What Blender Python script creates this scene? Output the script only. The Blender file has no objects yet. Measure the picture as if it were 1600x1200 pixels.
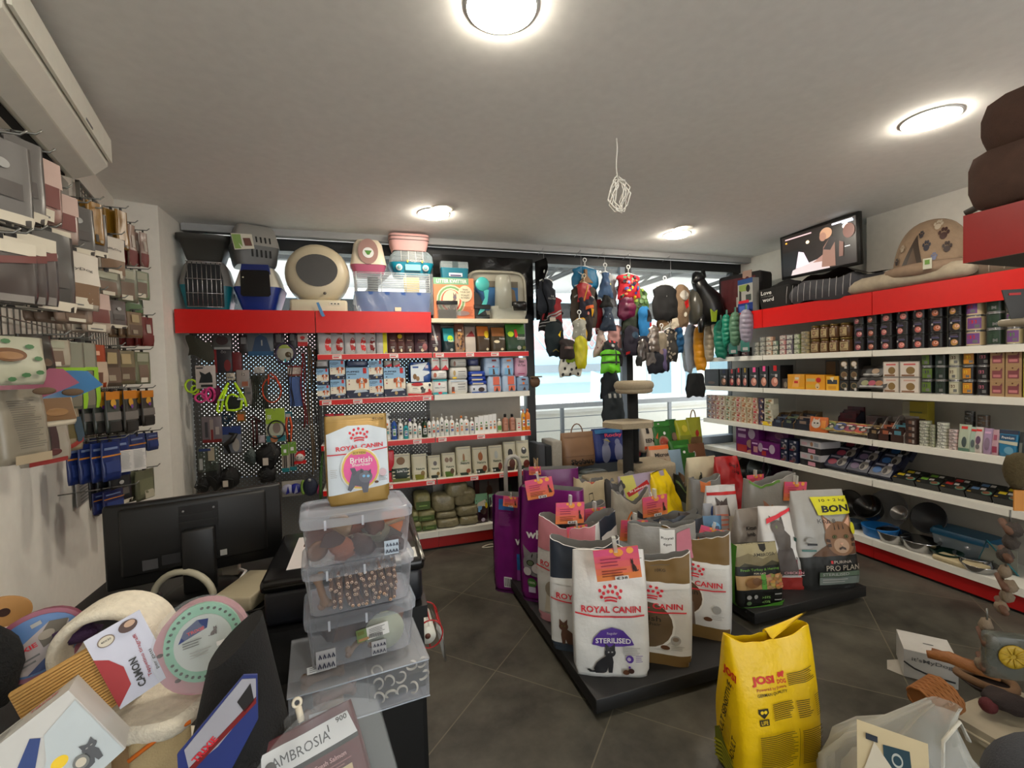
import bpy,bmesh,math,random
from mathutils import Vector,Matrix,noise,geometry
PI=math.pi
C=bpy.context.scene.collection
# ---------------------------------------------------------------- camera, world, exposure
F_PX,CAM_Z=706.0,1.55
def cam_axes(yaw,pitch,roll):
 f=Vector((math.sin(yaw)*math.cos(pitch),math.cos(yaw)*math.cos(pitch),math.sin(pitch)))
 r=f.cross(Vector((0,0,1))).normalized();u=r.cross(f)
 return r*math.cos(roll)+u*math.sin(roll),u*math.cos(roll)-r*math.sin(roll),f
CR,CU,CF=cam_axes(0.31317,-0.033457,-0.028193)
CAM=Vector((0,0,CAM_Z))
cd=bpy.data.cameras.new('camera');cam=bpy.data.objects.new('camera',cd);C.objects.link(cam)
cd.sensor_width=36;cd.lens=F_PX/1600*36;cd.clip_start=.05;cd.clip_end=200
cam.matrix_world=Matrix(((CR.x,CU.x,-CF.x,0),(CR.y,CU.y,-CF.y,0),(CR.z,CU.z,-CF.z,CAM_Z),(0,0,0,1)))
S=bpy.context.scene;S.camera=cam
S.view_settings.view_transform='Standard';S.view_settings.look='None'
S.view_settings.gamma=1;S.view_settings.use_curve_mapping=False
S.view_settings.exposure=1.12
w=bpy.data.worlds.new('overcast sky');S.world=w;w.use_nodes=True
wn=w.node_tree.nodes;wl=w.node_tree.links
bg=wn['Background'];bg.inputs[1].default_value=2.0
tc=wn.new('ShaderNodeTexCoord');sx=wn.new('ShaderNodeSeparateXYZ');rp=wn.new('ShaderNodeValToRGB')
wl.new(tc.outputs['Generated'],sx.inputs[0]);wl.new(sx.outputs[2],rp.inputs[0]);wl.new(rp.outputs[0],bg.inputs[0])
rp.color_ramp.elements[0].position=0;rp.color_ramp.elements[0].color=(.95,.95,.93,1)
rp.color_ramp.elements[1].position=.5;rp.color_ramp.elements[1].color=(.78,.9,1,1)
sd=bpy.data.lights.new('sun','SUN');sd.energy=1.6;sd.angle=.2;sd.color=(1,.95,.88)
so=bpy.data.objects.new('sun',sd);C.objects.link(so);so.rotation_euler=(math.radians(28),math.radians(-25),0);so.location=(0,8,8)
LAMP_POWER=58.0
# ---------------------------------------------------------------- pixel -> room
def ray(px,py):return CR*((px-800)/F_PX)-CU*((py-600)/F_PX)+CF
def at(px,py,x=None,y=None,z=None):
 d=ray(px,py)
 t=(x-0)/d.x if x is not None else(y/d.y if y is not None else(z-CAM_Z)/d.z)
 return CAM+d*t
def far(px,py,dist):
 return CAM+ray(px,py)*dist
# ---------------------------------------------------------------- materials
def lin(c):return tuple((v/12.92 if v<=.04045 else((v+.055)/1.055)**2.4)for v in c)
PAL=dict(wht=(.87,.87,.86),off=(.80,.77,.70),blk=(.05,.05,.055),dgr=(.16,.16,.165),mgr=(.38,.38,.38),lgr=(.62,.62,.61),red=(.74,.10,.10),
 drd=(.45,.07,.08),crim=(.80,.13,.20),org=(.88,.45,.12),yel=(.95,.80,.06),lim=(.70,.85,.12),grn=(.22,.50,.18),dgn=(.07,.20,.12),
 tea=(.10,.58,.62),sky=(.45,.68,.85),blu=(.12,.30,.62),nav=(.07,.10,.22),pur=(.48,.10,.46),vio=(.34,.17,.60),pnk=(.90,.55,.62),hot=(.90,.30,.55),
 mag=(.62,.12,.36),brn=(.36,.22,.13),tan=(.66,.50,.34),crm=(.85,.80,.68),gld=(.66,.53,.27),slv=(.66,.66,.67),mar=(.30,.06,.09),mint=(.55,.85,.76),
 cyan=(.15,.62,.78),skin=(.80,.62,.52),ged=(.46,.36,.22),kib=(.45,.30,.18),pale=(.72,.78,.84),lav=(.70,.66,.75),peach=(.93,.60,.45),choc=(.22,.12,.09),oliv=(.40,.42,.20))
_m={}
def M(c='wht',rough=.5,metal=0.,kind='',bump=0.,spec=.5):
 key=(c,rough,metal,kind,bump,spec)
 if key in _m:return _m[key]
 rgb=PAL[c]if isinstance(c,str)else c
 l=lin(rgb);mat=bpy.data.materials.new((c if isinstance(c,str)else 'tone')+'_'+(kind or 'plain'));mat.use_nodes=True
 nt=mat.node_tree;n=nt.nodes;k=nt.links;b=n['Principled BSDF']
 b.inputs['Roughness'].default_value=rough;b.inputs['Metallic'].default_value=metal
 b.inputs['Specular IOR Level'].default_value=spec
 t=n.new('ShaderNodeTexCoord');z=n.new('ShaderNodeTexNoise');z.inputs['Scale'].default_value=60 if kind=='fur' else 22;z.inputs['Detail'].default_value=2
 k.new(t.outputs['Object'],z.inputs['Vector'])
 mr=n.new('ShaderNodeMapRange');d={'fur':.16,'cloth':.22,'card':.1,'glit':.5}.get(kind,.06)
 mr.inputs[3].default_value=1-d;mr.inputs[4].default_value=1+d;k.new(z.outputs[0],mr.inputs[0])
 vm=n.new('ShaderNodeVectorMath');vm.operation='SCALE';vm.inputs[0].default_value=l[:3];k.new(mr.outputs[0],vm.inputs['Scale'])
 k.new(vm.outputs[0],b.inputs['Base Color'])
 if bump or kind in('fur','cloth','foil'):
  bp=n.new('ShaderNodeBump');bp.inputs['Strength'].default_value=bump or.5;bp.inputs['Distance'].default_value=.004 if kind!='fur' else.012
  z2=n.new('ShaderNodeTexNoise');z2 .inputs['Scale'].default_value={'fur':140,'cloth':260,'foil':26}.get(kind,60);z2 .inputs['Detail'].default_value=3
  k.new(t.outputs['Object'],z2 .inputs['Vector']);k.new(z2 .outputs[0],bp.inputs['Height']);k.new(bp.outputs[0],b.inputs['Normal'])
 if kind=='clear' or kind=='film':
  tr=n.new('ShaderNodeBsdfTransparent');mx=n.new('ShaderNodeMixShader');lw=n.new('ShaderNodeLayerWeight');lw.inputs[0].default_value=.35
  mp=n.new('ShaderNodeMapRange');mp.inputs[3].default_value=spec*.25 if kind=='clear' else spec*.5;mp.inputs[4].default_value=.75
  k.new(lw.outputs['Facing'],mp.inputs[0]);k.new(mp.outputs[0],mx.inputs[0]);k.new(tr.outputs[0],mx.inputs[1]);k.new(b.outputs[0],mx.inputs[2])
  b.inputs['Specular IOR Level'].default_value=.5
  k.new(mx.outputs[0],n['Material Output'].inputs[0])
 if kind=='glow':
  b.inputs['Emission Color'].default_value=(*l,1);b.inputs['Emission Strength'].default_value=spec
 _m[key]=mat;return mat
# ---------------------------------------------------------------- text outlines
_t={}
def text_tris(s,bold=.0):
 key=(s,bold)
 if key in _t:return _t[key]
 cu=bpy.data.curves.new('lettering','FONT');cu.body=s;cu.size=1;cu.resolution_u=2;cu.offset=bold;cu.align_x='CENTER'
 ob=bpy.data.objects.new('lettering',cu);C.objects.link(ob)
 dg=bpy.context.evaluated_depsgraph_get();me=ob.evaluated_get(dg).to_mesh();me.calc_loop_triangles()
 v=[(p.co.x,p.co.y)for p in me.vertices];t=[tuple(q.vertices)for q in me.loop_triangles]
 bpy.data.objects.remove(ob);bpy.data.curves.remove(cu)
 if v:
  x0=min(p[0]for p in v);x1=max(p[0]for p in v);y0=min(p[1]for p in v);y1=max(p[1]for p in v);cx=(x0+x1)/2;cy=(y0+y1)/2;hh=max(y1-y0,.01)
  v=[((x-cx)/hh,(y-cy)/hh)for x,y in v];asp=(x1-x0)/hh
 else:asp=1
 _t[key]=(v,t,asp);return _t[key]
# ---------------------------------------------------------------- mesh builder
class MB:
 def __init__(s):s.v=[];s.f=[];s.mi=[];s.mats=[];s.sm=[]
 def mat(s,m):
  if m is None:m=M('wht')
  if isinstance(m,(str,tuple)):m=M(m)
  if m not in s.mats:s.mats.append(m)
  return s.mats.index(m)
 def add(s,vs,fs,m,smooth=False):
  o=len(s.v);s.v+=[tuple(p)for p in vs];i=s.mat(m)
  for f in fs:s.f.append(tuple(q+o for q in f));s.mi.append(i);s.sm.append(smooth)
 def box(s,x0,x1,y0,y1,z0,z1,m,bev=0):
  if bev:
   return s.rbox(x0,x1,y0,y1,z0,z1,m,bev)
  v=[(x0,y0,z0),(x1,y0,z0),(x1,y1,z0),(x0,y1,z0),(x0,y0,z1),(x1,y0,z1),(x1,y1,z1),(x0,y1,z1)]
  s.add(v,[(0,3,2,1),(4,5,6,7),(0,1,5,4),(1,2,6,5),(2,3,7,6),(3,0,4,7)],m);return s
 def rbox(s,x0,x1,y0,y1,z0,z1,m,b):
  bm=bmesh.new();bmesh.ops.create_cube(bm,size=1)
  for p in bm.verts:p.co=Vector(((x0+x1)/2+p.co.x*(x1-x0),(y0+y1)/2+p.co.y*(y1-y0),(z0+z1)/2+p.co.z*(z1-z0)))
  bmesh.ops.bevel(bm,geom=bm.edges[:],offset=min(b,.45*min(x1-x0,y1-y0,z1-z0)),segments=2,profile=.5,affect='EDGES')
  s.bm(bm,m,True);return s
 def bm(s,bm,m,smooth=False):
  bm.verts.ensure_lookup_table();bm.verts.index_update()
  s.add([p.co[:]for p in bm.verts],[tuple(q.index for q in f.verts)for f in bm.faces],m,smooth);bm.free()
 def grid(s,fn,nu,nv,m,closed=False,smooth=True,flip=False):
  vs=[fn(i/nu,j/nv)for j in range(nv+1)for i in range(nu+(0 if closed else 1))];W=nu+(0 if closed else 1);fs=[]
  for j in range(nv):
   for i in range(nu):
    a=j*W+i;b=j*W+(i+1)%W if closed else a+1;q=(a,b,b+W,a+W);fs.append(q[::-1]if flip else q)
  s.add(vs,fs,m,smooth)
 def lathe(s,prof,m,n=20,c=(0,0,0),axis='z',cap=True):
  def P(r,h,a):
   x,y=r*math.cos(a),r*math.sin(a)
   return{'z':(c[0]+x,c[1]+y,c[2]+h),'y':(c[0]+x,c[1]+h,c[2]+y),'x':(c[0]+h,c[1]+x,c[2]+y)}[axis]
  vs=[P(r,h,2*PI*i/n)for r,h in prof for i in range(n)]
  fs=[(j*n+i,j*n+(i+1)%n,(j+1)*n+(i+1)%n,(j+1)*n+i)for j in range(len(prof)-1)for i in range(n)]
  if cap:fs+=[tuple(range(n))[::-1],tuple((len(prof)-1)*n+i for i in range(n))]
  s.add(vs,fs,m,True);return s
 def tube(s,pts,r,m,n=6,closed=False,cap=True,flat=1.0):
  pts=[Vector(p)for p in pts];K=len(pts);vs=[]
  rr=r if isinstance(r,(list,tuple))else[r]*K
  up=Vector((0,0,1));prev=None
  for i,p in enumerate(pts):
   a=pts[(i-1)%K]if(closed or i>0)else p;b=pts[(i+1)%K]if(closed or i<K-1)else p
   t=(b-a);t=t.normalized()if t.length>1e-9 else Vector((0,0,1))
   if prev is None:x=t.cross(up if abs(t.z)<.9 else Vector((1,0,0))).normalized()
   else:
    x=prev-t*prev.dot(t);x=x.normalized()if x.length>1e-6 else t.orthogonal().normalized()
   prev=x;y=t.cross(x)
   for k in range(n):
    an=2*PI*k/n;vs.append(p+x*math.cos(an)*rr[i]+y*math.sin(an)*rr[i]*flat)
  fs=[(i*n+k,i*n+(k+1)%n,((i+1)%K)*n+(k+1)%n,((i+1)%K)*n+k)for i in range(K if closed else K-1)for k in range(n)]
  if cap and not closed:fs+=[tuple(range(n))[::-1],tuple((K-1)*n+k for k in range(n))]
  s.add(vs,fs,m,True);return s
 def ball(s,c,r,m,n=10,sq=(1,1,1),noi=0,seed=0,top=None):
  def fn(u,v):
   a=2*PI*u;b=PI*(v-.5);d=Vector((math.cos(b)*math.cos(a),math.cos(b)*math.sin(a),math.sin(b)))
   k=1+(noi*noise.noise(d*1.6+Vector((seed*3.1,seed,0)))if noi else 0)
   return(c[0]+d.x*r*sq[0]*k,c[1]+d.y*r*sq[1]*k,c[2]+d.z*r*sq[2]*k)
  s.grid(fn,n,max(4,n*2//3),m,closed=True);return s
 def prism(s,pts,y0,y1,m,plane='xz',bev=0):
  """polygon (a,b) extruded between y0 and y1"""
  def P(a,b,h):return{'xz':(a,h,b),'xy':(a,b,h),'yz':(h,a,b)}[plane]
  n=len(pts);tr=geometry.tessellate_polygon([[Vector((a,b,0))for a,b in pts]])
  vs=[P(a,b,y0)for a,b in pts]+[P(a,b,y1)for a,b in pts]
  fs=[tuple(t)for t in tr]+[tuple(q+n for q in t[::-1])for t in tr]+[(i,(i+1)%n,(i+1)%n+n,i+n)for i in range(n)]
  s.add(vs,fs,m);return s
 def shape(s,pts,fn,m,lift,L=None):
  pts=[p for i,p in enumerate(pts)if i==0 or(abs(p[0]-pts[i-1][0])+abs(p[1]-pts[i-1][1]))>1e-7]
  if len(pts)<3:return
  tr=geometry.tessellate_polygon([[Vector((a,b,0))for a,b in pts]])
  s.tris([(a,b)for a,b in pts],tr,fn,m,lift,L)
 def tris(s,v2,tr,fn,m,lift,L=None):
  bm=bmesh.new();vv=[bm.verts.new((a,b,0))for a,b in v2]
  for t in tr:
   try:bm.faces.new([vv[i]for i in t])
   except Exception:pass
  if L:
   for _ in range(6):
    e=[q for q in bm.edges if q.calc_length()>L]
    if not e:break
    bmesh.ops.subdivide_edges(bm,edges=e,cuts=1)
    bmesh.ops.triangulate(bm,faces=[f for f in bm.faces if len(f.verts)>3])
  for p in bm.verts:p.co=fn(p.co.x,p.co.y,lift)
  s.bm(bm,m,bool(L))
 def build(s,name,parent=None,label=None,cat=None,group=None,kind=None,loc=None,rz=0,bevel=0):
  me=bpy.data.meshes.new(name);me.from_pydata(s.v,[],s.f)
  for m in s.mats:me.materials.append(m)
  me.polygons.foreach_set('material_index',s.mi);me.polygons.foreach_set('use_smooth',s.sm)
  me.update();o=bpy.data.objects.new(name,me);C.objects.link(o)
  if parent:o.parent=parent
  if loc:o.location=loc
  if rz:o.rotation_euler.z=rz
  if bevel:
   b=o.modifiers.new('bevel','BEVEL');b.width=bevel;b.segments=2;b.limit_method='ANGLE'
  tag(o,label,cat,group,kind);return o
def tag(o,label=None,cat=None,group=None,kind=None):
 for k,v in(('label',label),('category',cat),('group',group),('kind',kind)):
  if v:o[k]=v
 return o
def T(name,label,cat,loc=(0,0,0),rz=0,group=None,rx=0,ry=0):
 o=bpy.data.objects.new(name,None);C.objects.link(o);o.empty_display_size=.1
 o.location=loc;o.rotation_euler=(rx,ry,rz);return tag(o,label,cat,group)
def dup(o,loc,rz=None,label=None,group=None,rx=None,ry=None,scale=None):
 c=o.copy();C.objects.link(c);c.location=loc
 if rz is not None:c.rotation_euler.z=rz
 if rx is not None:c.rotation_euler.x=rx
 if ry is not None:c.rotation_euler.y=ry
 if scale is not None:c.scale=scale
 if label:c['label']=label
 if group:c['group']=group
 for ch in o.children:
  d=ch.copy();C.objects.link(d);d.parent=c
  for g in ch.children:
   e=g.copy();C.objects.link(e);e.parent=d
 return c
ORD='first second third fourth fifth sixth seventh eighth ninth tenth eleventh twelfth thirteenth fourteenth fifteenth sixteenth seventeenth eighteenth nineteenth twentieth'.split()
ORD+=['twenty-'+q for q in ORD[:9]]+['thirtieth']+['thirty-'+q for q in ORD[:9]]+['fortieth']+['forty-'+q for q in ORD[:9]]
def lv(i,n):return 'bottom' if i==0 else('top' if i==n-1 else ORD[i])+(' from below' if 0<i<n-1 else '')
# ---------------------------------------------------------------- printed artwork, in units x -1..1 (half width) and z 0..1 (height)
def R(x0,z0,x1,z1,c):return('p',[(x0,z0),(x1,z0),(x1,z1),(x0,z1)],c)
def E(cx,cz,rx,rz,c,a0=0,a1=360,n=20):return('p',[(cx+rx*math.cos(math.radians(a0+(a1-a0)*i/n)),cz+rz*math.sin(math.radians(a0+(a1-a0)*i/n)))for i in range(n+(0 if a1-a0>=360 else 1))],c)
def G(pts,c):return('p',pts,c)
def X(s,cx,cz,h,c,wd=None,b=.012,rot=0):return('t',s,cx,cz,h,c,wd,b,rot)
def lines(x0,z1,x1,n,dz,c,th=.3,seed=1):
 rn=random.Random(seed);return[R(x0,z1-i*dz-dz*th,x1-(x1-x0)*(rn.random()*.25),z1-i*dz,c)for i in range(n)]
def band(pts,th,c):
 o=[];q=[]
 for i,(x,z)in enumerate(pts):
  a=pts[max(i-1,0)];b=pts[min(i+1,len(pts)-1)];dx,dz=b[0]-a[0],b[1]-a[1];l=math.hypot(dx,dz)or 1
  o.append((x-dz/l*th,z+dx/l*th));q.append((x+dz/l*th,z-dx/l*th))
 return G(o+q[::-1],c)
def print_on(mb,art,fn,hw,h,L=None,base=.0012,step=.0005):
 for i,a in enumerate(art):
  lift=base+step*i*min(1,24/max(len(art),1))
  if a[0]=='p':mb.shape([(x*hw,z*h)for x,z in a[1]],fn,a[2],lift,L)
  else:
   _,s,cx,cz,th,c,wd,b,rot=a;v,t,asp=text_tris(s,b);k=th*h;kx=k if wd is None else wd*hw/asp
   cr,sr=math.cos(rot),math.sin(rot)
   mb.tris([(cx*hw+(x*kx*cr-y*k*sr),cz*h+(x*kx*sr+y*k*cr))for x,y in v],t,fn,c,lift,L*1.5 if L else None)
def cat_sit(cx,cz,s,a,c,c2=None,flip=1):
 def q(pts):return[(cx+flip*x*s,cz+z*s*a)for x,z in pts]
 o=[G(q([(-.55,.05),(-.95,.02),(-1.15,.2),(-1.0,.25),(-.8,.14),(-.5,.2)]),c),
   G(q([(-.62,.0),(-.72,.3),(-.55,.65),(-.2,.95),(.12,1.15),(.42,1.12),(.5,.7),(.42,.0),(.2,0),(.16,.35),(.05,.05),(-.1,0)]),c),
   E(cx+flip*.3*s,cz+1.3*s*a,.34*s,.3*s*a,c),G(q([(.02,1.42),(.02,1.86),(.28,1.58)]),c),G(q([(.32,1.58),(.6,1.86),(.6,1.42)]),c)]
 o+=[E(cx+flip*.2*s,cz+1.34*s*a,.06*s,.05*s*a,c2 or 'lim',n=8),E(cx+flip*.42*s,cz+1.34*s*a,.06*s,.05*s*a,c2 or 'lim',n=8)]
 return o
def cat_face(cx,cz,s,a,c,c2,dark,eye='oliv'):
 q=lambda pts:[(cx+x*s,cz+z*s*a)for x,z in pts]
 o=[G(q([(-.9,.3),(-.98,1.25),(-.3,.75)]),c),G(q([(.3,.75),(.98,1.25),(.9,.3)]),c),G(q([(-.82,.45),(-.88,1.05),(-.42,.72)]),'skin'),G(q([(.42,.72),(.88,1.05),(.82,.45)]),'skin'),
   E(cx,cz,s,.85*s*a,c),E(cx,cz-.35*s*a,.5*s,.36*s*a,c2)]
 for k in(-.3,0,.3):o.append(G(q([(k-.05,.45),(k,.78),(k+.05,.45)]),dark))
 for k in(-1,1):
  o+=[E(cx+k*.38*s,cz+.1*s*a,.17*s,.10*s*a,dark,n=12),E(cx+k*.38*s,cz+.1*s*a,.12*s,.075*s*a,eye,n=12),E(cx+k*.38*s,cz+.1*s*a,.05*s,.06*s*a,'blk',n=8)]
  o+=[band(q([(k*.7,-.1),(k*.95,-.05)]),.03*s,dark),band(q([(k*.68,-.3),(k*.9,-.32)]),.03*s,dark)]
 o+=[G(q([(-.12,-.2),(.12,-.2),(0,-.32)]),'skin'),band(q([(-.2,-.5),(0,-.42),(.2,-.5)]),.02*s,dark)]
 return o
def pup(cx,cz,s,a,c='org'):
 q=lambda pts:[(cx+x*s,cz+z*s*a)for x,z in pts]
 return[G(q([(-.45,-1.3),(-.5,-.4),(.5,-.4),(.45,-1.3)]),c),G(q([(-.25,-1.3),(-.2,-.5),(.2,-.5),(.25,-1.3)]),'wht'),E(cx,cz,.62*s,.55*s*a,c),E(cx-.68*s,cz-.02*s*a,.26*s,.42*s*a,(.6,.25,.08)),
   E(cx+.68*s,cz-.02*s*a,.26*s,.42*s*a,(.6,.25,.08)),G(q([(-.1,.52),(.1,.52),(.3,-.4),(-.3,-.4)]),'wht'),E(cx-.3*s,cz+.05*s*a,.08*s,.09*s*a,'blk',n=8),E(cx+.3*s,cz+.05*s*a,.08*s,.09*s*a,'blk',n=8),E(cx,cz-.2*s*a,.12*s,.08*s*a,'blk',n=8)]
# ---------------------------------------------------------------- containers
def bag(mb,w,d,h,body,art=(),top='seal',inner='slv',seed=0,nu=16,nv=16,crk=.004,lean=0.,L=.02,back=None,side=None,flare=0.,topdip=0.,fill=.55,clo=.3):
 """gusseted standing bag; front looks to -y, foot at z=0"""
 rs=Vector((seed*7.3,seed*3.7,seed*1.9));k=1/max(.05,min(w,h)*.28)
 def hw(v):return w/2*(1-.05*(1-v)*(1 if v<.04 else 0)+.03*math.sin(PI*min(1,v))+flare*v*v)
 def hd(v):
  if top=='open':return d/2*(.93+.1*math.sin(PI*min(1,v*1.3)))*(1-clo*v**3)
  return max(d/2*(.9+.1*math.sin(PI*min(1,v*2)))*max(0.,1-max(0,(v-.12)/.88)**2.1)**.8,.004)
 def ex(v):return 5.5-2.0*v
 def zz(x,v):
  z=v*h
  if topdip:z-=topdip*h*v**3*(1.15*(1-abs(x)**1.6)+.9*noise.noise(Vector((x*1.7,seed*1.3,0)))+.35*noise.noise(Vector((x*4.5,seed*2.1,5))))
  return z
 def wk(xf,v):return max(0.,1-abs(xf)**ex(v))**(1/ex(v))
 def front(x,z,lift,sg=-1):
  v=min(1,max(0,z/h));H=hw(v);xf=max(-1,min(1,x/H));W=wk(xf,v)
  p=Vector((x*k,z*k*.8,sg*2.))+rs
  n=crk*(noise.noise(p)+.38*noise.noise(p*2.2))
  return(xf*H,sg*(hd(v)*W+lift)-n*W+lean*v*v,zz(xf,v))
 xs=[math.sin(PI/2*(2*i/nu-1))*.55+(2*i/nu-1)*.45 for i in range(nu+1)]
 ring=[(x,-1)for x in xs]+[(x,1)for x in xs[::-1][1:-1]];N=len(ring)
 vs=[front(x*hw(j/nv),j/nv*h,0,sg)for j in range(nv+1)for x,sg in ring]
 fs=[(j*N+i,j*N+(i+1)%N,(j+1)*N+(i+1)%N,(j+1)*N+i)for j in range(nv)for i in range(N)]
 mb.add(vs,fs+[tuple(range(N))[::-1]],body,True)
 if top=='open':
  iv=[]
  for s_,v in((.985,1.),(.96,fill)):
   for x,sg in ring:
    p=front(x*hw(v),v*h,-.003,sg);iv.append((p[0]*s_,p[1]*s_,p[2]+(.001 if v==1 else 0)))
  mb.add(iv,[(i,i+N,(i+1)%N+N,(i+1)%N)for i in range(N)],inner,True)
  mb.add(iv[N:],[tuple(range(N))],M('kib',.9,kind='fur'))
  mb.add(vs[-N:]+iv[:N],[(i,(i+1)%N,(i+1)%N+N,i+N)for i in range(N)],body)
 else:mb.add(vs[-N:],[tuple(range(N))],body)
 print_on(mb,art,front,w/2*.97,h,L,.0014+crk*.16,.0007)
 if back:print_on(mb,back,lambda x,z,l:front(-x,z,l,1),w/2*.97,h,L)
 if side:
  def sf(x,z,lift):
   v=min(1,max(0,z/h));return(-hw(v)*(1+0*x)-lift-.001,-x*.8,zz(-1,v))
  print_on(mb,side,sf,d/2*.8,h,L)
 return front
def carton(mb,w,d,h,body,art=(),sideart=(),top=None,bev=0):
 mb.box(-w/2,w/2,-d/2,d/2,0,h,body)
 if art:print_on(mb,art,lambda x,z,l:(x,-d/2-l,z),w/2,h,None,.0006,.0004)
 if sideart:print_on(mb,sideart,lambda x,z,l:(-w/2-l,-x,z),d/2,h,None,.0006,.0004)
 if top:print_on(mb,top,lambda x,z,l:(x,z-d/2,h+l),w/2,d,None,.0006,.0004)
def can(mb,r,h,body,art=(),rim='slv',n=18,lid=None):
 mb.lathe([(r*.93,0),(r,h*.03),(r,h*.06)],M(rim,.25,.8),n)
 mb.lathe([(r*.985,h*.05),(r*.985,h*.94)],body,n,cap=False)
 mb.lathe([(r,h*.93),(r,h*.965),(r*.94,h),(r*.9,h*.975)],M(lid or rim,.25,.8 if lid is None else 0),n)
 if art:print_on(mb,art,lambda x,z,l:(math.sin(x/r)*(r*.985+l),-math.cos(x/r)*(r*.985+l),z),r,h,r*.5,.0008,.0003)
def bottle(mb,r,h,body,cap,art=(),neck=.35,n=14,trig=False,caph=.14):
 b=h*(1-caph)
 mb.lathe([(r*.9,0),(r,h*.02),(r,b*.78),(r*.85,b*.88),(r*neck,b*.96),(r*neck,b)],body,n)
 if trig:
  mb.lathe([(r*.45,b),(r*.45,b+h*.05)],cap,n);mb.prism([(-r*1.5,b+h*.09),(-r*1.5,b+h*.13),(r*.8,b+h*.15),(r*1.,b+h*.05),(r*.3,b+h*.04),(-r*.4,b+h*.07),(-r*.75,b-h*.03),(-r*.9,b-h*.02),(-r*.65,b+h*.08)],-r*.3,r*.3,cap)
 else:mb.lathe([(r*neck*1.25,b),(r*neck*1.25,h*.97),(r*neck*.9,h)],cap,n)
 if art:print_on(mb,art,lambda x,z,l:(math.sin(x/r)*(r+l),-math.cos(x/r)*(r+l),z),r,h,r*.5,.0008,.0003)
def tray(mb,w,d,h,body,lid,art=()):
 """foil food tray with a film lid, lying flat"""
 mb.grid(lambda u,v:(lambda a,k:(w/2*k*math.copysign(abs(math.cos(a))**.5,math.cos(a)),d/2*k*math.copysign(abs(math.sin(a))**.5,math.sin(a)),v*h))(2*PI*u,.8+.2*v),20,2,body,closed=True)
 mb.add([(w/2*1.06*math.copysign(abs(math.cos(a))**.5,math.cos(a)),d/2*1.06*math.copysign(abs(math.sin(a))**.5,math.sin(a)),h)for a in[2*PI*i/20 for i in range(20)]],[tuple(range(20))],lid)
 if art:print_on(mb,art,lambda x,z,l:(x,z-d/2,h+l),w/2,d,None)
# ================================================================ the room
CZ=2.74
def tile_material():
 mat=bpy.data.materials.new('dark stone floor tiles');mat.use_nodes=True;n=mat.node_tree.nodes;k=mat.node_tree.links;b=n['Principled BSDF']
 t=n.new('ShaderNodeTexCoord');mp=n.new('ShaderNodeMapping');mp.vector_type='TEXTURE'
 mp.inputs['Location'].default_value=(.583,2.203,0);mp.inputs['Rotation'].default_value=(0,0,PI/4);mp.inputs['Scale'].default_value=(.61,.61,.61)
 k.new(t.outputs['Object'],mp.inputs[0]);sp=n.new('ShaderNodeSeparateXYZ');k.new(mp.outputs[0],sp.inputs[0])
 def mth(op,a,v=None):
  q=n.new('ShaderNodeMath');q.operation=op;k.new(a,q.inputs[0])
  if v is not None:
   if isinstance(v,float):q.inputs[1].default_value=v
   else:k.new(v,q.inputs[1])
  return q.outputs[0]
 e=mth('MAXIMUM',*[mth('ABSOLUTE',mth('SUBTRACT',mth('FRACT',sp.outputs[i]),.5))for i in(0,1)])
 g=mth('GREATER_THAN',e,.4955)
 nz=n.new('ShaderNodeTexNoise');nz.inputs['Scale'].default_value=2.6;nz.inputs['Detail'].default_value=7;nz.inputs['Roughness'].default_value=.65;k.new(t.outputs['Object'],nz.inputs[0])
 wn_=n.new('ShaderNodeTexWhiteNoise');fl=n.new('ShaderNodeVectorMath');fl.operation='FLOOR';k.new(mp.outputs[0],fl.inputs[0]);k.new(fl.outputs[0],wn_.inputs[0])
 s_=mth('ADD',nz.outputs[0],mth('MULTIPLY',wn_.outputs[0],.10))
 r=n.new('ShaderNodeValToRGB');k.new(s_,r.inputs[0]);el=r.color_ramp.elements
 el[0].position=.33;el[0].color=(*lin((.165,.16,.14)),1);el[1].position=.78;el[1].color=(*lin((.37,.355,.315)),1)
 mx=n.new('ShaderNodeMix');mx.data_type='RGBA';k.new(g,mx.inputs[0]);k.new(r.outputs[0],mx.inputs[6]);mx.inputs[7].default_value=(*lin((.40,.375,.32)),1)
 k.new(mx.outputs[2],b.inputs['Base Color']);b.inputs['Roughness'].default_value=.42;b.inputs['Specular IOR Level'].default_value=.35
 bp=n.new('ShaderNodeBump');bp.inputs['Strength'].default_value=.12;bp.inputs['Distance'].default_value=.003;k.new(nz.outputs[0],bp.inputs['Height']);k.new(bp.outputs[0],b.inputs['Normal'])
 return mat
def box_obj(name,x0,x1,y0,y1,z0,z1,m,parent=None,**kw):
 b=MB();b.box(x0,x1,y0,y1,z0,z1,m);return b.build(name,parent,**kw)
PLASTER=M((.90,.885,.85),.85,bump=.08);CEIL=M((.93,.925,.91),.9,bump=.05)
box_obj('floor',-2.4,4.6,-2.8,4.42,-.1,0,tile_material(),kind='structure')
box_obj('ceiling',-2.4,4.6,-2.8,4.42,CZ,CZ+.12,CEIL,kind='structure')
b=MB();b.prism([(4.08,-2.8),(4.08,2.74),(4.24,2.74),(4.24,4.42),(4.6,4.42),(4.6,-2.8)],0,CZ,PLASTER,'xy');b.build('wall_right',kind='structure')
b=MB();b.box(-2.4,4.6,-2.92,-2.8,2.5,CZ,PLASTER);b.box(-2.4,-.9,-2.92,-2.8,0,2.5,PLASTER);b.box(4.0,4.6,-2.92,-2.8,0,2.5,PLASTER);b.build('wall_behind',kind='structure')  # unseen rear wall, left open for the added fill daylight
b=MB();FR0=M((.13,.135,.14),.45)
for x in(-.87,.75,2.35,3.97):b.box(x-.03,x+.03,-2.9,-2.82,0,2.5,FR0)
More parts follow.
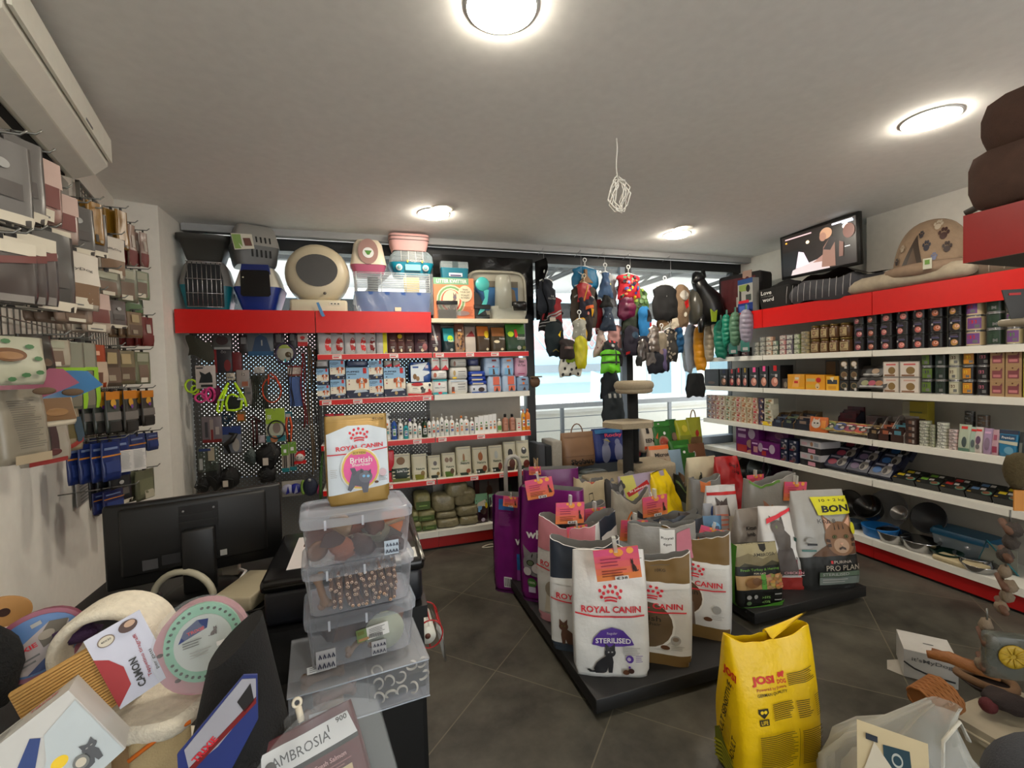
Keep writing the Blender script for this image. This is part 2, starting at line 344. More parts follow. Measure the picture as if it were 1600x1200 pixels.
b.box(-.9,4.0,-2.9,-2.82,2.46,2.5,FR0);b.box(-.9,4.0,-2.9,-2.82,0,.04,FR0);wf2=b.build('window_2',kind='structure')  # unseen glazing, added to bring flat daylight onto ceiling and shelves
b=MB();b.box(-.87,3.97,-2.865,-2.855,.04,2.46,M((.9,.95,.97),.03,kind='clear',spec=.2));b.build('window_pane',wf2)  # pane of the added glazing
LW0=Vector((-1.53,3.66,0));LU=Vector((.215,-.977,0)).normalized();LN=Vector((.977,.215,0)).normalized()
def LP(s,off,z):return LW0+LU*s+LN*off+Vector((0,0,z))
def lw_at(px,py,off):
 d=ray(px,py);t=(off-(CAM-LW0).dot(LN))/d.dot(LN);p=CAM+d*t;return(p-LW0).dot(LU),p.z
LRZ=math.atan2(LU.y,LU.x)
b=MB();e0=LP(7,0,0);e1=LP(7,-.3,0);e2=LP(-.9,-.3,0)
b.prism([(LW0 .x,LW0 .y),(e0 .x,e0 .y),(e1 .x,e1 .y),(e2 .x,e2 .y),(-1.6,4.42),(-1.315,4.42),(-1.315,3.735)],0,CZ,PLASTER,'xy');b.build('wall_left',kind='structure')
YW=4.30
box_obj('wall_back',-1.4,4.3,YW-.03,YW+.1,0,.62,M((.42,.45,.48),.7),kind='structure')
FR=M((.13,.135,.14),.45)
b=MB();b.box(-1.4,4.3,YW-.05,YW+.07,2.60,2.70,FR);b.box(-1.4,4.3,YW-.05,YW+.07,.62,.70,M((.55,.60,.66),.5))
for x in(-1.38,.62,1.58,2.72,4.18):b.box(x-.045,x+.045,YW-.04,YW+.06,.70,2.60,FR)
b.box(2.615,2.675,YW-.06,YW-.02,.7,2.6,M((.50,.55,.60),.5))
wf=b.build('window_1',kind='structure')
g=MB()
for a,c in((-1.33,.57),(.67,1.53),(1.63,2.67),(2.77,4.13)):g.box(a,c,YW+.005,YW+.015,.70,2.60,M((.9,.95,.97),.03,kind='clear',spec=.2))
g.build('window_pane',wf)
box_obj('trim_1',-1.3,4.24,4.10,4.17,2.685,CZ,M((.66,.66,.66),.6),kind='structure')
LAMPS=[(.47,1.45),(.535,3.46),(2.76,3.5),(2.73,1.53),(.47,-.9),(2.73,-.9)]
lab=['large lit round ceiling lamp at the top edge, nearest the till','lit round ceiling lamp above the pink litter trays','lit round ceiling lamp above the hanging dog clothes','lit round ceiling lamp above the wall of tins near the cushions','lit round ceiling lamp behind the till, out at the back','lit round ceiling lamp behind the camera on the right']
def glow(x,y):
 mat=M((1.0,.955,.88),.4,kind='glow',spec=LAMP_POWER);return mat
for(x,y),l in zip(LAMPS,lab):
 t=T('ceiling_lamp',l,'ceiling light',(x,y,CZ),group=None)
 q=MB();q.lathe([(.112,-.007),(.118,-.006),(.120,0)],M('wht',.4),32,cap=False);q.build('rim',t)
 q=MB();q.lathe([(.0005,-.030),(.06,-.027),(.095,-.020),(.115,-.006)],glow(x,y),32,cap=False);q.build('diffuser',t)
for px,py,l in((691,326,'unlit round recessed downlight beside the lit lamp over the litter trays'),(1068,356,'unlit round recessed downlight beside the lit lamp over the dog clothes')):
 p=at(px,py,z=CZ);q=MB();q.lathe([(.001,-.004),(.07,-.004),(.08,-.008),(.085,0)],M((.93,.91,.85),.4),24,cap=False);q.build('downlight',label=l,cat='ceiling light',loc=p)
p=at(963,216,z=CZ);rn=random.Random(4);q=MB()
pts=[(0,0,0)]+[(.004*math.sin(i),0,-.03*i)for i in range(1,8)]
top=at(967,275,y=p.y).z-CZ;bot=at(967,334,y=p.y).z-CZ;r0=(top-bot)/2
for i in range(70):
 a=i*2*PI/11.3;k=.62+.38*math.sin(i*.9+1);pts.append((r0*.62*math.sin(a)*k+.01,.02*math.sin(i*1.7),(top+bot)/2+r0*(.75+.25*k)*math.cos(a)-.0))
q.tube(pts,.0035,M((.92,.91,.88),.5),5);q.build('cable_coil',label='coil of white electric cable dangling from the ceiling',cat='cable',loc=p)
# ================================================================ outside
t=T('terrace_railing','grey steel terrace railing with thin wires outside the window','railing',(2.4,5.5,-.15))
YR=5.5;zr=at(900,634,y=YR).z;st=M((.42,.44,.46),.4,.6)
q=MB();q.box(-3.5,5.5,-.03,.03,zr+.13,zr+.19,M((.52,.53,.54),.45));q.build('handrail',t)
for px in(878,1046):
 x=at(px,640,y=YR).x-2.4;q=MB();q.box(x-.022,x+.022,-.02,.02,0,zr+.13,st);q.build('post',t)
for px in(640,1210):
 x=at(px,640,y=YR).x-2.4;q=MB();q.box(x-.022,x+.022,-.02,.02,0,zr+.13,st);q.build('post',t)
for py in(652,672):
 z=at(880,py,y=YR).z+.15;q=MB();q.tube([(-3.5,0,z),(5.5,0,z)],.006,st,6);q.build('wire',t)
box_obj('terrace_floor',-4,9,4.42,6.4,-.3,-.15,M((.7,.7,.68),.8),kind='structure')
zp=at(880,645,y=6.4).z
q=MB();q.box(-4,9,6.4,6.6,-.3,zp,M((.86,.85,.80),.9,bump=.3));q.box(-4,9,6.35,6.65,zp,zp+.05,M((.80,.79,.75),.8));q.build('parapet_wall',label='white rendered parapet wall beyond the terrace railing',cat='wall')
t=T('neighbour_building','pale neighbouring building with pink and blue bands and balcony','building',(3,11,-3));YB=11.
def bz(py,px=950):return at(px,py,y=YB).z+3
def bx(px):return at(px,560,y=YB).x-3
WALLC=M((.85,.85,.80),.9)
q=MB();q.box(-14,14,0,6,0,bz(585),WALLC);q.build('wall',t)
q=MB();q.box(-14,14,-.02,0,bz(547),bz(525)+.4,M((.80,.66,.64),.9));q.box(bx(940),14,-.03,0,0,bz(520),WALLC);q.build('pink_band',t)
q=MB();q.box(-14,bx(955),-.5,0,bz(568),bz(547),M((.62,.76,.82),.7));q.box(-14,bx(950),-.7,0,bz(594),bz(578),M((.60,.74,.80),.7));q.box(-14,bx(950),-.75,0,bz(579),bz(568),M((.45,.50,.53),.7));q.build('blue_band',t)
q=MB();q.box(-14,14,1,6,bz(548),bz(460),M((.66,.76,.80),.8));q.build('upper_wall',t)
for a,c in((958,985),(1008,1050),(1062,1090),(1100,1140)):
 q=MB();q.box(bx(a),bx(c),-.1,-.03,bz(622),bz(553),M((.62,.70,.74),.5));f=q.build('window',t)
 q=MB();q.box(bx(a)+.12,bx(c)-.12,-.11,-.1,bz(618),bz(558),M((.36,.48,.52),.2));q.build('pane',f)
q=MB();q.box(bx(835),bx(925),-.06,-.03,bz(612),bz(592),M((.60,.70,.72),.6));q.build('window',t)
q=MB();z0,z1=bz(645),bz(612)
q.box(bx(825),bx(945),-1.6,-1.5,z1-.06,z1,M('wht',.5));q.box(bx(825),bx(945),-1.6,-1.5,z0,z0+.08,M('wht',.5))
for i in range(34):
 x=bx(825)+(bx(945)-bx(825))*i/33;q.box(x-.025,x+.025,-1.57,-1.53,z0,z1,M('wht',.5))
q.build('balcony_railing',t)
q=MB();q.prism([(bx(870),z1-.1),(bx(905),z1-.1),(bx(905),z1+.35),(bx(872),z1+.6)],-1.9,-1.8,M((.66,.76,.78),.5));q.build('awning',t)
q=MB();
for i in range(14):
 for s in(-1,1):q.tube([(bx(846)+.22*i,-.3,bz(545)),(bx(846)+.22*i+s*1.3,-.3,bz(545)+1.6)],.02,M((.7,.8,.83),.5),4)
q.build('lattice',t)
t=T('terrace_canopy','grey terrace canopy on dark steel trusses outside the window','canopy',(2.4,6,3))
q=MB();z1=at(950,408,y=4.9).z-3;z2=at(950,474,y=7.4).z-3
q.grid(lambda u,v:(-6+14*u,-1.4+2.8*v+.02*math.sin(u*170),z1+.16+(z2-z1)*v),160,2,M((.80,.81,.81),.5));q.build('roof_sheet',t)
q=MB();q.box(-6,8,1.35,1.5,z2-.28,z2-.02,M((.20,.21,.22),.6));q.build('gutter_beam',t)
for px in(842,985,1105,600):
 x=at(px,440,y=6.).x-2.4;q=MB();dk=M((.25,.26,.27),.5);a=Vector((x+.25,-1.25,z1-.02));c=Vector((x-.35,1.35,z2-.1));up=Vector((0,0,.34))
 q.tube([a,c],.035,dk,4);q.tube([a+up*.4,c+up*.05],.03,dk,4)
 for i in range(5):
  f0,f1=i/5,(i+.5)/5;q.tube([a.lerp(c,f0),(a+up*.4).lerp(c+up*.05,f1),a.lerp(c,(i+1)/5)],.018,dk,4)
 q.build('truss',t)
q=MB();z=at(950,428,y=5.6).z-3;q.box(-6,8,-.45,-.38,z,z+.09,M((.30,.31,.32),.5));q.build('purlin',t)
# ================================================================ air conditioner
t=T('air_conditioner','white wall air conditioner under the ceiling, cropped at left','air conditioner',LP(1.26,0,2.42),LRZ)
prof=[(0,.02),(.10,.0),(.17,.03),(.215,.075),(.225,.19),(.19,.265),(0,.275)]
q=MB();q.prism(prof,0,1.0,M((.90,.89,.84),.35),'yz',0);q.build('casing',t)
q=MB();q.prism([(.222,.09),(.232,.09),(.232,.19),(.197,.268),(.190,.262),(.222,.188)],.004,.996,M((.94,.93,.88),.3),'yz');q.build('front_panel',t)
q=MB();q.prism([(.105,-.006),(.165,.024),(.17,.018),(.108,-.012)],.03,.97,M((.86,.85,.81),.4),'yz');q.build('louvre',t)
q=MB();q.prism([(.045,.004),(.08,-.003),(.08,.004),(.045,.011)],.03,.97,M((.06,.065,.065),.8),'yz');q.build('air_outlet',t)
q=MB();q.prism([(.232,.10),(.2335,.10),(.2335,.108),(.232,.108)],.30,.38,M((.45,.45,.45),.5),'yz');q.build('badge',t)
# ================================================================ shelving along the window
YF,YB0=3.887,4.17
REDG=M((.80,.085,.07),.32);WSH=M((.88,.87,.83),.4);GRYP=M((.66,.64,.60),.55);CREAM=M((.85,.82,.72),.45)
def perforated():
 mat=bpy.data.materials.new('grey perforated steel');mat.use_nodes=True;n=mat.node_tree.nodes;k=mat.node_tree.links;b=n['Principled BSDF']
 b.inputs['Base Color'].default_value=(*lin((.36,.355,.345)),1);b.inputs['Roughness'].default_value=.5
 t=n.new('ShaderNodeTexCoord');mp=n.new('ShaderNodeMapping');mp.inputs['Rotation'].default_value=(0,PI/4,0);mp.inputs['Scale'].default_value=(1/.0245,)*3;k.new(t.outputs['Object'],mp.inputs[0])
 fr=n.new('ShaderNodeVectorMath');fr.operation='FRACTION';k.new(mp.outputs[0],fr.inputs[0]);sb=n.new('ShaderNodeVectorMath');sb.operation='SUBTRACT';sb.inputs[1].default_value=(.5,.5,.5);k.new(fr.outputs[0],sb.inputs[0])
 ml=n.new('ShaderNodeVectorMath');ml.operation='MULTIPLY';ml.inputs[1].default_value=(1,0,1);k.new(sb.outputs[0],ml.inputs[0])
 ln=n.new('ShaderNodeVectorMath');ln.operation='LENGTH';k.new(ml.outputs[0],ln.inputs[0]);g=n.new('ShaderNodeMath');g.operation='LESS_THAN';g.inputs[1].default_value=.2;k.new(ln.outputs['Value'],g.inputs[0])
 tr=n.new('ShaderNodeBsdfTransparent');mx=n.new('ShaderNodeMixShader');k.new(g.outputs[0],mx.inputs[0]);k.new(b.outputs[0],mx.inputs[1]);k.new(tr.outputs[0],mx.inputs[2]);k.new(mx.outputs[0],n['Material Output'].inputs[0])
 return mat
PERF=perforated()
def strip(mb,x0,x1,y,z0,z1,tick,col=REDG,red=True,axis='x'):
 f=(lambda a,c,e,m:mb.box(a,c,y-e,y,z0,z1,m))if axis=='x' else(lambda a,c,e,m:mb.box(y-e,y,a,c,z0,z1,m))
 f(x0,x1,.006,REDG if red else WSH)
 rn=random.Random(int(x0*100)+int(z0*1000));x=x0+.02
 while x<x1-.08:
  if rn.random()<tick:
   g=.004;mb_z=(z0+g,z1-g)
   if axis=='x':mb.box(x,x+.07,y-.008,y-.006,mb_z[0],mb_z[1],M((.92,.86,.84),.5));mb.box(x+.006,x+.05,y-.0085,y-.008,z0+.012,z0+.02,M('crim',.5));mb.box(x+.006,x+.06,y-.0085,y-.008,z0+.026,z0+.03,M('mgr',.5))
   x+=.22*rn.random()+.1
  x+=.09
def bay(label,x0,x1,shelves,header=True,perf=False,topshelf=None,redstrips=(),base=True,dep=.285,loc=None,rz=0):
 t=T('shelf_unit',label,'shelf',loc or((x0+x1)/2,YF,0),rz);w=(x1-x0)/2-.001;D_=dep
 q=MB();q.box(-w,w,D_,D_+.01,.1,2.02,PERF if perf else GRYP);p_=q.build('perforated_panel' if perf else 'back_panel',t)
 for s in(-1,1):
  q=MB();q.box(s*(w-.017)-.015,s*(w-.017)+.015,D_+.0105,D_+.045,0,2.03,M((.24,.24,.24),.5));q.build('upright',t)
 if base:
  q=MB();q.box(-w,w,0,D_,.115,.165,WSH);q.build('base_shelf',t);q=MB();q.box(-w,w,.015,.03,0.02,.115,M((.62,.07,.07),.4));q.box(-w,w,.03,.05,0,.02,M('blk',.6));q.build('kickboard',t)
 for z,red in shelves:
  q=MB();q.box(-w+.003,w-.003,.004,D_-.005,z-.03,z,WSH);q.box(-w+.003,w-.003,0,.004,z-.045,z,WSH);sh=q.build('shelf',t)
  if red:q=MB();strip(q,-w+.004,w-.004,0,z-.043,z-.004,.6);q.build('price_strip',sh)
 if topshelf:q=MB();q.box(-w,w,0,D_-.005,topshelf-.035,topshelf,CREAM);q.build('top_shelf',t)
 if header:
  q=MB();q.box(-w+.002,w-.002,0,.018,1.879,2.053,REDG);q.build('header_panel',t);q=MB();q.box(-w+.003,w-.003,.02,D_,2.012,2.032,WSH);q.build('top_shelf',t)
 return t
XB=(-1.305,-.36,.553,1.43)
bay1=bay('grey perforated shop panel with red header, hung with leads and harnesses',XB[0],XB[1],[],True,True)
bay2=bay('shop shelf unit with red header and perforated back, behind the gold food pouch',XB[1],XB[2],[(1.708,1),(1.345,1),(.98,1),(.617,1)],True,True)
bay3=bay('shop shelf unit without header, beside the window with cream top shelf',XB[2],XB[3],[(1.708,1),(1.345,0),(.98,1),(.617,1)],False,False,2.0)
def slot(a,c,top,z,y=YF+.02):
 p=at(a,600,y=y);m=at((a+c)/2,top,y=y);q=at(c,600,y=y)
 return(p.x+q.x)/2,abs(q.x-p.x),max(m.z-z,.03)
# ---- food pouches on the top food shelf
rn=random.Random(2)
sil=lambda c:[R(-.9,.02,.9,.98,'slv'),E(.45,.38,.5,.3,c),X('Premium',.42,.4,.07,'wht',.8),R(-.1,.05,.95,.14,'lgr'),G([(-.5,.98),(.9,.98),(.8,.8),(.1,.84)],'ged')]
mr=lambda c:[R(-.9,.0,.9,.98,c),R(-.5,.42,.7,.5,'mar'),X('Premium',.1,.55,.07,'skin',.9),E(.2,.12,.22,.07,'crm'),R(-.3,.25,.5,.28,'lgr'),R(-.3,.2,.3,.22,'lgr')]
S1=[(497,521,'silver pouch with red and gold front',sil('red'),'slv'),(517,541,'silver pouch with red face panel',sil((.62,.10,.08)),'slv'),(539,558,'slim silver pouch with red front edge',sil((.6,.1,.1)),'slv'),(556,575,'slim silver pouch with red front edge',sil('red'),'slv'),(573,591,'slim silver pouch with dark red edge',sil('drd'),'slv'),
 (590,609,'silver pouch with a bright yellow edge',[R(.2,0,.9,.95,(.78,.76,.1)),R(-.9,0,.1,.95,'slv')],'slv'),(608,624,'dark maroon pouch',mr((.25,.12,.11)),(.25,.12,.11)),(622,637,'maroon pouch with yellow tag',mr((.28,.13,.10))+[E(-.1,.72,.5,.1,(.72,.62,.1))],(.28,.13,.10)),(635,651,'dark brown pouch',mr((.24,.13,.13)),(.24,.13,.13)),
 (650,673,'dark purple pouch with pink kibble picture',mr((.22,.12,.17))+[E(.55,.25,.35,.16,(.6,.36,.36))],(.22,.12,.17)),(672,694,'dark purple pouch turned sideways',mr((.2,.11,.15))+[G([(.2,.3),(.5,.3),(-.1,.95),(-.4,.98)],'slv')],(.2,.11,.15)),(694,714,'teal and navy pouch with green leaf',[R(-.9,.45,.9,.97,'tea'),E(.2,.55,.5,.13,'lim'),X('Nature',.3,.45,.07,'wht',1.),E(.3,.1,.25,.06,'lgr')],(.08,.16,.18)),
 (714,730,'clear pouch of brown muesli with paper top',[R(-.95,.7,.95,.99,(.36,.18,.12)),R(-.3,.72,.4,.78,'wht')]+[E(rn.uniform(-.7,.7),rn.uniform(.04,.66),.16,.05,rn.choice(['tan','choc','brn','kib',(.75,.55,.3)]),n=7)for _ in range(34)],(.62,.50,.42)),(730,748,'crumpled white pouch with dark red top',[R(-.9,.0,.9,.6,(.72,.68,.64)),G([(-.8,.6),(.9,.6),(.3,.85)],'drd')],(.55,.5,.47)),
 (747,769,'brown pouch with orange top and yellow tag',[R(-.9,.6,.9,.97,(.66,.36,.1)),E(.5,.66,.36,.14,(.85,.72,.05)),X('Premium',.5,.5,.06,'wht',.8),E(.5,.1,.2,.05,'crm')],(.24,.18,.12)),(770,794,'brown pouch with tan top and cream label',[R(-.9,.62,.9,.97,(.55,.34,.16)),E(-.3,.4,.4,.06,'crm'),X('Premium',.5,.52,.06,'wht',.8),E(.4,.1,.2,.05,'crm')],(.24,.2,.14)),
 (793,826,'large green pouch with red fruit',[R(-.95,.62,.95,.98,(.20,.46,.14)),E(-.5,.62,.3,.1,'lim'),G([(-.15,.78),(.1,.8),(.2,.5),(-.1,.5)],'red'),X('Premium',.52,.5,.07,'wht',.85),R(.1,.42,.9,.45,'lgr'),E(.25,.13,.2,.07,'lgr'),E(.75,.13,.18,.06,'oliv')],(.09,.22,.12))]
for i,(a,c,d,art,col)in enumerate(S1):
 x,w_,h=slot(a,c,[505,511,504,510,508,510,505][i-10]if i>=10 else 515,1.708)
 q=MB();bag(q,w_*.98,.11,h,M(col,.34),art,seed=i,nu=10,nv=8,L=.035,crk=.006,flare=-.06)
 q.build('food_pouch',label=f'{d}, {ORD[i]} from left on the upper back shelf',cat='pet food pouch',group='food pouches on the upper back shelf',loc=(x,YF+.09,1.709),rz=rn.uniform(-.15,.15))
# ---- training pads, nappies and wipes
def puppy_art():return[R(-1,.55,1,1,(.55,.72,.86)),R(-1,.26,1,.62,(.90,.87,.80)),R(-1,0,1,.26,(.11,.14,.25)),G([(-.4,.17),(.9,.2),(.7,.27),(-.2,.26)],'pale'),X('PUPPIES',-.38,.86,.055,(.1,.13,.25),1.1,.03),R(-.9,.77,-.1,.79,'nav'),G([(.5,.8),(.8,.8),(.8,.98),(.5,.98)],'red')]+[E(-.75,.68-.11*i,.07,.02,['nav','brn','red'][i],n=8)for i in range(3)]+pup(.36,.56,.52,.36)+[E(.1,.12,.14,.06,(.7,.6,.4)),X('L',-.85,.07,.06,'wht'),X('10',.8,.07,.05,'wht')]
S2=[(495,515,602,None,'small puppy pad box'),(495,514,576,602,'small puppy pad box'),(516,540,593,None,'puppy pad box'),(516,540,563,593,'puppy pad box'),(541,577,574,None,'large puppy pad box'),(577,599,593,None,'puppy pad box'),(577,599,563,593,'puppy pad box'),(600,634,574,None,'large puppy pad box')]
names=['leftmost, lowest','leftmost, second layer','second column, lower','second column, upper','third column','fourth column, lower','fourth column, upper','fifth column, beside the blue pack']
for i,(a,c,tp,bt,d)in enumerate(S2):
 z0=1.346 if bt is None else at((a+c)/2,bt,y=YF+.02).z+.001
 x,w_,h=slot(a,c,tp,z0);q=MB();carton(q,w_*.985,.2,h,M((.2,.26,.4),.4),puppy_art())
 q.build('puppy_pad_box',label=f'{d} with brown puppy on blue, {names[i]}',cat='box',group='puppy pad boxes',loc=(x,YF+.125,z0))
pads=[(495,514,563,575,'silver and black pad pack on top of the small puppy boxes','slv',[R(-1,0,1,.2,'blk')]),(541,577,563,573,'dark blue pack lying on the third column puppy box',(.25,.3,.42),[]),(600,614,563,573,'red and grey box on the fifth puppy box, left one','lgr',[G([(-1,0),(1,0),(1,.5)],'crim')]),(614,627,563,573,'red and grey box on the fifth puppy box, right one','lgr',[G([(-1,0),(1,0),(1,.5)],'crim')]),
 (634,677,598,None,'white and red nappy pack with a spotted dog',(.92,.9,.84),[G([(-1,0),(1,0),(1,.35),(.2,.12),(-1,.2)],'red'),E(-.2,.88,.5,.14,'red'),E(.2,.55,.14,.14,'blk'),G([(.1,.2),(.4,.2),(.5,.5),(.2,.6)],(.3,.3,.3)),E(.85,.8,.1,.12,'nav'),E(.8,.38,.1,.12,'red'),R(-.6,.55,-.2,.6,'mgr'),R(-.6,.45,-.1,.48,'lgr')]),
 (640,675,566,598,'blue training pad pack showing two puppies',(.16,.32,.60),[G([(-1,.05),(.3,.05),(.3,.3),(.95,.45),(.9,.55),(.2,.6),(.8,1),(-1,.85)],(.86,.9,.93)),R(-.8,.72,-.2,.8,'blu'),E(-.6,.3,.2,.14,(.5,.36,.2)),E(-.3,.2,.18,.12,(.6,.46,.3)),R(.5,.7,.8,.85,(.8,.75,.8))]),
 (674,689,559,578,'red and white box above the white pack, left one','wht',[G([(-1,0),(1,0),(.2,.4)],'crim'),R(-.7,.75,.7,.8,'crim')]),(689,703,559,578,'red and white box above the white pack, right one','wht',[G([(-1,0),(1,0),(.2,.4)],'crim'),R(-.7,.75,.7,.8,'crim')]),(674,700,579,592,'white pack with a brown dog head above teal pack','wht',[E(-.6,.45,.22,.3,(.7,.4,.3)),R(-.1,.6,.8,.66,'lgr'),R(-.1,.4,.6,.46,'lgr')]),(675,700,593,None,'white and teal pack with pink tag','wht',[R(-1,0,1,.14,'tea'),R(-1,.88,1,1,'tea'),E(-.1,.7,.16,.08,'crim'),X('Safety Cover',0,.45,.1,(.1,.3,.32),1.5),E(0,.1,.3,.08,'crim')]),
 (705,731,561,573,'grey white pack, topmost of three beside the wipes',(.72,.72,.7),[E(-.6,.4,.16,.35,(.5,.35,.3)),R(-.1,.5,.9,.6,'lgr')]),(703,732,574,592,'grey white pack with yellow tag, middle of three',(.80,.80,.78),[E(-.55,.5,.16,.25,(.7,.6,.4)),R(-.8,.02,-.3,.16,'yel'),R(-.1,.6,.8,.66,'mgr'),R(-.1,.4,.7,.44,'mgr'),R(-.1,.25,.8,.28,'mgr')]),(701,732,593,None,'white pack with brown terrier, lowest of three',(.82,.82,.80),[G([(-.85,.1),(-.5,.1),(-.5,.5),(-.8,.5)],(.45,.25,.2)),R(-.8,.05,-.45,.16,'org'),R(-.95,.85,1,.95,'pale'),R(-.1,.65,.8,.7,'mgr'),R(-.1,.45,.7,.5,'mgr'),R(-.1,.3,.8,.33,'mgr')]),
 (733,750,561,571,'dark blue wipes pack at the top of the wipes pile',(.2,.24,.42),[]),(734,753,572,580,'white wipes pack under the dark blue one','lgr',[]),(733,760,580,588,'blue wipes pack with cream stripe, upper',(.10,.24,.62),[R(-.8,.1,.6,.4,'crm')]),(733,761,588,595,'blue wipes pack with cream stripe, middle',(.09,.22,.58),[R(-.8,.1,.6,.4,'crm')]),(734,762,595,601,'blue wipes pack with cream stripe, lower',(.10,.24,.62),[R(-.8,.1,.6,.4,'crm')]),(735,762,601,None,'white wipes pack with brown oval window, lowest',(.78,.8,.85),[E(.3,.4,.42,.28,(.22,.14,.10)),R(-1,0,1,.12,'blu'),R(-.8,.35,-.6,.6,'blk')]),
 (757,784,559,587,'large light blue nappy pack with dog photo, top left',(.62,.72,.84),[R(-.5,.06,.7,.42,'sky'),G([(.0,.06),(.3,.06),(.2,.36),(.0,.4)],(.3,.2,.15)),E(.1,.5,.14,.06,'red'),R(-.1,.8,.5,.9,'drd'),R(-.7,.45,.8,.47,'nav')]),(784,805,559,587,'large light blue nappy pack with orange spot, top',(.62,.72,.84),[R(-.6,.06,.7,.42,'sky'),G([(.0,.06),(.4,.06),(.3,.36),(.0,.4)],(.35,.24,.15)),E(0,.5,.2,.07,'org'),R(-.2,.8,.5,.9,'org')]),(762,785,588,None,'light blue nappy pack with coral label, lower left',(.66,.74,.84),[R(-.3,.45,.7,.97,(.85,.40,.30)),R(-.2,.05,.8,.38,(.85,.42,.3)),G([(0,.05),(.5,.05),(.3,.33)],'choc'),R(-.3,.42,.8,.44,'nav')]),(785,808,587,None,'light blue nappy pack with coral label, lower right',(.66,.74,.84),[R(-.3,.45,.7,.97,(.85,.40,.30)),R(-.2,.05,.8,.38,(.85,.42,.3)),G([(0,.05),(.5,.05),(.3,.33)],'choc'),R(-.3,.42,.8,.44,'nav')]),
 (805,826,559,588,'pink nappy pack with handwriting at the shelf end',(.78,.58,.68),[X('Size',0,.8,.12,'blk',.9),X('VI-Ton',0,.6,.14,'blk',1.3),R(-.6,.12,.5,.16,'mag'),R(-.2,.9,.7,1,'crm')]),(808,828,589,None,'grey blue nappy pack under the pink one',(.50,.60,.72),[E(0,.55,.2,.09,'org'),R(-.3,.78,.4,.88,'drd'),R(-.8,.42,.8,.45,'nav'),G([(-.2,.05),(.4,.05),(.2,.32)],'choc')])]
for i,(a,c,tp,bt,d,col,art)in enumerate(pads):
 z0=1.346 if bt is None else at((a+c)/2,bt,y=YF+.02).z+.001
 x,w_,h=slot(a,c,tp,z0);q=MB()
 q.grid(lambda u,v:(lambda an,k:(w_/2*.98*k*math.copysign(abs(math.cos(an))**.35,math.cos(an)),.09*k*math.copysign(abs(math.sin(an))**.35,math.sin(an)),h*v))(2*PI*u,(1-abs(2*v-1)**6)*.1+.9),24,6,M(col,.3),closed=True);q.box(-w_*.42,w_*.42,-.07,.07,0.001,h*.99,M(col,.3))
 print_on(q,art,lambda x_,z_,l:(x_,-.0905-l,z_),w_*.43,h,None)
 q.build('hygiene_pack',label=d,cat='pack',group='pads, nappies and wipes on the second back shelf',loc=(x,YF+.11,z0))
# ---- bottles
S3=[(508,520,648,'red trigger',('crim','crim'),1),(524,536,648,'red trigger',('org','crim'),1),(540,550,650,'teal trigger',('tea','tea'),1),(552,566,648,'white trigger',('wht','wht'),1),(574,586,652,'white trigger',('wht','wht'),1),
 (597,608,647,'tall white trigger spray',('wht','wht'),1),(609,618,654,'dark blue bottle',('blu','lgr'),0),(619,628,655,'white nozzle bottle with black print',('wht','wht'),0),(628,636,660,'teal bottle with white nozzle',('tea','wht'),0),(635,642,655,'white bottle with purple cap',('wht','vio'),0),(642,650,655,'white nozzle bottle with red band',('wht','wht'),0),(650,657,662,'short white bottle with blue print',('wht','wht'),0),(657,666,655,'dark green bottle',('dgn','dgr'),0),(665,672,654,'white tube with navy cap',('wht','nav'),0),
 (672,679,652,'white bottle',('wht','wht'),0),(679,685,653,'cream bottle with orange print',('wht','crm'),0),(685,692,647,'white bottle with pink patch',('wht','lgr'),0),(692,700,651,'white bottle with cap',('wht','wht'),0),(700,709,650,'white pump bottle with dog print',('wht','wht'),0),(709,716,655,'white nozzle bottle with dark print',('wht','wht'),0),(716,723,650,'white bottle with orange print',('wht','org'),0),(722,732,651,'white bottle with red label',('wht','wht'),0),(732,740,653,'white pump bottle with blue print',('wht','wht'),0),
 (740,746,652,'slim white carton',('wht','wht'),2),(746,754,650,'white carton',('wht','wht'),2),(754,762,649,'white carton with grey print',('wht','wht'),2),(762,768,648,'white carton with blue print',('wht','wht'),2),(768,774,647,'tall white carton beside the green bottle',('wht','wht'),2),(775,783,655,'pale bottle with green label',('off','wht'),0),(784,794,647,'pinkish brown pump bottle with black pump',((.62,.42,.34),'blk'),0),(795,805,647,'pinkish brown bottle with black pump',((.60,.40,.33),'blk'),0),(805,813,654,'pale carton with green print',('off','off'),2),(814,820,640,'yellow bottle with orange cap',((.85,.62,.2),(.8,.4,.25)),0),(820,828,639,'orange bottle at the shelf end',((.85,.48,.14),(.8,.4,.2)),0)]
pr=['red','blu','nav','dgr','tea','org','grn']
for i,(a,c,tp,d,(bc,cc),k)in enumerate(S3):
 x,w_,h=slot(a,c,tp,.981,YF+.03);w_*=.97;q=MB();rn=random.Random(i)
 art=[R(-.6,.18,.6,.5,'wht' if bc!='wht' else 'off'),R(-.4,.22,.5,.34,rn.choice(pr)),R(-.45,.4,.45,.45,rn.choice(pr)),E(0,.6,.3,.05,rn.choice(pr))]
 if d.find('green label')>0:art=[R(-.8,.15,.8,.5,(.4,.6,.3))]
 if 'pinkish' in d:art=[R(-.7,.1,.7,.55,(.7,.5,.42)),R(-.4,.4,.4,.44,'brn')]
 if k==2:carton(q,w_,w_,h,M(bc,.4),art)
 else:bottle(q,w_/2,h,M(bc,.32),M(cc,.35),art,trig=bool(k),caph=.18 if 'pump' in d or 'nozzle' in d else.12)
 q.build('grooming_bottle' if k<2 else 'grooming_carton',label=f'{d}, {ORD[i]} from left on the grooming shelf',cat='bottle' if k<2 else 'box',group='grooming bottles on the third back shelf',loc=(x,YF+.03+w_/2,.981))
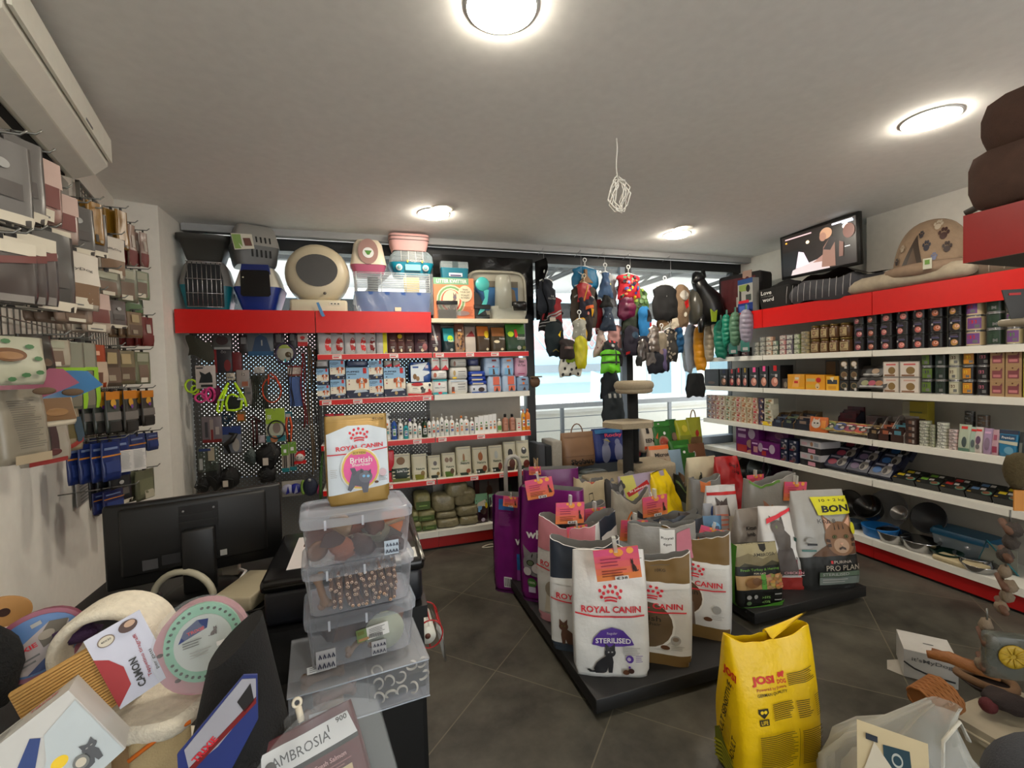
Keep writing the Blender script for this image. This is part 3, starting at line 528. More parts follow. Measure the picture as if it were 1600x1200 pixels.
# ---- rodent food bags
S4=[(606,638,712,'white bag with dark green base and two rodents',[R(-1,0,1,.5,(.12,.18,.15)),E(0,.76,.45,.14,(.5,.36,.22)),X('SIMPLE',.1,.4,.1,'wht',1.1),R(-.9,0,.9,.12,'oliv')]),(639,664,712,'cream bag with olive base',[R(-1,0,1,.22,(.48,.48,.12)),E(.4,.26,.28,.1,(.5,.4,.2))]),(665,686,714,'white bag with grey mouse',[R(-1,0,1,.14,(.15,.2,.17)),E(.1,.66,.3,.1,(.4,.38,.38)),E(.5,.2,.25,.09,(.5,.4,.2))]),(687,710,710,'white bag with green base and three rabbits',[R(-1,0,1,.24,(.30,.42,.12)),E(-.3,.72,.3,.1,(.55,.45,.38)),E(.3,.72,.25,.1,(.5,.42,.36)),E(.4,.24,.3,.12,(.35,.25,.15))]),(710,735,700,'tall white bag with standing rabbit',[R(-1,0,1,.1,(.1,.2,.15)),E(-.05,.62,.15,.15,(.62,.44,.28)),R(-.4,.5,.4,.52,(.4,.6,.3)),E(.5,.15,.3,.08,(.55,.3,.2))]),
 (736,761,701,'cream bag with brown rabbit',[R(-1,0,1,.18,(.10,.16,.12)),E(0,.66,.32,.16,(.62,.36,.16)),G([(0,.7),(.1,.9),(.2,.7)],(.62,.36,.16)),E(.5,.2,.3,.12,(.5,.26,.14)),E(-.6,.09,.1,.04,'wht'),E(-.3,.09,.1,.04,'wht')]),(762,785,698,'cream bag with pale rabbit',[R(-1,0,1,.18,(.08,.14,.12)),E(0,.66,.26,.15,(.72,.74,.72)),E(.5,.22,.3,.14,(.45,.2,.14)),E(-.6,.09,.1,.04,'wht'),E(-.3,.09,.1,.04,'wht')]),(786,806,692,'cream bag with dark hamster',[R(-1,0,1,.16,(.2,.12,.12)),E(0,.62,.4,.14,(.15,.14,.13)),E(.2,.25,.5,.16,(.35,.18,.14))]),(806,827,690,'cream bag with striped rodent',[R(-1,0,1,.14,(.12,.2,.12)),E(.1,.66,.4,.12,(.25,.25,.25)),E(.1,.72,.2,.04,'wht'),E(.4,.2,.5,.14,(.4,.14,.1))])]
for i,(a,c,tp,d,art)in enumerate(S4):
 x,w_,h=slot(a,c,tp,.618);q=MB()
 bag(q,w_*.97,.1,h,M((.80,.78,.68),.4),art+[X('Nature',.1,.44,.09,(.1,.25,.18),1.15,.02),R(-.9,.93,.9,.95,'lgr')],seed=40+i,nu=10,nv=8,L=.04,crk=.004)
 q.build('rodent_food_bag',label=f'{d}, {ORD[i]} from left on the rodent shelf',cat='pet food bag',group='rodent food bags on the fourth back shelf',loc=(x,YF+.09,.618))
x,w_,h=slot(596,612,706,.618);q=MB();q.rbox(-w_/2,w_/2,0,.05,h*.35,h,M('crim',.35),.01);q.rbox(-w_/2,w_*.8,.0,.05,.0,h*.3,M('crim',.35),.01);q.box(-w_*.2,w_*.25,.01,.04,h*.3,h*.4,M('blk',.4));q.build('litter_scoop_set',label='red and black tool at the left end of the rodent shelf',cat='tool',loc=(x,YF+.06,.618))
# ---- hay bales and bags on the base shelf
HAY=M((.52,.50,.34),.45,kind='glit',bump=.8);HAYW=M((.50,.47,.36),.25,kind='glit',bump=.9);HFILM=M((.9,.92,.9),.08,kind='film',spec=.35)
def hay(mb,w,d,h,m,seed):
 def f(u,v,g=0):
  a=2*PI*u;bb=PI*(v-.5);e=.45
  c_,s_=math.copysign(abs(math.cos(a))**e,math.cos(a)),math.copysign(abs(math.sin(a))**e,math.sin(a));cv=abs(math.cos(bb))**e;sv=math.copysign(abs(math.sin(bb))**e,math.sin(bb))
  n=1+.12*noise.noise(Vector((c_*1.7+seed*5,s_*1.7,sv*1.7)))
  return((w/2+g)*c_*cv*n,(d/2+g)*s_*cv*n,h/2+(h/2)*sv*(1+.05*noise.noise(Vector((c_,s_,seed)))))
 mb.grid(f,22,14,m,closed=True)
H=[(650,676,814,None,1,'lowest front'),(645,673,798,815,1,'middle'),(641,667,772,799,1,'topmost'),(637,651,815,None,1,'lowest, at the far left'),(636,647,799,816,1,'upper, at the far left'),(675,711,810,None,0,'flat and wide at the bottom centre'),(674,707,800,811,0,'flat, second layer in the centre'),(669,706,773,801,0,'big round one, centre'),(711,742,806,None,0,'flat at the bottom right'),(707,741,790,807,0,'second layer on the right'),(703,738,765,791,0,'third layer on the right'),(692,727,755,779,0,'topmost of the heap')]
for i,(a,c,tp,bt,g,d)in enumerate(H):
 z0=.166 if bt is None else at((a+c)/2,bt,y=YF+.05).z
 x,w_,h=slot(a,c,tp,z0,YF+.05);q=MB();hay(q,w_,.2,h,HAY if g else HAYW,i)
 if g:print_on(q,[R(-.85,.12,.85,.58,(.26,.34,.12)),R(-.5,.3,.5,.36,(.5,.6,.3))],lambda x_,z_,l:(x_,-.104-l,z_),w_/2,h)
 q.build('hay_bale',label=f'{"green labelled hay bale" if g else "clear wrapped hay bale"}, {d} on the base shelf',cat='hay',group='hay bales on the base shelf',loc=(x,YF+.13,z0))
for i,(a,c,tp)in enumerate(((737,758,774),(760,779,774))):
 x,w_,h=slot(a,c,tp,.166,YF+.05);q=MB();bag(q,w_,.1,h,M((.16,.05,.10),.35),[R(-1,.55,1,1,(.45,.66,.52)),G([(-1,.55),(1,.55),(.6,.8),(-.5,.72)],'off'),E(.2,.45,.5,.14,(.2,.12,.1)),R(-.6,.4,0,.6,'sky'),E(.1,.12,.3,.07,'lav'),E(.7,.6,.2,.1,(.8,.7,.1))],seed=70+i,nu=10,nv=8,L=.04)
 q.build('small_food_bag',label=f'mint and dark purple food bag {"next to the hay" if i == 0 else "half hidden by the purple sack"}',cat='pet food bag',group='small food bags beside the hay',loc=(x,YF+.1,.166))
for a,c,tp,bt,col,d,art in((737,744,748,None,(.30,.14,.10),'narrow brown carton at the back beside the hay',[]),(744,775,748,775,(.42,.40,.38),'grey box showing a brown rabbit behind the mint bags',[E(0,.45,.3,.25,(.36,.24,.18)),E(-.1,.75,.07,.16,(.36,.24,.18))]),(777,826,745,None,(.07,.08,.08),'black box at the right end of the base shelf',[R(-.8,.6,-.3,.8,'dgn')])):
 z0=.166 if bt is None else.32
 x,w_,h=slot(a,c,tp,z0,YF+.2);q=MB();carton(q,w_,.07,h,M(col,.45),art);q.build('carton',label=d,cat='box',loc=(x,YF+.235,z0))
# ================================================================ on top of the window shelving
def rect(a,c,top,bot,y):
 m=(a+c)/2;p=at(a,(top+bot)/2,y=y);q=at(c,(top+bot)/2,y=y);return(p.x+q.x)/2,at(m,bot,y=y).z,q.x-p.x,at(m,top,y=y).z-at(m,bot,y=y).z
def sq(w,d,e=.3):
 return lambda u:(lambda a:(w/2*math.copysign(abs(math.cos(a))**e,math.cos(a)),d/2*math.copysign(abs(math.sin(a))**e,math.sin(a))))(2*PI*u)
def loft(mb,secs,m,e=.35,n=28,cap=True):
 """rounded box: sections (z, w, d[, dy])"""
 def fn(u,v):
  t=v*(len(secs)-1);i=min(int(t),len(secs)-2);f=t-i;a,b=secs[i],secs[i+1];g=lambda k,dv=0:(a[k]if len(a)>k else dv)*(1-f)+(b[k]if len(b)>k else dv)*f
  x,y=sq(g(1),g(2),e)(u);return(x,y+g(3),g(0))
 mb.grid(fn,n,(len(secs)-1),m,closed=True)
 if cap:mb.add([fn(i/n,1)for i in range(n)],[tuple(range(n))],m);mb.add([fn(i/n,0)for i in range(n)],[tuple(range(n))[::-1]],m)
ZT=2.033
x,z,w_,h=rect(268,352,405,482,3.95);z=ZT;h=at(310,404,y=3.95).z-z
t=T('pet_carrier','teal and grey pet carrier with wire door under a dark tray','pet carrier',(x+.02,3.93+.19,z),rz=.12)
q=MB();loft(q,[(0,w_*.78,.28),(h*.1,w_*.84,.30),(h*.5,w_,.345),(h*.55,w_*1.02,.35)],M((.05,.42,.48),.35));q.build('base',t)
q=MB();loft(q,[(h*.52,w_*1.03,.355),(h*.6,w_*1.0,.35),(h*.9,w_*.82,.31),(h*.98,w_*.7,.27)],M((.48,.47,.46),.4));q.build('top',t)
q=MB();q.prism([(-w_*.34,h*.12),(w_*.34,h*.12),(w_*.34,h*.62),(w_*.28,h*.9),(-w_*.28,h*.9),(-w_*.36,h*.6)],-.182,-.165,M((.07,.08,.09),.6));q.build('door_opening',t)
q=MB();st=M('slv',.25,.9)
for i in range(8):xx=-w_*.3+w_*.6*i/7;q.tube([(xx,-.19,h*.1),(xx,-.19,h*.93)],.0035,st,5)
for zz in(.11,.36,.62,.93):q.tube([(-w_*.33,-.192,h*zz),(w_*.33,-.192,h*zz)],.004,st,5)
q.build('wire_door',t)
q=MB();
for i in range(5):q.box(w_*.50,w_*.512,-.08+.035*i,-.065+.035*i,h*.25,h*.42,M((.03,.28,.33),.5))
q.build('vent',t)
zb=z+h*.985;x,_,w_,h2=rect(266,350,366,404,3.97);h2=at(308,366,y=3.97).z-zb
t=T('litter_tray','dark grey litter tray stacked on the teal carrier','litter tray',(x+.02,4.1,zb),.08);q=MB();D=M((.23,.225,.21),.5)
loft(q,[(0,w_*.62,.2),(h2*.08,w_*.68,.22),(h2*.78,w_*.9,.29),(h2*.8,w_,.31),(h2,w_*1.01,.312)],D,.3,cap=False);q.build('tray',t)
q=MB();loft(q,[(h2*.55,w_*.80,.24),(h2*.56,w_*.8,.24)],D,.3);q.build('tray_floor',t)
q=MB();hc=.075;q.grid(lambda u,v:(w_*.30+w_*.42*math.cos(PI*u)*-1*.9,.02+.1*v,h2+.004+hc*math.sin(PI*u)**.6),16,3,M((.75,.86,.88),.08,kind='clear',spec=.9));q.build('clear_hood',t)
zt=at(400,413,y=3.95).z;x,_,w_,_=rect(362,440,413,484,3.95);h=zt-ZT
t=T('litter_house','blue and white covered cat toilet with black flap','cat toilet',(x,4.1,ZT),-.03)
q=MB();loft(q,[(0,w_*.62,.26),(h*.1,w_*.7,.28),(h*.5,w_*.98,.33),(h*.545,w_*1.0,.335)],M((.08,.17,.48),.3));q.build('base',t)
q=MB();loft(q,[(h*.53,w_*.99,.332),(h*.6,w_*.94,.325),(h*.9,w_*.72,.29),(h*.95,w_*.66,.26)],M((.80,.78,.72),.4));q.build('hood',t)
q=MB();q.prism([(-w_*.30,h*.8),(w_*.30,h*.8),(w_*.27,h*.99),(-w_*.27,h*.99)],-.165,.08,M((.08,.15,.42),.35));q.build('top_panel',t)
q=MB();q.prism([(-w_*.3,h*.38),(-w_*.26,h*.34),(w_*.26,h*.34),(w_*.3,h*.38),(w_*.29,h*.84),(w_*.24,h*.87),(-w_*.24,h*.87),(-w_*.29,h*.84)],-.176,-.17,M((.06,.06,.065),.25));q.lathe([(.006,-.002),(.006,.002)],M('crm',.4),8,(-w_*.24,-.176,h*.72),'y');q.build('flap',t)
zb=zt;x,_,w_,h=rect(351,430,349,413,3.98);h=at(390,349,y=3.98).z-zb
t=T('pet_carrier','two-tone grey pet carrier with slots and hanging card, on the blue toilet','pet carrier',(x,4.1,zb),.38)
q=MB();loft(q,[(0,w_*.78,.24),(h*.07,w_*.84,.25),(h*.44,w_*.95,.285),(h*.47,w_*.97,.29)],M((.36,.36,.36),.45));q.build('base',t)
q=MB();loft(q,[(h*.47,w_*.97,.29),(h*.6,w_*.93,.28),(h*.9,w_*.80,.24),(h*.99,w_*.7,.2)],M((.58,.57,.55),.45));q.build('top',t)
q=MB()
for i in range(5):
 xx=-w_*.12+w_*.09*i;q.prism([(xx,h*.54),(xx+.011,h*.54),(xx+.007,h*.68),(xx-.004,h*.68)],-.142,-.128,M('blk',.7));q.prism([(xx,h*.2),(xx+.012,h*.2),(xx+.009,h*.37),(xx-.003,h*.37)],-.142,-.12,M('blk',.7))
q.build('vent_slots',t)
q=MB();q.add([(-w_*.52,-.16,h*.66),(-w_*.12,-.165,h*.70),(-w_*.08,-.17,h*.36),(-w_*.46,-.168,h*.28)],[(0,1,2,3)],M((.8,.78,.72),.5));q.add([(-w_*.51,-.161,h*.64),(-w_*.34,-.165,h*.66),(-w_*.3,-.168,h*.34),(-w_*.45,-.169,h*.30)],[(0,1,2,3)],M((.5,.62,.32),.5));q.add([(-w_*.3,-.167,h*.58),(-w_*.16,-.168,h*.60),(-w_*.12,-.172,h*.42),(-w_*.26,-.171,h*.40)],[(0,1,2,3)],M((.4,.24,.2),.5));q.build('hang_card',t)
x,_,w_,_=rect(440,547,381,483,3.95);h=at(493,381,y=3.95).z-ZT;BE=M((.78,.73,.62),.4)
t=T('automatic_litter_box','large round cream automatic cat toilet with dark oval opening','cat toilet',(x,4.08,ZT),.05)
R_=h*.39;q=MB();c_=(0,0,h-R_*1.05)
q.lathe([(R_*.5,-.16),(R_*.88,-.155),(R_*1.04,-.12),(R_*1.12,-.05),(R_*1.14,.04),(R_*1.06,.12),(R_*.6,.16)],BE,36,c_,'y');q.build('drum',t)
q=MB();q.prism([(R_*.70*math.cos(a),c_[2]+R_*.1+R_*.54*math.sin(a)*(1 if math.sin(a)>0 else 1.15))for a in[2*PI*i/32 for i in range(32)]],-.166,-.155,M((.27,.265,.26),.5));q.build('entrance',t)
q=MB();q.rbox(-w_*.41,w_*.43,-.175,.14,0,h*.2,M((.80,.76,.66),.4),.02);q.rbox(-w_*.42,w_*.42,-.17,.14,0,h*.085,M((.55,.53,.49),.4),.015);q.build('base_drawer',t)
q=MB();q.lathe([(.012,-.002),(.012,.002)],M((.35,.34,.32),.4),14,(w_*.1,-.172,h*.29),'y');q.box(w_*.16,w_*.32,-.178,-.175,h*.12,h*.165,M((.86,.83,.75),.4))
for i in range(3):q.box(w_*(.18+.05*i),w_*(.205+.05*i),-.18,-.178,h*.135,h*.15,M('dgr',.5))
q.build('control_panel',t)
q=MB();q.grid(lambda u,v:(R_*1.2+.02*math.sin(PI*v)+.03*u,.04+.1*u,h*.2+h*.6*v*(1-.1*u)),2,6,BE);q.build('side_lid',t)
q=MB();q.prism([(-.012,.09),(.006,.095),(.042,.0),(.05,-.012),(.028,-.02),(.018,-.005)],-.004,0,M((.30,.52,.72),.4));q.build('hang_tag',label='blue paper tag hanging over the red header seam',cat='tag',loc=(at(497,480,y=3.88).x,3.884,at(497,485,y=3.88).z-.03))
zc=at(612,427,y=3.95).z;x,_,w_,_=rect(552,676,427,487,3.95);h=zc-ZT
t=T('rodent_cage','wide wire pet cage with blue base wrapped in clear film','cage',(x,4.06,ZT));d_=.13
q=MB();loft(q,[(0,w_*.9,d_*1.9),(h*.52,w_*.97,d_*2.05),(h*.54,w_*.99,d_*2.08)],M((.12,.30,.58),.35),.2);q.build('base',t)
q=MB();wr=M((.85,.86,.84),.3,.4)
for i in range(9):zz=h*(.56+.44*i/8);q.tube([(-w_*.46,-d_,zz),(w_*.46,-d_,zz),(w_*.46,d_,zz),(-w_*.46,d_,zz)],.0022,wr,4,closed=True)
for i in range(4):xx=w_*(-.46+.92*i/3);q.tube([(xx,-d_,h*.55),(xx,-d_,h),(xx,d_,h)],.003,wr,4)
q.build('wires',t)
q=MB();q.box(w_*.14,w_*.34,-.05,-.02,h*.56,h*.96,M((.82,.74,.48),.5));q.build('ladder',t)
q=MB();q.box(-w_*.32,-w_*.19,0,.08,h*.56,h*.96,M('blk',.5));q.build('wheel',t)
q=MB();q.grid(lambda u,v:(w_*(-.5+u),-d_-.006-.006*math.sin(u*31+v*9),h*v),30,6,M((.9,.94,.97),.1,kind='film',spec=.3));q.box(w_*.0,w_*.08,-d_-.018,-d_-.012,h*.08,h*.17,M('crm',.5));q.build('film_wrap',t)
x,_,w_,h=rect(546,604,372,427,3.97);h=at(575,372,y=3.97).z-zc
t=T('litter_house','pink and cream covered cat toilet with mauve flap, on the wire cage','cat toilet',(x,4.08,zc))
q=MB();loft(q,[(0,w_*.82,.2),(h*.22,w_*.96,.25),(h*.25,w_*1.0,.255)],M((.72,.36,.47),.4));q.build('base',t)
q=MB();loft(q,[(h*.24,w_*1.02,.26),(h*.3,w_*.98,.255),(h*.85,w_*.78,.22),(h*.98,w_*.6,.17)],M((.85,.80,.71),.4));q.build('hood',t)
q=MB();q.prism([(.27*w_*math.cos(a),h*.6+h*.36*math.sin(a))for a in[2*PI*i/24 for i in range(24)]],-.135,-.125,M((.62,.48,.45),.4));q.prism([(.15*w_*math.cos(a),h*.56+h*.15*math.sin(a))for a in[2*PI*i/20 for i in range(20)]],-.138,-.135,M('wht',.5));q.prism([(-.1*w_,h*.62),(.1*w_,h*.62),(.03*w_,h*.5),(-.03*w_,h*.5)],-.1395,-.138,M((.3,.52,.2),.5));q.build('flap',t)
x,_,w_,h=rect(608,679,391,428,3.97);h=at(643,391,y=3.97).z-zc
t=T('small_animal_carrier','turquoise small pet carrier with clear top and white grille, on the cage','pet carrier',(x,4.08,zc));TQ=M((.05,.50,.60),.35)
q=MB();loft(q,[(0,w_*.8,.19),(h*.46,w_*.98,.24),(h*.5,w_*1.0,.245)],TQ);q.build('base',t)
q=MB();loft(q,[(h*.5,w_*.98,.24),(h*.8,w_*.94,.23),(h*.98,w_*.78,.19)],M((.80,.86,.88),.08,kind='clear',spec=.9));q.build('clear_top',t)
q=MB()
for i in range(9):zz=h*(.54+.05*i);q.tube([(-w_*.24,-.125+.002*i,zz),(w_*.24,-.125+.002*i,zz)],.0022,M('wht',.4),4)
for i in range(4):xx=w_*(-.24+.16*i);q.tube([(xx,-.126,h*.53),(xx,-.108,h*.97)],.003,M('wht',.4),4)
q.build('grille',t)
q=MB();q.prism([(-w_*.16,h*.16),(w_*.18,h*.16),(w_*.18,h*.4),(-w_*.16,h*.4)],-.126,-.116,M((.45,.72,.75),.5))
for s in(-1,1):q.lathe([(h*.13,-.004),(h*.13,.004)],M('wht',.4),18,(s*w_*.29,-.122,h*.27),'y');q.lathe([(h*.08,-.006),(h*.08,.004)],M((.5,.7,.72),.4),18,(s*w_*.29,-.122,h*.27),'y')
q.build('window_frame',t)
q=MB();
for s in(-.12,.2):q.box(w_*s,w_*s+.012,-.135,-.12,h*.47,h*.56,M((.85,.72,.1),.4))
q.build('latch',t)
zc2=zc+h*.985;x,_,w_,h=rect(608,671,366,391,3.97);h=at(640,366,y=3.97).z-zc2
t=T('litter_tray','pale pink litter tray with dark rim lines, topmost of its pile','litter tray',(x,4.06,zc2));q=MB();PK=M((.85,.66,.64),.4)
loft(q,[(0,w_*.84,.18),(h*.45,w_*.95,.22),(h*.8,w_*1.,.235)],PK,.35,cap=False);q.build('tray',t);q=MB();loft(q,[(h*.8,w_*1.0,.24),(h*.98,w_*1.01,.245),(h*1.0,w_*.97,.235)],PK,.35);q.build('rim',t)
q=MB();loft(q,[(h*.60,w_*.985,.232),(h*.64,w_*1.0,.236)],M((.28,.24,.24),.5),.35,cap=False);loft(q,[(h*.80,w_*1.015,.246),(h*.84,w_*1.02,.248)],M((.28,.24,.24),.5),.35,cap=False);q.build('seal',t)
Z3=2.001
x,_,w_,_=rect(678,741,434,495,3.93);h=at(709,434,y=3.93).z-Z3;q=MB()
carton(q,w_,.08,h,M((.86,.50,.33),.45),[R(-1,.84,.75,1,(.45,.62,.48)),X('LITTER KWITTER',-.1,.92,.09,'wht',1.5,.02),E(-.15,.45,.72,.38,'crm'),E(-.15,.45,.66,.35,(.45,.62,.42)),E(-.15,.45,.56,.3,(.88,.82,.7)),E(-.15,.45,.5,.27,(.85,.32,.22)),E(-.15,.46,.42,.25,'crm')]+cat_sit(-.05,.22,.26,.9,(.50,.42,.40),'blu')+[E(.55,.62,.36,.2,'crm'),X('TRAIN',.55,.72,.035,'blk'),X('YOUR CAT',.55,.66,.04,'blk',.5),X('TOILET',.55,.58,.04,'blk',.42),X('IN WEEKS',.55,.52,.035,'blk'),E(.35,.14,.4,.06,'lgr')]+lines(.3,.3,.95,9,.028,(.6,.2,.12)))
q.build('cat_toilet_trainer_box',label='orange box with a grey cat in coloured arcs on the cream shelf',cat='box',loc=(x,3.98,Z3))
zt=Z3+h;x,_,w_,h=rect(689,732,408,434,3.95);h=at(710,408,y=3.95).z-zt
t=T('small_animal_carrier','small turquoise carry tank with clear lid on the orange cat box','pet carrier',(x,3.985,zt));q=MB();loft(q,[(0,w_*.94,.07),(h*.62,w_*1.,.078)],M((.05,.40,.48),.35),.2);q.build('tank',t)
q=MB();loft(q,[(h*.6,w_*1.02,.08),(h*.98,w_*.98,.076)],M((.8,.85,.86),.1,kind='clear',spec=.9),.2);q.build('lid',t);q=MB();q.box(-w_*.09,w_*.12,-.041,-.035,h*.62,h*.98,M((.25,.3,.31),.4));q.build('latch',t)
q=MB();q.box(-w_*.22,w_*.26,-.042,-.039,h*.1,h*.3,M('wht',.5));q.box(-w_*.18,w_*.22,-.043,-.042,h*.12,h*.2,M((.2,.2,.4),.5));q.build('sticker',t)
x,_,w_,h=rect(684,714,470,495,3.9);h=at(700,470,y=3.9).z-Z3
t=T('lidded_box','small clear box with black lid in front of the orange box','box',(x,3.912,Z3));q=MB();q.box(-w_/2,w_/2,-.02,.02,0,h*.8,M((.8,.78,.75),.1,kind='clear',spec=.6));q.box(-w_*.45,w_*.45,-.015,.015,.004,h*.5,M((.14,.15,.14),.5));q.build('box',t);q=MB();q.rbox(-w_*.54,w_*.54,-.023,.023,h*.8,h,M('blk',.4),.004);q.build('lid',t)
x,_,w_,h=rect(742,766,432,495,3.91);h=at(753,432,y=3.91).z-Z3
t=T('litter_scoop','mint litter scoop standing in its black holder','scoop',(x,3.93,Z3));q=MB();MT=M((.30,.72,.70),.35)
q.lathe([(w_*.42,-.008),(w_*.46,0),(w_*.42,.008)],MT,20,(w_*.05,0,h*.83),'y');q.prism([(w_*.1,h*.7),(w_*.45,h*.7),(w_*.34,h*.42),(w_*.12,h*.2),(-w_*.3,h*.1),(-w_*.1,h*.3),(w_*.18,h*.5)],-.007,.007,MT);q.build('scoop',t)
q=MB();q.prism([(-w_*.5,.0),(w_*.4,0),(w_*.1,h*.35),(-w_*.2,h*.6),(-w_*.5,h*.66)],.008,.016,M((.10,.11,.11),.4));q.build('holder',t);q=MB();q.rbox(-w_*.55,w_*.5,-.018,.02,h*.24,h*.34,M('blk',.4),.004);q.rbox(-w_*.48,w_*.44,-.018,.02,0,h*.1,M((.08,.1,.1),.3),.003);q.build('cap',t)
x,_,w_,h=rect(730,823,423,495,4.08);h=at(777,423,y=4.08).z-Z3
t=T('litter_tray','cream litter tray stood on edge with a rock picture card, beside black plastic','litter tray',(x,4.09,Z3));CT=M((.72,.70,.63),.4)
q=MB();q.prism([(w_/2*math.copysign(abs(math.cos(a))**.35,math.cos(a)),h/2+h/2*math.copysign(abs(math.sin(a))**.35,math.sin(a)))for a in[2*PI*i/32 for i in range(32)]],.02,.06,CT);q.build('tray',t)
q=MB();q.tube([(w_*.48*math.copysign(abs(math.cos(a))**.35,math.cos(a)),.0,h/2+h*.48*math.copysign(abs(math.sin(a))**.35,math.sin(a)))for a in[2*PI*i/32 for i in range(32)]],.014,CT,6,closed=True);q.build('rim',t)
q=MB();q.box(-w_*.36,w_*.36,.012,.02,h*.22,h*.8,M((.22,.42,.62),.5));q.prism([(w_*.1,h*.3),(w_*.34,h*.3),(w_*.3,h*.62),(w_*.2,h*.7),(w_*.14,h*.5)],.009,.012,M((.52,.44,.32),.6));q.box(-w_*.36,w_*.36,.008,.012,h*.68,h*.8,M((.45,.42,.36),.5));q.build('picture_card',t)
x,_,w_,h=rect(766,822,430,492,3.96);h=at(790,430,y=3.96).z-Z3
t=T('drinking_fountain','cloudy clear pet water dispenser with black filter, before the cream tray','water dispenser',(x,3.985,Z3));CL=M((.82,.82,.76),.15,kind='clear',spec=1.8)
q=MB();loft(q,[(0,w_*.9,.1),(h*.2,w_*1.,.11),(h*.3,w_*.98,.108)],CL,.5);q.build('bowl',t);q=MB();q.lathe([(w_*.24,h*.25),(w_*.21,h*.9),(w_*.2,h*.97),(w_*.17,h)],M((.80,.80,.74),.2,kind='clear',spec=2.2),18,(-w_*.12,0,0));q.build('bottle',t)
q=MB();q.lathe([(w_*.22,0),(w_*.24,h*.14),(w_*.22,h*.2)],M((.1,.1,.1),.3),16,(w_*.28,-.01,h*.2));q.build('filter',t)
q=MB();BP=M((.045,.045,.05),.22,kind='foil',bump=.5);xa=at(676,400,y=4.22).x;xb=at(832,400,y=4.22).x;za,zz=at(760,388,y=4.22).z,at(760,500,y=4.22).z
q.grid(lambda u,v:(xa+(xb-xa)*u,4.22+.012*noise.noise(Vector((u*8,v*6,0))),zz+(2.63-zz)*v),24,14,BP);xc=at(838,450,y=4.05).x
q.grid(lambda u,v:(xb+.015+.03*math.sin(v*9)*u,4.20-.26*u,zz-.02*u+(2.6-zz)*v),6,14,BP);q.build('plastic_sheet',label='black plastic sheet hung behind the cream tray beside the window',cat='sheet')
# ================================================================ leads, harnesses and toys on the perforated panel
YP=4.05
def hang(name,d,cat,a,c,top,bot,y=YP):
 x,z,w_,h=rect(a,c,top,bot,y);return T(name,d,cat,(x,y,z)),w_,h
def hook(t,x,z,l=.11):q=MB();q.tube([(x,l,z),(x,-.02,z),(x,-.025,z+.012)],.0025,M('slv',.3,.9),5);q.build('hook',t)
GR='dog and cat accessories on the perforated panel'
def pack(d,a,c,top,bot,body,art=(),y=YP,dep=.02,name='hanging_pack',cat='accessory pack',kind='',tilt=0):
 x,z,w_,h=rect(a,c,top,bot,y);q=MB()
 q.rbox(-w_/2,w_/2,-dep/2,dep/2,0,h,M(body,.4,kind=kind)if not isinstance(body,bpy.types.Material)else body,.004);print_on(q,list(art),lambda x_,z_,l:(x_,-dep/2-.001-l,z_),w_/2*.96,h)
 q.tube([(0,.1,h-.01),(0,-.04,h-.01)],.0025,M('slv',.3,.9),5);o=q.build(name,label=d,cat=cat,group=GR,loc=(x,y,z));o.rotation_euler.y=tilt;return o
def loops(d,a,c,top,bot,col,paths,r=.006,y=YP,name='harness',cat='harness',flat=1.,extra=()):
 x,z,w_,h=rect(a,c,top,bot,y);q=MB();m=M(col,.5,kind='cloth')
 for p in paths:q.tube([(px*w_/2,py,pz*h)for px,py,pz in p],r,m,6,flat=flat)
 t=T(name,d,cat,(x,y,z),group=GR);q.build('straps',t)
 for nm,fn in extra:q=MB();fn(q,w_,h);q.build(nm,t)
 q=MB();q.tube([(0,.11,h*.98),(0,-.02,h*.98)],.0025,M('slv',.3,.9),5);q.build('hook',t)
def ringp(cx,cz,rx,rz,y=0,n=18,a0=0,a1=2*PI):return[(cx+rx*math.cos(a0+(a1-a0)*i/n),y,cz+rz*math.sin(a0+(a1-a0)*i/n))for i in range(n+1)]
x,z,w_,h=rect(295,334,525,556,YP-.1);q=MB();q.grid(lambda u,v:(w_*(-.5+u)+.01*math.sin(v*5),-.03*math.sin(PI*u)-.03,h*v-.04*u+.015*math.sin(u*6)),12,8,M((.16,.155,.11),.8,kind='cloth'));q.build('dog_coat',label='olive black folded dog coat under the left end of the header',cat='dog coat',loc=(x,YP-.1,z))
pack('black and white picture box at the top of the panel',333,362,523,546,(.30,.29,.28),[E(0,.6,.7,.3,(.2,.1,.1)),R(-.9,0,.9,.15,'lgr')])
pack('red and charcoal pack marked with two ring symbols',335,363,546,582,(.17,.16,.18),[R(-1,0,-.7,1,(.5,.12,.12)),E(.5,.3,.4,.25,(.45,.12,.12)),X('OO',.1,.88,.09,'lgr')],YP-.02)
pack('red pack behind the charcoal one',360,378,550,580,(.42,.11,.12))
pack('dark collar card with white label under the header',374,388,523,552,(.13,.10,.11),[R(-.6,.5,.6,.85,(.45,.44,.44))])
pack('large clear bag with blue harness and blue base',387,428,521,556,(.36,.38,.40),[R(-1,0,1,.2,(.1,.32,.48)),G([(-.7,.2),(.8,.2),(.5,.8),(0,.95),(-.4,.8)],(.14,.24,.36)),R(.05,.45,.15,.7,'lgr')])
pack('dark collar card left of the round card',428,445,520,545,(.16,.14,.17),[R(-.6,.4,.4,.9,'mgr')]);pack('second dark collar card beside the round card',450,464,520,545,(.12,.11,.14),[R(-.5,.5,.5,.9,'mgr')])
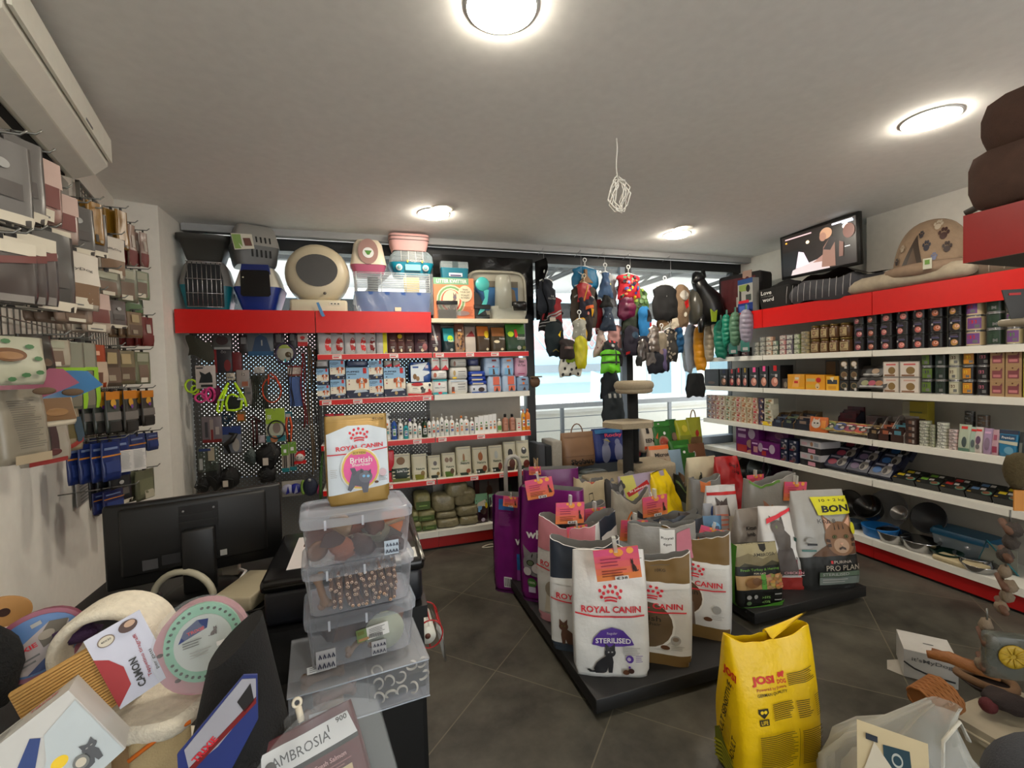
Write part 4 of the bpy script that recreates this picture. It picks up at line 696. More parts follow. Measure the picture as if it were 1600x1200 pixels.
x,z,w_,h=rect(430,461,536,569,YP-.04);t=T('cable_reel_card','round white card ringed by a violet cable','accessory',(x,YP-.04,z));q=MB();q.lathe([(w_*.42,-.004),(w_*.42,.004)],M((.75,.74,.68),.5),24,(0,0,h/2),'y');q.prism([(-w_*.3,h*.75),(w_*.3,h*.75),(w_*.1,h*.92),(-w_*.25,h*.9)],-.006,-.004,M((.62,.68,.3),.5));q.lathe([(w_*.16,-.002),(w_*.16,.002)],M((.4,.34,.26),.6),14,(w_*.16,-.006,h*.45),'y');q.box(-.005,.005,-.006,-.004,h*.1,h*.25,M('tea',.5));q.build('card',t)
q=MB();q.tube([(w_*.47*math.cos(a),.003*math.sin(5*a),h/2+h*.47*math.sin(a))for a in[2*PI*i/28 for i in range(28)]],.009,M((.22,.17,.28),.35),6,closed=True);q.build('cable',t)
for a,c,tp,bt,col,d in((470,479,552,668,(.55,.04,.07),'bright red flat lead hanging straight down'),(481,491,540,742,(.42,.34,.24),'long gold patterned lead at the right of the panel'),(488,493,549,600,(.52,.28,.14),'short tan leather lead'),(492,500,545,735,(.12,.085,.07),'long dark brown lead at the panel edge'),(452,458,556,640,(.07,.06,.07),'black lead left of the blue cloth pack')):
 x,z,w_,h=rect(a,c,tp,bt,YP-.05);t=T('dog_lead',d,'lead',(x,YP-.05,z));q=MB();m=M(col,.5,kind='cloth');q.tube([(-w_*.2+.01*math.sin(i*.7),.01*math.cos(i*.5),h*i/12)for i in range(13)],w_*.28,m,6,flat=.4);q.tube([(w_*.2+.006*math.sin(i*.7+1),.012+.01*math.cos(i*.5),h*(.03+.97*i/12))for i in range(13)],w_*.24,m,6,flat=.4);q.build('strap',t)
 q=MB();q.lathe([(.004,-.02),(.006,-.01),(.003,.012)],M('slv',.25,.9),8,(0,0,0));q.build('clip',t);hook(t,0,h,.15)
pack('red and white festive card above the leads',465,481,522,541,(.75,.7,.68),[R(-1,0,1,.35,'red'),E(0,.7,.5,.14,'red'),R(-.3,.5,.3,.56,'blk')],YP-.04)
t,w_,h=hang('cloth_pack','flat blue cooling cloth under a white and red card','accessory pack',452,472,571,635,YP-.02);q=MB();q.rbox(-w_/2,w_/2,-.01,.01,0,h*.72,M((.30,.40,.62),.6),.003);q.build('cloth',t);q=MB();q.box(-w_*.55,w_*.55,-.012,.012,h*.74,h,M((.72,.66,.62),.5));q.box(-w_*.55,w_*.55,-.013,.013,h*.95,h,M('drd',.5));q.box(-w_*.55,w_*.55,-.013,.013,h*.74,h*.79,M((.45,.2,.16),.5));q.build('header_card',t);hook(t,0,h)
pack('white card showing a black dog body warmer',306,337,571,607,(.70,.66,.64),[G([(-.7,.25),(.75,.25),(.72,.55),(.5,.72),(0,.62),(-.6,.75),(-.45,.55)],(.07,.09,.1)),R(-.5,.06,.75,.17,(.09,.1,.1)),R(-.9,.86,-.2,.92,'dgr')],YP-.12)
loops('lime green collar loop at the left of the panel',288,310,592,614,(.66,.80,.14),[ringp(0,.5,.85,.45),ringp(.4,.2,.5,.3,.01)],.008,YP-.12)
loops('pink looped dog harness below the white card',303,337,606,628,(.85,.24,.52),[ringp(-.4,.3,.5,.3),ringp(.5,.5,.42,.5,.0),ringp(.1,.55,.4,.35,.01)],.008,YP-.13)
q=MB();x,z,w_,h=rect(328,346,600,632,YP-.04);q.ball((0,0,h/2),h/2,M((.36,.06,.22),.8,kind='cloth'),12,(w_/h,.5,1),.3,3);q.build('plush_toy',label='dark magenta soft toy behind the pink harness',cat='dog toy',loc=(x,YP-.04,z))
loops('large fluorescent yellow green harness in the middle of the panel',339,386,598,643,(.72,.88,.12),[[(-.2,0,1),(-.5,-.01,.75),(-.85,-.02,.4),(-.98,-.02,.08),(-.9,-.02,0),(-.7,-.02,.05),(-.55,-.01,.5),(-.3,0,.85)],[(.2,0,1),(.5,-.01,.75),(.85,-.02,.45),(.98,-.02,.15)],[(.3,0,.9),(.55,-.01,.65),(.7,-.02,.4),(.6,-.02,.1),(.2,-.02,.04),(-.3,-.02,.06),(-.38,-.02,.3),(-.2,-.02,.56),(.1,-.02,.6),(.45,-.02,.5)]],.009,YP-.15,extra=[('chest_pad',lambda q,w,h:(q.ball((0,.0,h*.3),h*.22,M((.09,.12,.10),.7,kind='cloth'),12,(1.3,.3,1)))),('reflector',lambda q,w,h:(q.box(-w*.42,-w*.25,-.03,-.015,h*.40,h*.45,M((.75,.78,.78),.3)),q.box(w*.2,w*.42,-.03,-.015,h*.40,h*.45,M((.75,.78,.78),.3))))])
loops('orange and black collar loop with studs',409,440,583,629,(.70,.22,.08),[ringp(0,.42,.95,.42),[(-.25,0,.95),(-.3,-.01,.6)],[(-.1,0,1),(.5,-.01,.85),(.9,-.02,.5)]],.011,YP-.1,'dog_collar','collar',.5)
loops('cluster of dark chains and muzzles behind the orange collar',392,418,586,642,(.20,.21,.17),[[(-.8+.25*i,.02*math.sin(i),1),(-.7+.22*i,.0,.5),(-.9+.26*i,.0,.05)]for i in range(8)],.006,YP-.03,'chain','chain')
pack('grey white price card over the chains',397,413,573,583,(.66,.64,.62),[R(-.5,.3,.6,.7,'lgr')],YP-.07);pack('small white card above the yellow harness',354,367,583,594,(.68,.64,.58),[R(-.7,.3,.7,.5,'mgr')],YP-.08)
pack('white nail care card with orange print',370,390,578,606,(.60,.56,.54),[R(-.2,.1,.8,.35,(.62,.36,.26)),X('12',.1,.75,.14,'dgr')],YP-.02);pack('white strip of collar cards beside the chains',382,396,592,632,(.50,.47,.46),[R(-.5,.7,.5,.85,'mgr'),R(-.5,.4,.5,.5,'mgr')],YP-.01)
x,z,w_,h=rect(415,446,638,691,YP-.06);t=T('cable_card','lime and white card with a coiled black tie-out cable','accessory pack',(x,YP-.06,z),group=GR);q=MB();q.rbox(-w_/2,w_/2,0,.01,0,h,M((.72,.72,.64),.5),.006);print_on(q,[R(-1,.55,1,1,(.55,.66,.16)),R(-1,.02,1,.2,(.10,.42,.46)),X('FIX',-.6,.75,.12,'wht',.4),E(.1,.42,.4,.16,(.5,.44,.4)),E(-.2,.1,.4,.1,(.7,.45,.28))],lambda x_,z_,l:(x_,-.001-l,z_),w_/2*.97,h);q.build('card',t)
q=MB();q.tube([(w_*(.05+.42*math.cos(a)),-.014-.002*i,h*(.38+.26*math.sin(a)))for i in range(3)for a in[2*PI*k/18 for k in range(18)]],.006,M((.06,.07,.1),.35),6);q.build('cable',t);hook(t,0,h*.95)
t,w_,h=hang('pliers','orange and black handled claw pliers on a teal card','tool',446,457,644,694,YP-.06);q=MB()
for s in(-1,1):q.tube([(s*.1*w_,0,h*.02),(s*.25*w_,0,h*.3),(s*.42*w_,0,h*.55),(s*.2*w_,0,h*.85)],.008,M((.78,.30,.1)if s>0 else(.70,.26,.1),.45),6)
q.build('handles',t);q=MB();q.tube([(0,0,0),(0,0,h*.3)],.012,M('dgr',.4,.6),6);q.build('jaw',t);q=MB();q.box(-w_*.5,w_*.5,.008,.014,h*.75,h*1.02,M((.08,.34,.40),.5));q.box(-w_*.4,w_*.3,.004,.008,h*.82,h*.95,M('lgr',.5));q.build('card',t)
pack('white and red pack with grooming tools',316,347,651,691,(.42,.38,.40),[R(-1,0,1,.12,'drd'),R(-.2,.1,.2,.9,(.55,.5,.48)),R(-.1,.08,.15,.5,'drd'),R(-.7,.2,-.4,.8,(.2,.2,.22)),R(.4,.3,.8,.6,(.62,.58,.56))],YP-.08)
x,z,w_,h=rect(348,377,666,708,YP-.06);t=T('muzzle_card','blue and white card with a black leather muzzle','accessory pack',(x,YP-.06,z),group=GR);q=MB();q.rbox(-w_/2,w_/2,0,.01,0,h,M((.40,.41,.44),.5),.004);print_on(q,[R(-1,.7,1,1,(.12,.2,.42)),E(.4,.3,.4,.25,(.6,.58,.55))],lambda x_,z_,l:(x_,-l,z_),w_/2,h);q.build('card',t)
q=MB();q.tube([(-w_*.1,-.02,h*.75),(w_*.25,-.03,h*.7),(w_*.05,-.04,h*.5),(-w_*.3,-.03,h*.35),(-w_*.1,-.02,h*.02)],[.008,.02,.022,.02,.008],M((.07,.065,.06),.5),7);q.build('muzzle',t);hook(t,0,h*.95)
pack('small orange and mustard box above the white dots',370,384,643,659,(.42,.33,.12),[R(-.8,.15,.7,.75,(.75,.40,.16))],YP-.04)
loops('teal and black coiled lead under the yellow harness',345,372,640,664,(.10,.20,.28),[ringp(-.2,.6,.6,.35),ringp(-.5,.35,.4,.3,.01),[(.2,0,1),(.6,-.01,.7)]],.008,YP-.05,'dog_lead','lead')
loops('dark maroon lead loop in the middle of the dots',385,410,650,700,(.24,.09,.09),[[(-.8,0,.9),(0,-.01,1),(.8,0,.8)],[(-.2,0,.9),(-.1,-.01,.5),(-.2,0,.02)],[(.3,0,.9),(.35,-.01,.5),(.2,0,.1)]],.008,YP-.03,'dog_lead','lead')
pack('small white ghost shaped tag below the cards',404,414,680,692,(.62,.58,.60),[],YP-.07)
for i,(a,c,tp,bt)in enumerate(((440,452,694,737),(450,464,690,735))):pack('green and white nail clipper card, '+('left' if i==0 else 'right')+' one of two',a,c,tp,bt,(.62,.58,.54),[R(-1,.6,1,1,(.42,.58,.22)),R(-.4,.15,-.1,.6,(.15,.12,.12)),R(.1,.15,.4,.6,(.15,.12,.12)),R(-1,0,1,.14,(.08,.45,.48)),R(-.3,.7,.4,.82,'wht')],YP-.08+.02*i)
x,z,w_,h=rect(463,475,704,724,YP-.08);q=MB();q.ball((0,0,h*.5),h*.36,M((.8,.76,.74),.8),10);q.prism([(-h*.36,h*.58),(h*.36,h*.58),(h*.3,h*1.0),(-h*.2,h*.9)],-.02,.02,M('red',.8));q.box(-h*.4,h*.4,-.025,.025,0,h*.2,M('red',.8));q.ball((-h*.12,-h*.34,h*.55),.004,M('blk',.4),6);q.ball((h*.14,-h*.34,h*.55),.004,M('blk',.4),6);q.build('festive_toy',label='small red and white bearded toy face near the leads',cat='dog toy',loc=(x,YP-.08,z))
x,z,w_,h=rect(311,341,698,736,YP-.1);q=MB();q.rbox(-w_/2,w_/2,-.03,.03,0,h,M((.34,.38,.34),.12,kind='clear',spec=1.6),.006);q.box(-w_*.1,w_*.1,-.01,.01,h*.1,h*.8,M('dgr',.5));q.box(w_*.05,w_*.38,-.033,-.031,h*.45,h*.98,M((.62,.58,.5),.5));q.box(-w_*.42,-w_*.25,-.033,-.031,h*.1,h*.55,M('lgr',.5));q.box(-w_*.4,w_*.2,-.034,-.033,h*.85,h*.95,M((.12,.2,.4),.5));q.build('clear_pack',label='clear plastic box pack with white card at the lower left of the panel',cat='accessory pack',loc=(x,YP-.1,z))
rn=random.Random(5)
for i,(a,c,tp,bt,d)in enumerate(((322,352,722,764,'black harness backpack left of the white dots'),(338,378,728,766,'black muzzle cluster with white labels'),(398,440,690,735,'black padded harness with square white label'),(402,432,728,756,'black muzzle box in front of the dots, by the till screen'),(306,330,745,770,'small black pouch behind the screen edge'),(380,402,700,728,'grey green rope toy hanging in the dots'))):
 x,z,w_,h=rect(a,c,tp,bt,YP-.08);q=MB();m=M((.07,.07,.07)if i<5 else(.25,.29,.28),.6,kind='cloth');q.ball((0,0,h*.5),h*.45,m,14,(w_/h,.4,1),.5,i)
 for k in range(3):q.tube([(w_*rn.uniform(-.4,.4),-.05,h*rn.uniform(.1,.9)),(w_*rn.uniform(-.4,.4),-.07,h*.5),(w_*rn.uniform(-.4,.4),-.05,h*rn.uniform(.1,.9))],.008,m,6,flat=.4)
 if i in(1,2):q.box(-w_*.12,w_*.08,-.09,-.088,h*.25,h*.5,M((.75,.71,.66),.5))
 q.tube([(0,.1,h*.9),(0,-.02,h*.9)],.003,M('slv',.3,.9),5);q.build('dog_harness' if i<5 else 'rope_toy',label=d,cat='harness' if i<5 else 'dog toy',group=GR,loc=(x,YP-.08,z))
x,z,w_,h=rect(440,472,752,776,YP-.1);t=T('ball_pack','two blue and white balls on a card beside the till screen','dog toy',(x,YP-.1,z));q=MB();q.box(-w_/2,w_/2,.02,.024,0,h,M((.62,.6,.56),.5));q.build('card',t)
for s in(-1,1):
 q=MB();q.ball((s*w_*.2,0,h*.5),h*.34,M((.10,.13,.5)if s>0 else(.62,.62,.7),.4),14,(1.1,.5,1));q.prism([(s*w_*.2-h*.1,h*.2),(s*w_*.2+h*.12,h*.3),(s*w_*.2+h*.05,h*.75)],-h*.185,-h*.15,M((.1,.12,.48)if s<0 else(.6,.6,.7),.4));q.build('ball',t)
x,z,w_,h=rect(473,496,742,776,YP-.12);q=MB();q.ball((0,0,h*.45),h*.42,M((.12,.14,.22),.7,kind='cloth'),12,(.8,.4,1));q.tube([(-w_*.45*math.cos(a)-.01,-.03,h*.5+h*.45*math.sin(a))for a in[PI*.5*i/6-PI/4 for i in range(7)]],.01,M((.42,.55,.2),.5),6);q.lathe([(.012,-.003),(.012,.003)],M('lgr',.4),12,(0,-h*.17,h*.8),'y');q.build('treat_bag',label='navy and lime treat bag at the bottom of the leads',cat='accessory',loc=(x,YP-.12,z))
for k,(a,c,tp,bt,col,d)in enumerate(((494,506,752,772,(.62,.2,.36),'pink striped rope toy beside the gold pouch'),(496,512,700,790,(.20,.34,.13),'tall green leaf shaped toy beside the gold pouch'))):
 x,z,w_,h=rect(a,c,tp,bt,YP-.12);q=MB();q.tube([(-w_*.3+w_*.5*(i/6)**2,0,h*i/6)for i in range(7)],[w_*.1,w_*.32,w_*.42,w_*.42,w_*.36,w_*.25,w_*.06],M(col,.7,kind='cloth'),8,flat=.4);q.build('cat_toy',label=d,cat='pet toy',loc=(x,YP-.12,z))
# ================================================================ shelving along the right wall
XF=3.647;RZR=-PI/2
ZA,ZB,ZC,ZD,Z0=1.612,1.297,.932,.622,.166
for k,(y0,y1)in enumerate(((3.40,4.22),(2.412,3.40),(1.42,2.412),(.43,1.42))):
 bay(['right wall shelf unit nearest the window with red header','right wall shelf unit under the tilted screen with red header','right wall shelf unit under the paw print cat cave','right wall shelf unit at the right picture edge'][k],0,y1-y0,[(ZA,0),(ZB,0),(ZC,0),(ZD,0)],dep=.42,loc=(XF,(y0+y1)/2,0),rz=RZR)
def rs(a,c,top,bot=None,z=None,x=XF+.02):
 m=(a+c)/2;ym=top if bot is None else(top+bot)/2;p=at(a,ym,x=x);q=at(c,ym,x=x);z0=z if z is not None else at(m,bot,x=x).z
 return(p.y+q.y)/2,abs(p.y-q.y),z0,at(m,top,x=x).z-z0
def rbuild(q,name,label,cat,group,y,z,dx=0,rz=0,x=XF+.03):return q.build(name,label=label,cat=cat,group=group,loc=(x+dx,y,z),rz=RZR+rz)
def stacks(data,z,name,cat,group,where,make,x=XF+.03):
 for i,(a,c,n,d,h,*args)in enumerate(data):
  y,w_,_,_=rs(a,c,560 if z==ZA else 600 if z==ZB else 660,z=z);w_=abs(w_);q=MB();make(q,w_*.98,h,*args);o=None
  for k in range(n):
   l=f'{d}, {lv(k, n)}, {ORD[i]} stack {where}' if n>1 else f'{d}, {ORD[i]} from the window {where}'
   loc=(x+w_/2,y,z+k*h+.0005*k)
   if o is None:o=q.build(name,label=l,cat=cat,group=group,loc=loc,rz=RZR)
   else:dup(o,loc,label=l,rz=RZR+.25*math.sin(k*2.3+i))
def tin(q,w,h,c,c2,c3='lgr'):can(q,w/2,h,M(c,.4),[R(-.8,.15,.8,.85,c2),R(-.5,.5,.3,.7,c3),R(.1,.2,.6,.4,'mgr')],n=16)
def meat(q,w,h,c=(.62,.28,.26)):
 can(q,w/2,h,M((.09,.075,.085),.35),[E(.15,.3,.42,.2,c),E(.25,.34,.25,.1,(.85,.66,.6)),R(-.35,.62,.6,.70,(.3,.28,.42)),R(-.3,.74,.5,.79,(.32,.3,.34)),R(-.55,.5,-.3,.62,(.7,.68,.66)if c[0]>.6 else(.2,.18,.2))],rim=(.3,.3,.3),n=16)
gA='tins on the top right wall shelf'
stacks([(1127,1140,1,'short black tin behind the hanging coats',.06,(.10,.10,.11),(.2,.1,.1)),(1141,1153,1,'short black tin behind the hanging coats',.06,(.10,.10,.11),(.22,.2,.18)),(1154,1166,2,'short black tin beside the grey coat',.045,(.11,.11,.11),(.25,.12,.14)),
 (1174,1183,3,'grey green small tin',.044,(.55,.55,.50),(.62,.62,.58)),(1184,1193,4,'grey small tin',.044,(.50,.51,.48),(.6,.6,.56)),(1193,1204,4,'cream and peach small tin',.044,(.75,.60,.50),(.74,.72,.66)),(1204,1213,3,'cream small tin with green band',.044,(.35,.45,.38),(.72,.72,.65)),(1214,1225,4,'pink small tin',.044,(.72,.50,.50),(.74,.70,.66)),(1225,1236,4,'lilac grey small tin',.044,(.42,.38,.45),(.7,.7,.66)),(1237,1247,4,'pale green small tin',.044,(.48,.55,.38),(.68,.70,.6)),(1247,1260,6,'beige small tin',.032,(.66,.60,.44),(.5,.46,.34))],ZA,'food_tin','tin',gA,'on top right shelf',tin)
def jar(q,w,h):
 q.lathe([(w*.44,0),(w*.5,h*.04),(w*.5,h*.74),(w*.44,h*.84),(w*.42,h*.86)],M((.36,.25,.16),.25),16);q.lathe([(w*.46,h*.84),(w*.47,h*.98),(w*.42,h)],M((.42,.34,.16),.35,.5),16)
 print_on(q,[R(-.75,.12,.75,.68,(.66,.58,.42)),E(-.1,.42,.32,.16,(.40,.28,.18)),R(-.5,.16,.6,.22,(.4,.3,.2)),E(-.05,.45,.16,.09,(.62,.5,.38)),R(-.3,.56,.5,.62,(.45,.36,.26))],lambda x,z,l:(math.sin(2*x/w)*(w/2+l),-math.cos(2*x/w)*(w/2+l),z),w/2,h,w*.2,.0008,.0003)
stacks([(a,c,2,'brown glass food jar with cream label',.118)for a,c in((1262,1277),(1277,1291),(1291,1306),(1306,1325))],ZA,'food_jar','jar','jars on the top right wall shelf','of jars',jar)
stacks([(a,c,3,d,.102,col)for a,c,d,col in((1328,1347,'tall black meat tin',(.60,.30,.34)),(1348,1367,'tall black meat tin',(.55,.27,.2)),(1369,1391,'tall black meat tin',(.66,.36,.36)),(1394,1416,'tall black meat tin',(.72,.40,.38)),(1419,1442,'tall black meat tin',(.70,.36,.33)),(1445,1470,'tall black tin with orange seal',(.62,.34,.22)),(1474,1500,'tall black tin with yellow picture',(.65,.48,.25)))],ZA,'food_tin','tin','tall black tins on the top right wall shelf','right of the jars',meat)
stacks([(1502,1531,3,'cream tin with red and violet label',.096,(.72,.64,.50),(.42,.25,.50),'red'),(1534,1562,3,'dark green tin',.1,(.08,.15,.10),(.10,.2,.13),(.14,.24,.16)),(1566,1592,3,'cream tin with green band',.098,(.66,.62,.48),(.42,.25,.48),(.28,.50,.2)),(1594,1618,3,'pale tin at the picture edge',.098,(.7,.66,.56),(.3,.25,.45),'red')],ZA,'food_tin','tin','wide tins at the end of the top right wall shelf','past the black tins',tin)
blk=lambda c,t=(.6,.2,.2):[E(.0,.28,.6,.2,c),E(.15,.33,.3,.1,(.85,.66,.58)),X('Premium',-.05,.6,.08,(.5,.5,.5),1.2),R(-.2,.76,.4,1.,t),R(.1,.5,.5,.62,(.72,.7,.7))]
for i,(a,c,tp,art)in enumerate(((1099,1122,577,[E(0,.2,.5,.08,(.3,.2,.15))]),(1123,1136,577,blk((.5,.35,.25),'nav')),(1137,1147,577,blk((.62,.25,.25))),(1148,1157,575,blk((.72,.42,.38),'red')),(1158,1167,575,blk((.70,.4,.36),(.6,.5,.1))),(1169,1184,574,blk((.72,.45,.38),'hot')),(1185,1199,572,blk((.74,.48,.38),'hot')),(1200,1218,571,blk((.74,.46,.38),'red')))):
 y,w_,z,h=rs(a,c,tp,z=ZB);q=MB();carton(q,w_*.96,.16,h,M((.085,.085,.09),.4),art,sideart=[R(-.9,.05,.9,.95,(.1,.1,.1))]);rbuild(q,'treat_carton',f'black carton with meat picture, {ORD[i]} from the window on the second right shelf','box','black cartons on the second right wall shelf',y,z,.08)
x_=XF+.03
for a,c,tp,bt,col,d,art,dp,off in((1228,1252,569,590,(.45,.43,.41),'grey box with script behind the yellow display',[R(-.7,.6,.7,.66,'mgr'),R(-.8,.1,-.2,.3,'lgr')],.05,.14),(1256,1312,563,None,(.13,.11,.08),'row of brown and black pouches behind the yellow packs',[R(-.95,.5,-.4,.95,(.40,.28,.12)),R(-.3,.6,.3,.9,(.22,.18,.12)),R(.4,.5,.9,.9,(.28,.2,.1))],.08,.24),
 (1229,1256,585,None,(.80,.56,.06),'yellow cardboard display of pouches by the black cartons',[G([(-.5,.1),(.3,.15),(.55,.98),(-.1,.98)],(.86,.62,.3)),R(-.2,.4,.25,.55,'red'),R(-.1,.65,.35,.8,'off'),R(-.5,.05,.9,.14,(.85,.62,.05))],.16,0),(1257,1288,586,None,(.84,.58,.10),'orange yellow carton showing a pale puppy',[R(-.9,.55,0,.75,(.70,.66,.45)),E(.35,.66,.26,.17,'red'),E(.25,.24,.22,.2,(.82,.72,.55)),E(.25,.17,.06,.05,'blk'),R(-.9,.1,.0,.35,(.8,.62,.1))],.12,0),(1289,1309,588,None,(.86,.64,.14),'small yellow pouch with a dark band beside the puppy carton',[R(-.8,.45,.8,.75,(.2,.22,.25)),G([(-.4,.9),(.1,.6),(.3,.95)],'crm'),R(-.6,.1,.6,.3,(.78,.55,.1))],.08,0),
 (1218,1229,592,None,(.25,.22,.2),'leaning dark pouch left of the yellow display',[E(0,.4,.5,.3,(.5,.45,.38))],.06,.02)):
 y,w_,z,h=rs(a,c,tp,bt,None if bt else ZB);q=MB();carton(q,w_*.97,dp,h,M(col,.4),art);rbuild(q,'food_carton',d,'box',None,y,z if bt is None else ZB,dp/2+off)
k=0
for col,(a,c)in enumerate(((1310,1325),(1326,1340))):
 for r,(tp,bt)in enumerate(((599,613),(582,599),(566,582))):
  y,w_,z,h=rs(a,c,tp,bt,z=ZB+(0,.088,.175)[r]);q=MB();carton(q,w_*.97,.14,.084,M((.10,.09,.09),.4),[G([(-.95,.1),(.95,.1),(.95,.95),(-.95,.95)],(.13,.12,.11)),E(.0,.5,.7,.3,(.52,.44,.30)),E(0,.5,.55,.22,[(.2,.2,.15),(.4,.3,.2),(.8,.76,.72)][r]),R(.1,.05,.6,.3,(.74,.72,.7))])
  rbuild(q,'food_tray_carton',f'black open carton of food trays, {["left","right"][col]} column, {lv(r, 3)} one','box','open cartons of trays on the second right wall shelf',y,z,.07)
for i in range(5):
 q=MB();tray(q,.11,.085,.035,M((.52,.42,.2),.3,.5),M((.16,.14,.13),.35),[E(0,.5,.5,.25,[(.5,.5,.35),(.6,.2,.3),(.55,.35,.2),(.2,.2,.2),(.6,.5,.4)][i]),R(-.6,.1,.6,.25,'lgr')])
 y,w_,z,h=rs(1343+(i%3)*11,1358+(i%3)*11,590,z=ZB);o=rbuild(q,'food_tray',f'gold rimmed food tray on edge, {ORD[i]} beside the white boxes','food tray','gold rimmed trays on the second right wall shelf',y,ZB+.055+.09*(i//3),.03+.04*(i//3));o.rotation_euler.x=1.2
for r,(tp,z)in enumerate(((588,ZB),(561,ZB+.115))):
 for cidx,(a,c)in enumerate(((1377,1401),(1403,1433))):
  y,w_,_,_=rs(a,c,tp,z=z);q=MB();carton(q,w_*.97,.12,.112,M((.66,.63,.60),.45),[R(-.9,.06,.9,.94,(.80,.76,.72)),E(.1,.42,.45,.24,(.50,.40,.24)),R(-.6,.76,.6,.86,(.75,.35,.35)if r else(.75,.6,.55)),R(-.8,.06,.5,.16,(.5,.36,.26))])
  rbuild(q,'food_carton',f'white carton with golden picture, {["lower","upper"][r]} {["left","right"][cidx]} of four','box','white cartons on the second right wall shelf',y,z,.06,.12)
stacks([(1434,1454,3,'black and lime tin',.094,(.07,.10,.08),(.32,.42,.12),(.2,.16,.3)),(1455,1475,3,'dark green tin',.094,(.06,.11,.08),(.08,.15,.11),(.15,.24,.18)),(1477,1497,3,'cream tin with dog picture',.094,(.60,.60,.52),(.72,.70,.6),(.3,.18,.12)),(1498,1519,3,'black tin with orange and yellow bands',.094,(.10,.08,.07),(.75,.50,.12),(.85,.72,.1)),(1521,1543,3,'black tin with pink rosette',.094,(.07,.06,.08),(.10,.09,.1),(.65,.35,.42))],ZB,'food_tin','tin','tins on the second right wall shelf','on second right shelf',tin)
for cidx,(a,c)in enumerate(((1545,1568),(1569,1595),(1597,1625))):
 for r in range(3):
  y,w_,_,_=rs(a,c,590,z=ZB);q=MB();pc=(.62,.50,.36)if cidx<2 else(.62,.62,.2);carton(q,w_*.97,.1,.092,M(pc,.5),[R(-.7,.2,.7,.72,(.48,.25,.27)),R(-.55,.28,.5,.45,(.72,.45,.46)),E(-.1,.88,.12,.05,'brn'),G([(.4,.72),(.75,.72),(.7,.92)],(.42,.22,.25))]);rbuild(q,'food_carton',f'kraft carton with plum label, {ORD[cidx]} column, {lv(r,3)} one','box','kraft cartons on the second right wall shelf',y,ZB+r*.0925,.05)
cols=[((.56,.56,.57),(.40,.4,.42)),((.60,.52,.50),(.45,.3,.32)),((.72,.66,.58),(.62,.3,.32)),((.74,.70,.62),(.45,.28,.30)),((.74,.72,.62),(.35,.42,.3)),((.70,.68,.58),(.55,.42,.3)),((.74,.66,.58),(.66,.2,.25)),((.74,.68,.56),(.66,.4,.25)),((.76,.70,.58),(.62,.45,.3)),((.72,.62,.54),(.72,.2,.25)),((.18,.12,.2),(.3,.22,.34)),((.72,.70,.62),(.42,.45,.3))]
def smallbox(q,w,h,a,b):carton(q,w,w,h,M(a,.45),[R(-.7,.12,.5,.5,b),E(.2,.6,.4,.22,(.62,.46,.34)),R(-.8,.75,.6,.85,b),R(.3,.2,.8,.45,'off')],[R(-.7,.3,.7,.7,b)])
stacks([(a,c,5,'small pale carton',.052,*cols[i])for i,(a,c)in enumerate(((1103,1110),(1110,1117),(1118,1125),(1125,1132),(1133,1140),(1141,1149),(1149,1156),(1157,1165),(1166,1174),(1175,1183),(1184,1192),(1193,1205)))],ZC,'food_carton','box','small cartons on the third right wall shelf','on third right shelf',smallbox)
def slant(d,a,c,top,col,inner,z,front=.35,dep=.16,x=XF+.03,name='display_carton',n=0):
 y,w_,_,_=rs(a,c,top,z=z);h=rs(a,c,top,z=z)[3];w_*=.96;q=MB();m=M(col,.6);side=[(0,0),(dep,0),(dep,h),(dep*.7,h),(0,h*front)]
 for s in(-1,1):q.prism(side,s*w_/2-.003,s*w_/2+.003,m,'yz')
 q.box(-w_/2,w_/2,dep-.004,dep,0,h,m);q.box(-w_/2,w_/2,0,.004,0,h*front,M(inner[0],.4));q.box(-w_/2,w_/2,0,dep,0,.004,m)
 for i in range(3):q.box(-w_*.46,w_*.46,.012+.045*i,.03+.045*i,.004,h*(front+.22+.14*i),M(inner[i%len(inner)],.35));q.box(-w_*.2,w_*.25,.011+.045*i,.012+.045*i,h*front*.9,h*(front+.15+.14*i),M(inner[(i+1)%len(inner)],.35))
 rbuild(q,name,d,'display box',None,y,z,0,x=x)
slant('yellow slanted display of pouches at the end of the small cartons',1190,1204,647,(.78,.66,.08),[(.85,.72,.12),(.74,.6,.1)],ZC)
slant('navy display box of pouches, first beside the yellow display',1205,1220,646,(.36,.28,.18),[(.12,.13,.2),(.3,.34,.4)],ZC)
slant('open brown cardboard display with navy front, second of three',1221,1238,645,(.36,.28,.18),[(.10,.11,.16),(.36,.4,.3)],ZC)
slant('open brown cardboard display with navy front, third of three',1239,1263,644,(.36,.28,.18),[(.10,.1,.14),(.5,.42,.36)],ZC)
y,w_,z,h=rs(1262,1288,652,z=ZC);q=MB();bag(q,w_,.06,h,M((.72,.36,.14),.35),[E(-.2,.55,.5,.28,(.72,.68,.64)),E(-.35,.6,.1,.05,'dgr'),E(0,.6,.1,.05,'dgr'),G([(-.6,.7),(-.5,.95),(-.3,.78)],(.7,.66,.6)),G([(.2,.7),(.15,.95),(-.05,.78)],(.7,.66,.6)),R(.4,.3,.9,.8,(.8,.5,.2))],seed=5,nu=10,nv=8,L=.03);rbuild(q,'cat_food_pouch','orange pouch with a white cat face on the third right shelf','pet food pouch',None,y,ZC,.03,.15)
slant('dark red and navy display box behind the orange cat pouch',1285,1313,645,(.10,.10,.16),[(.30,.09,.12),(.22,.08,.1)],ZC,.7,.1,XF+.2)
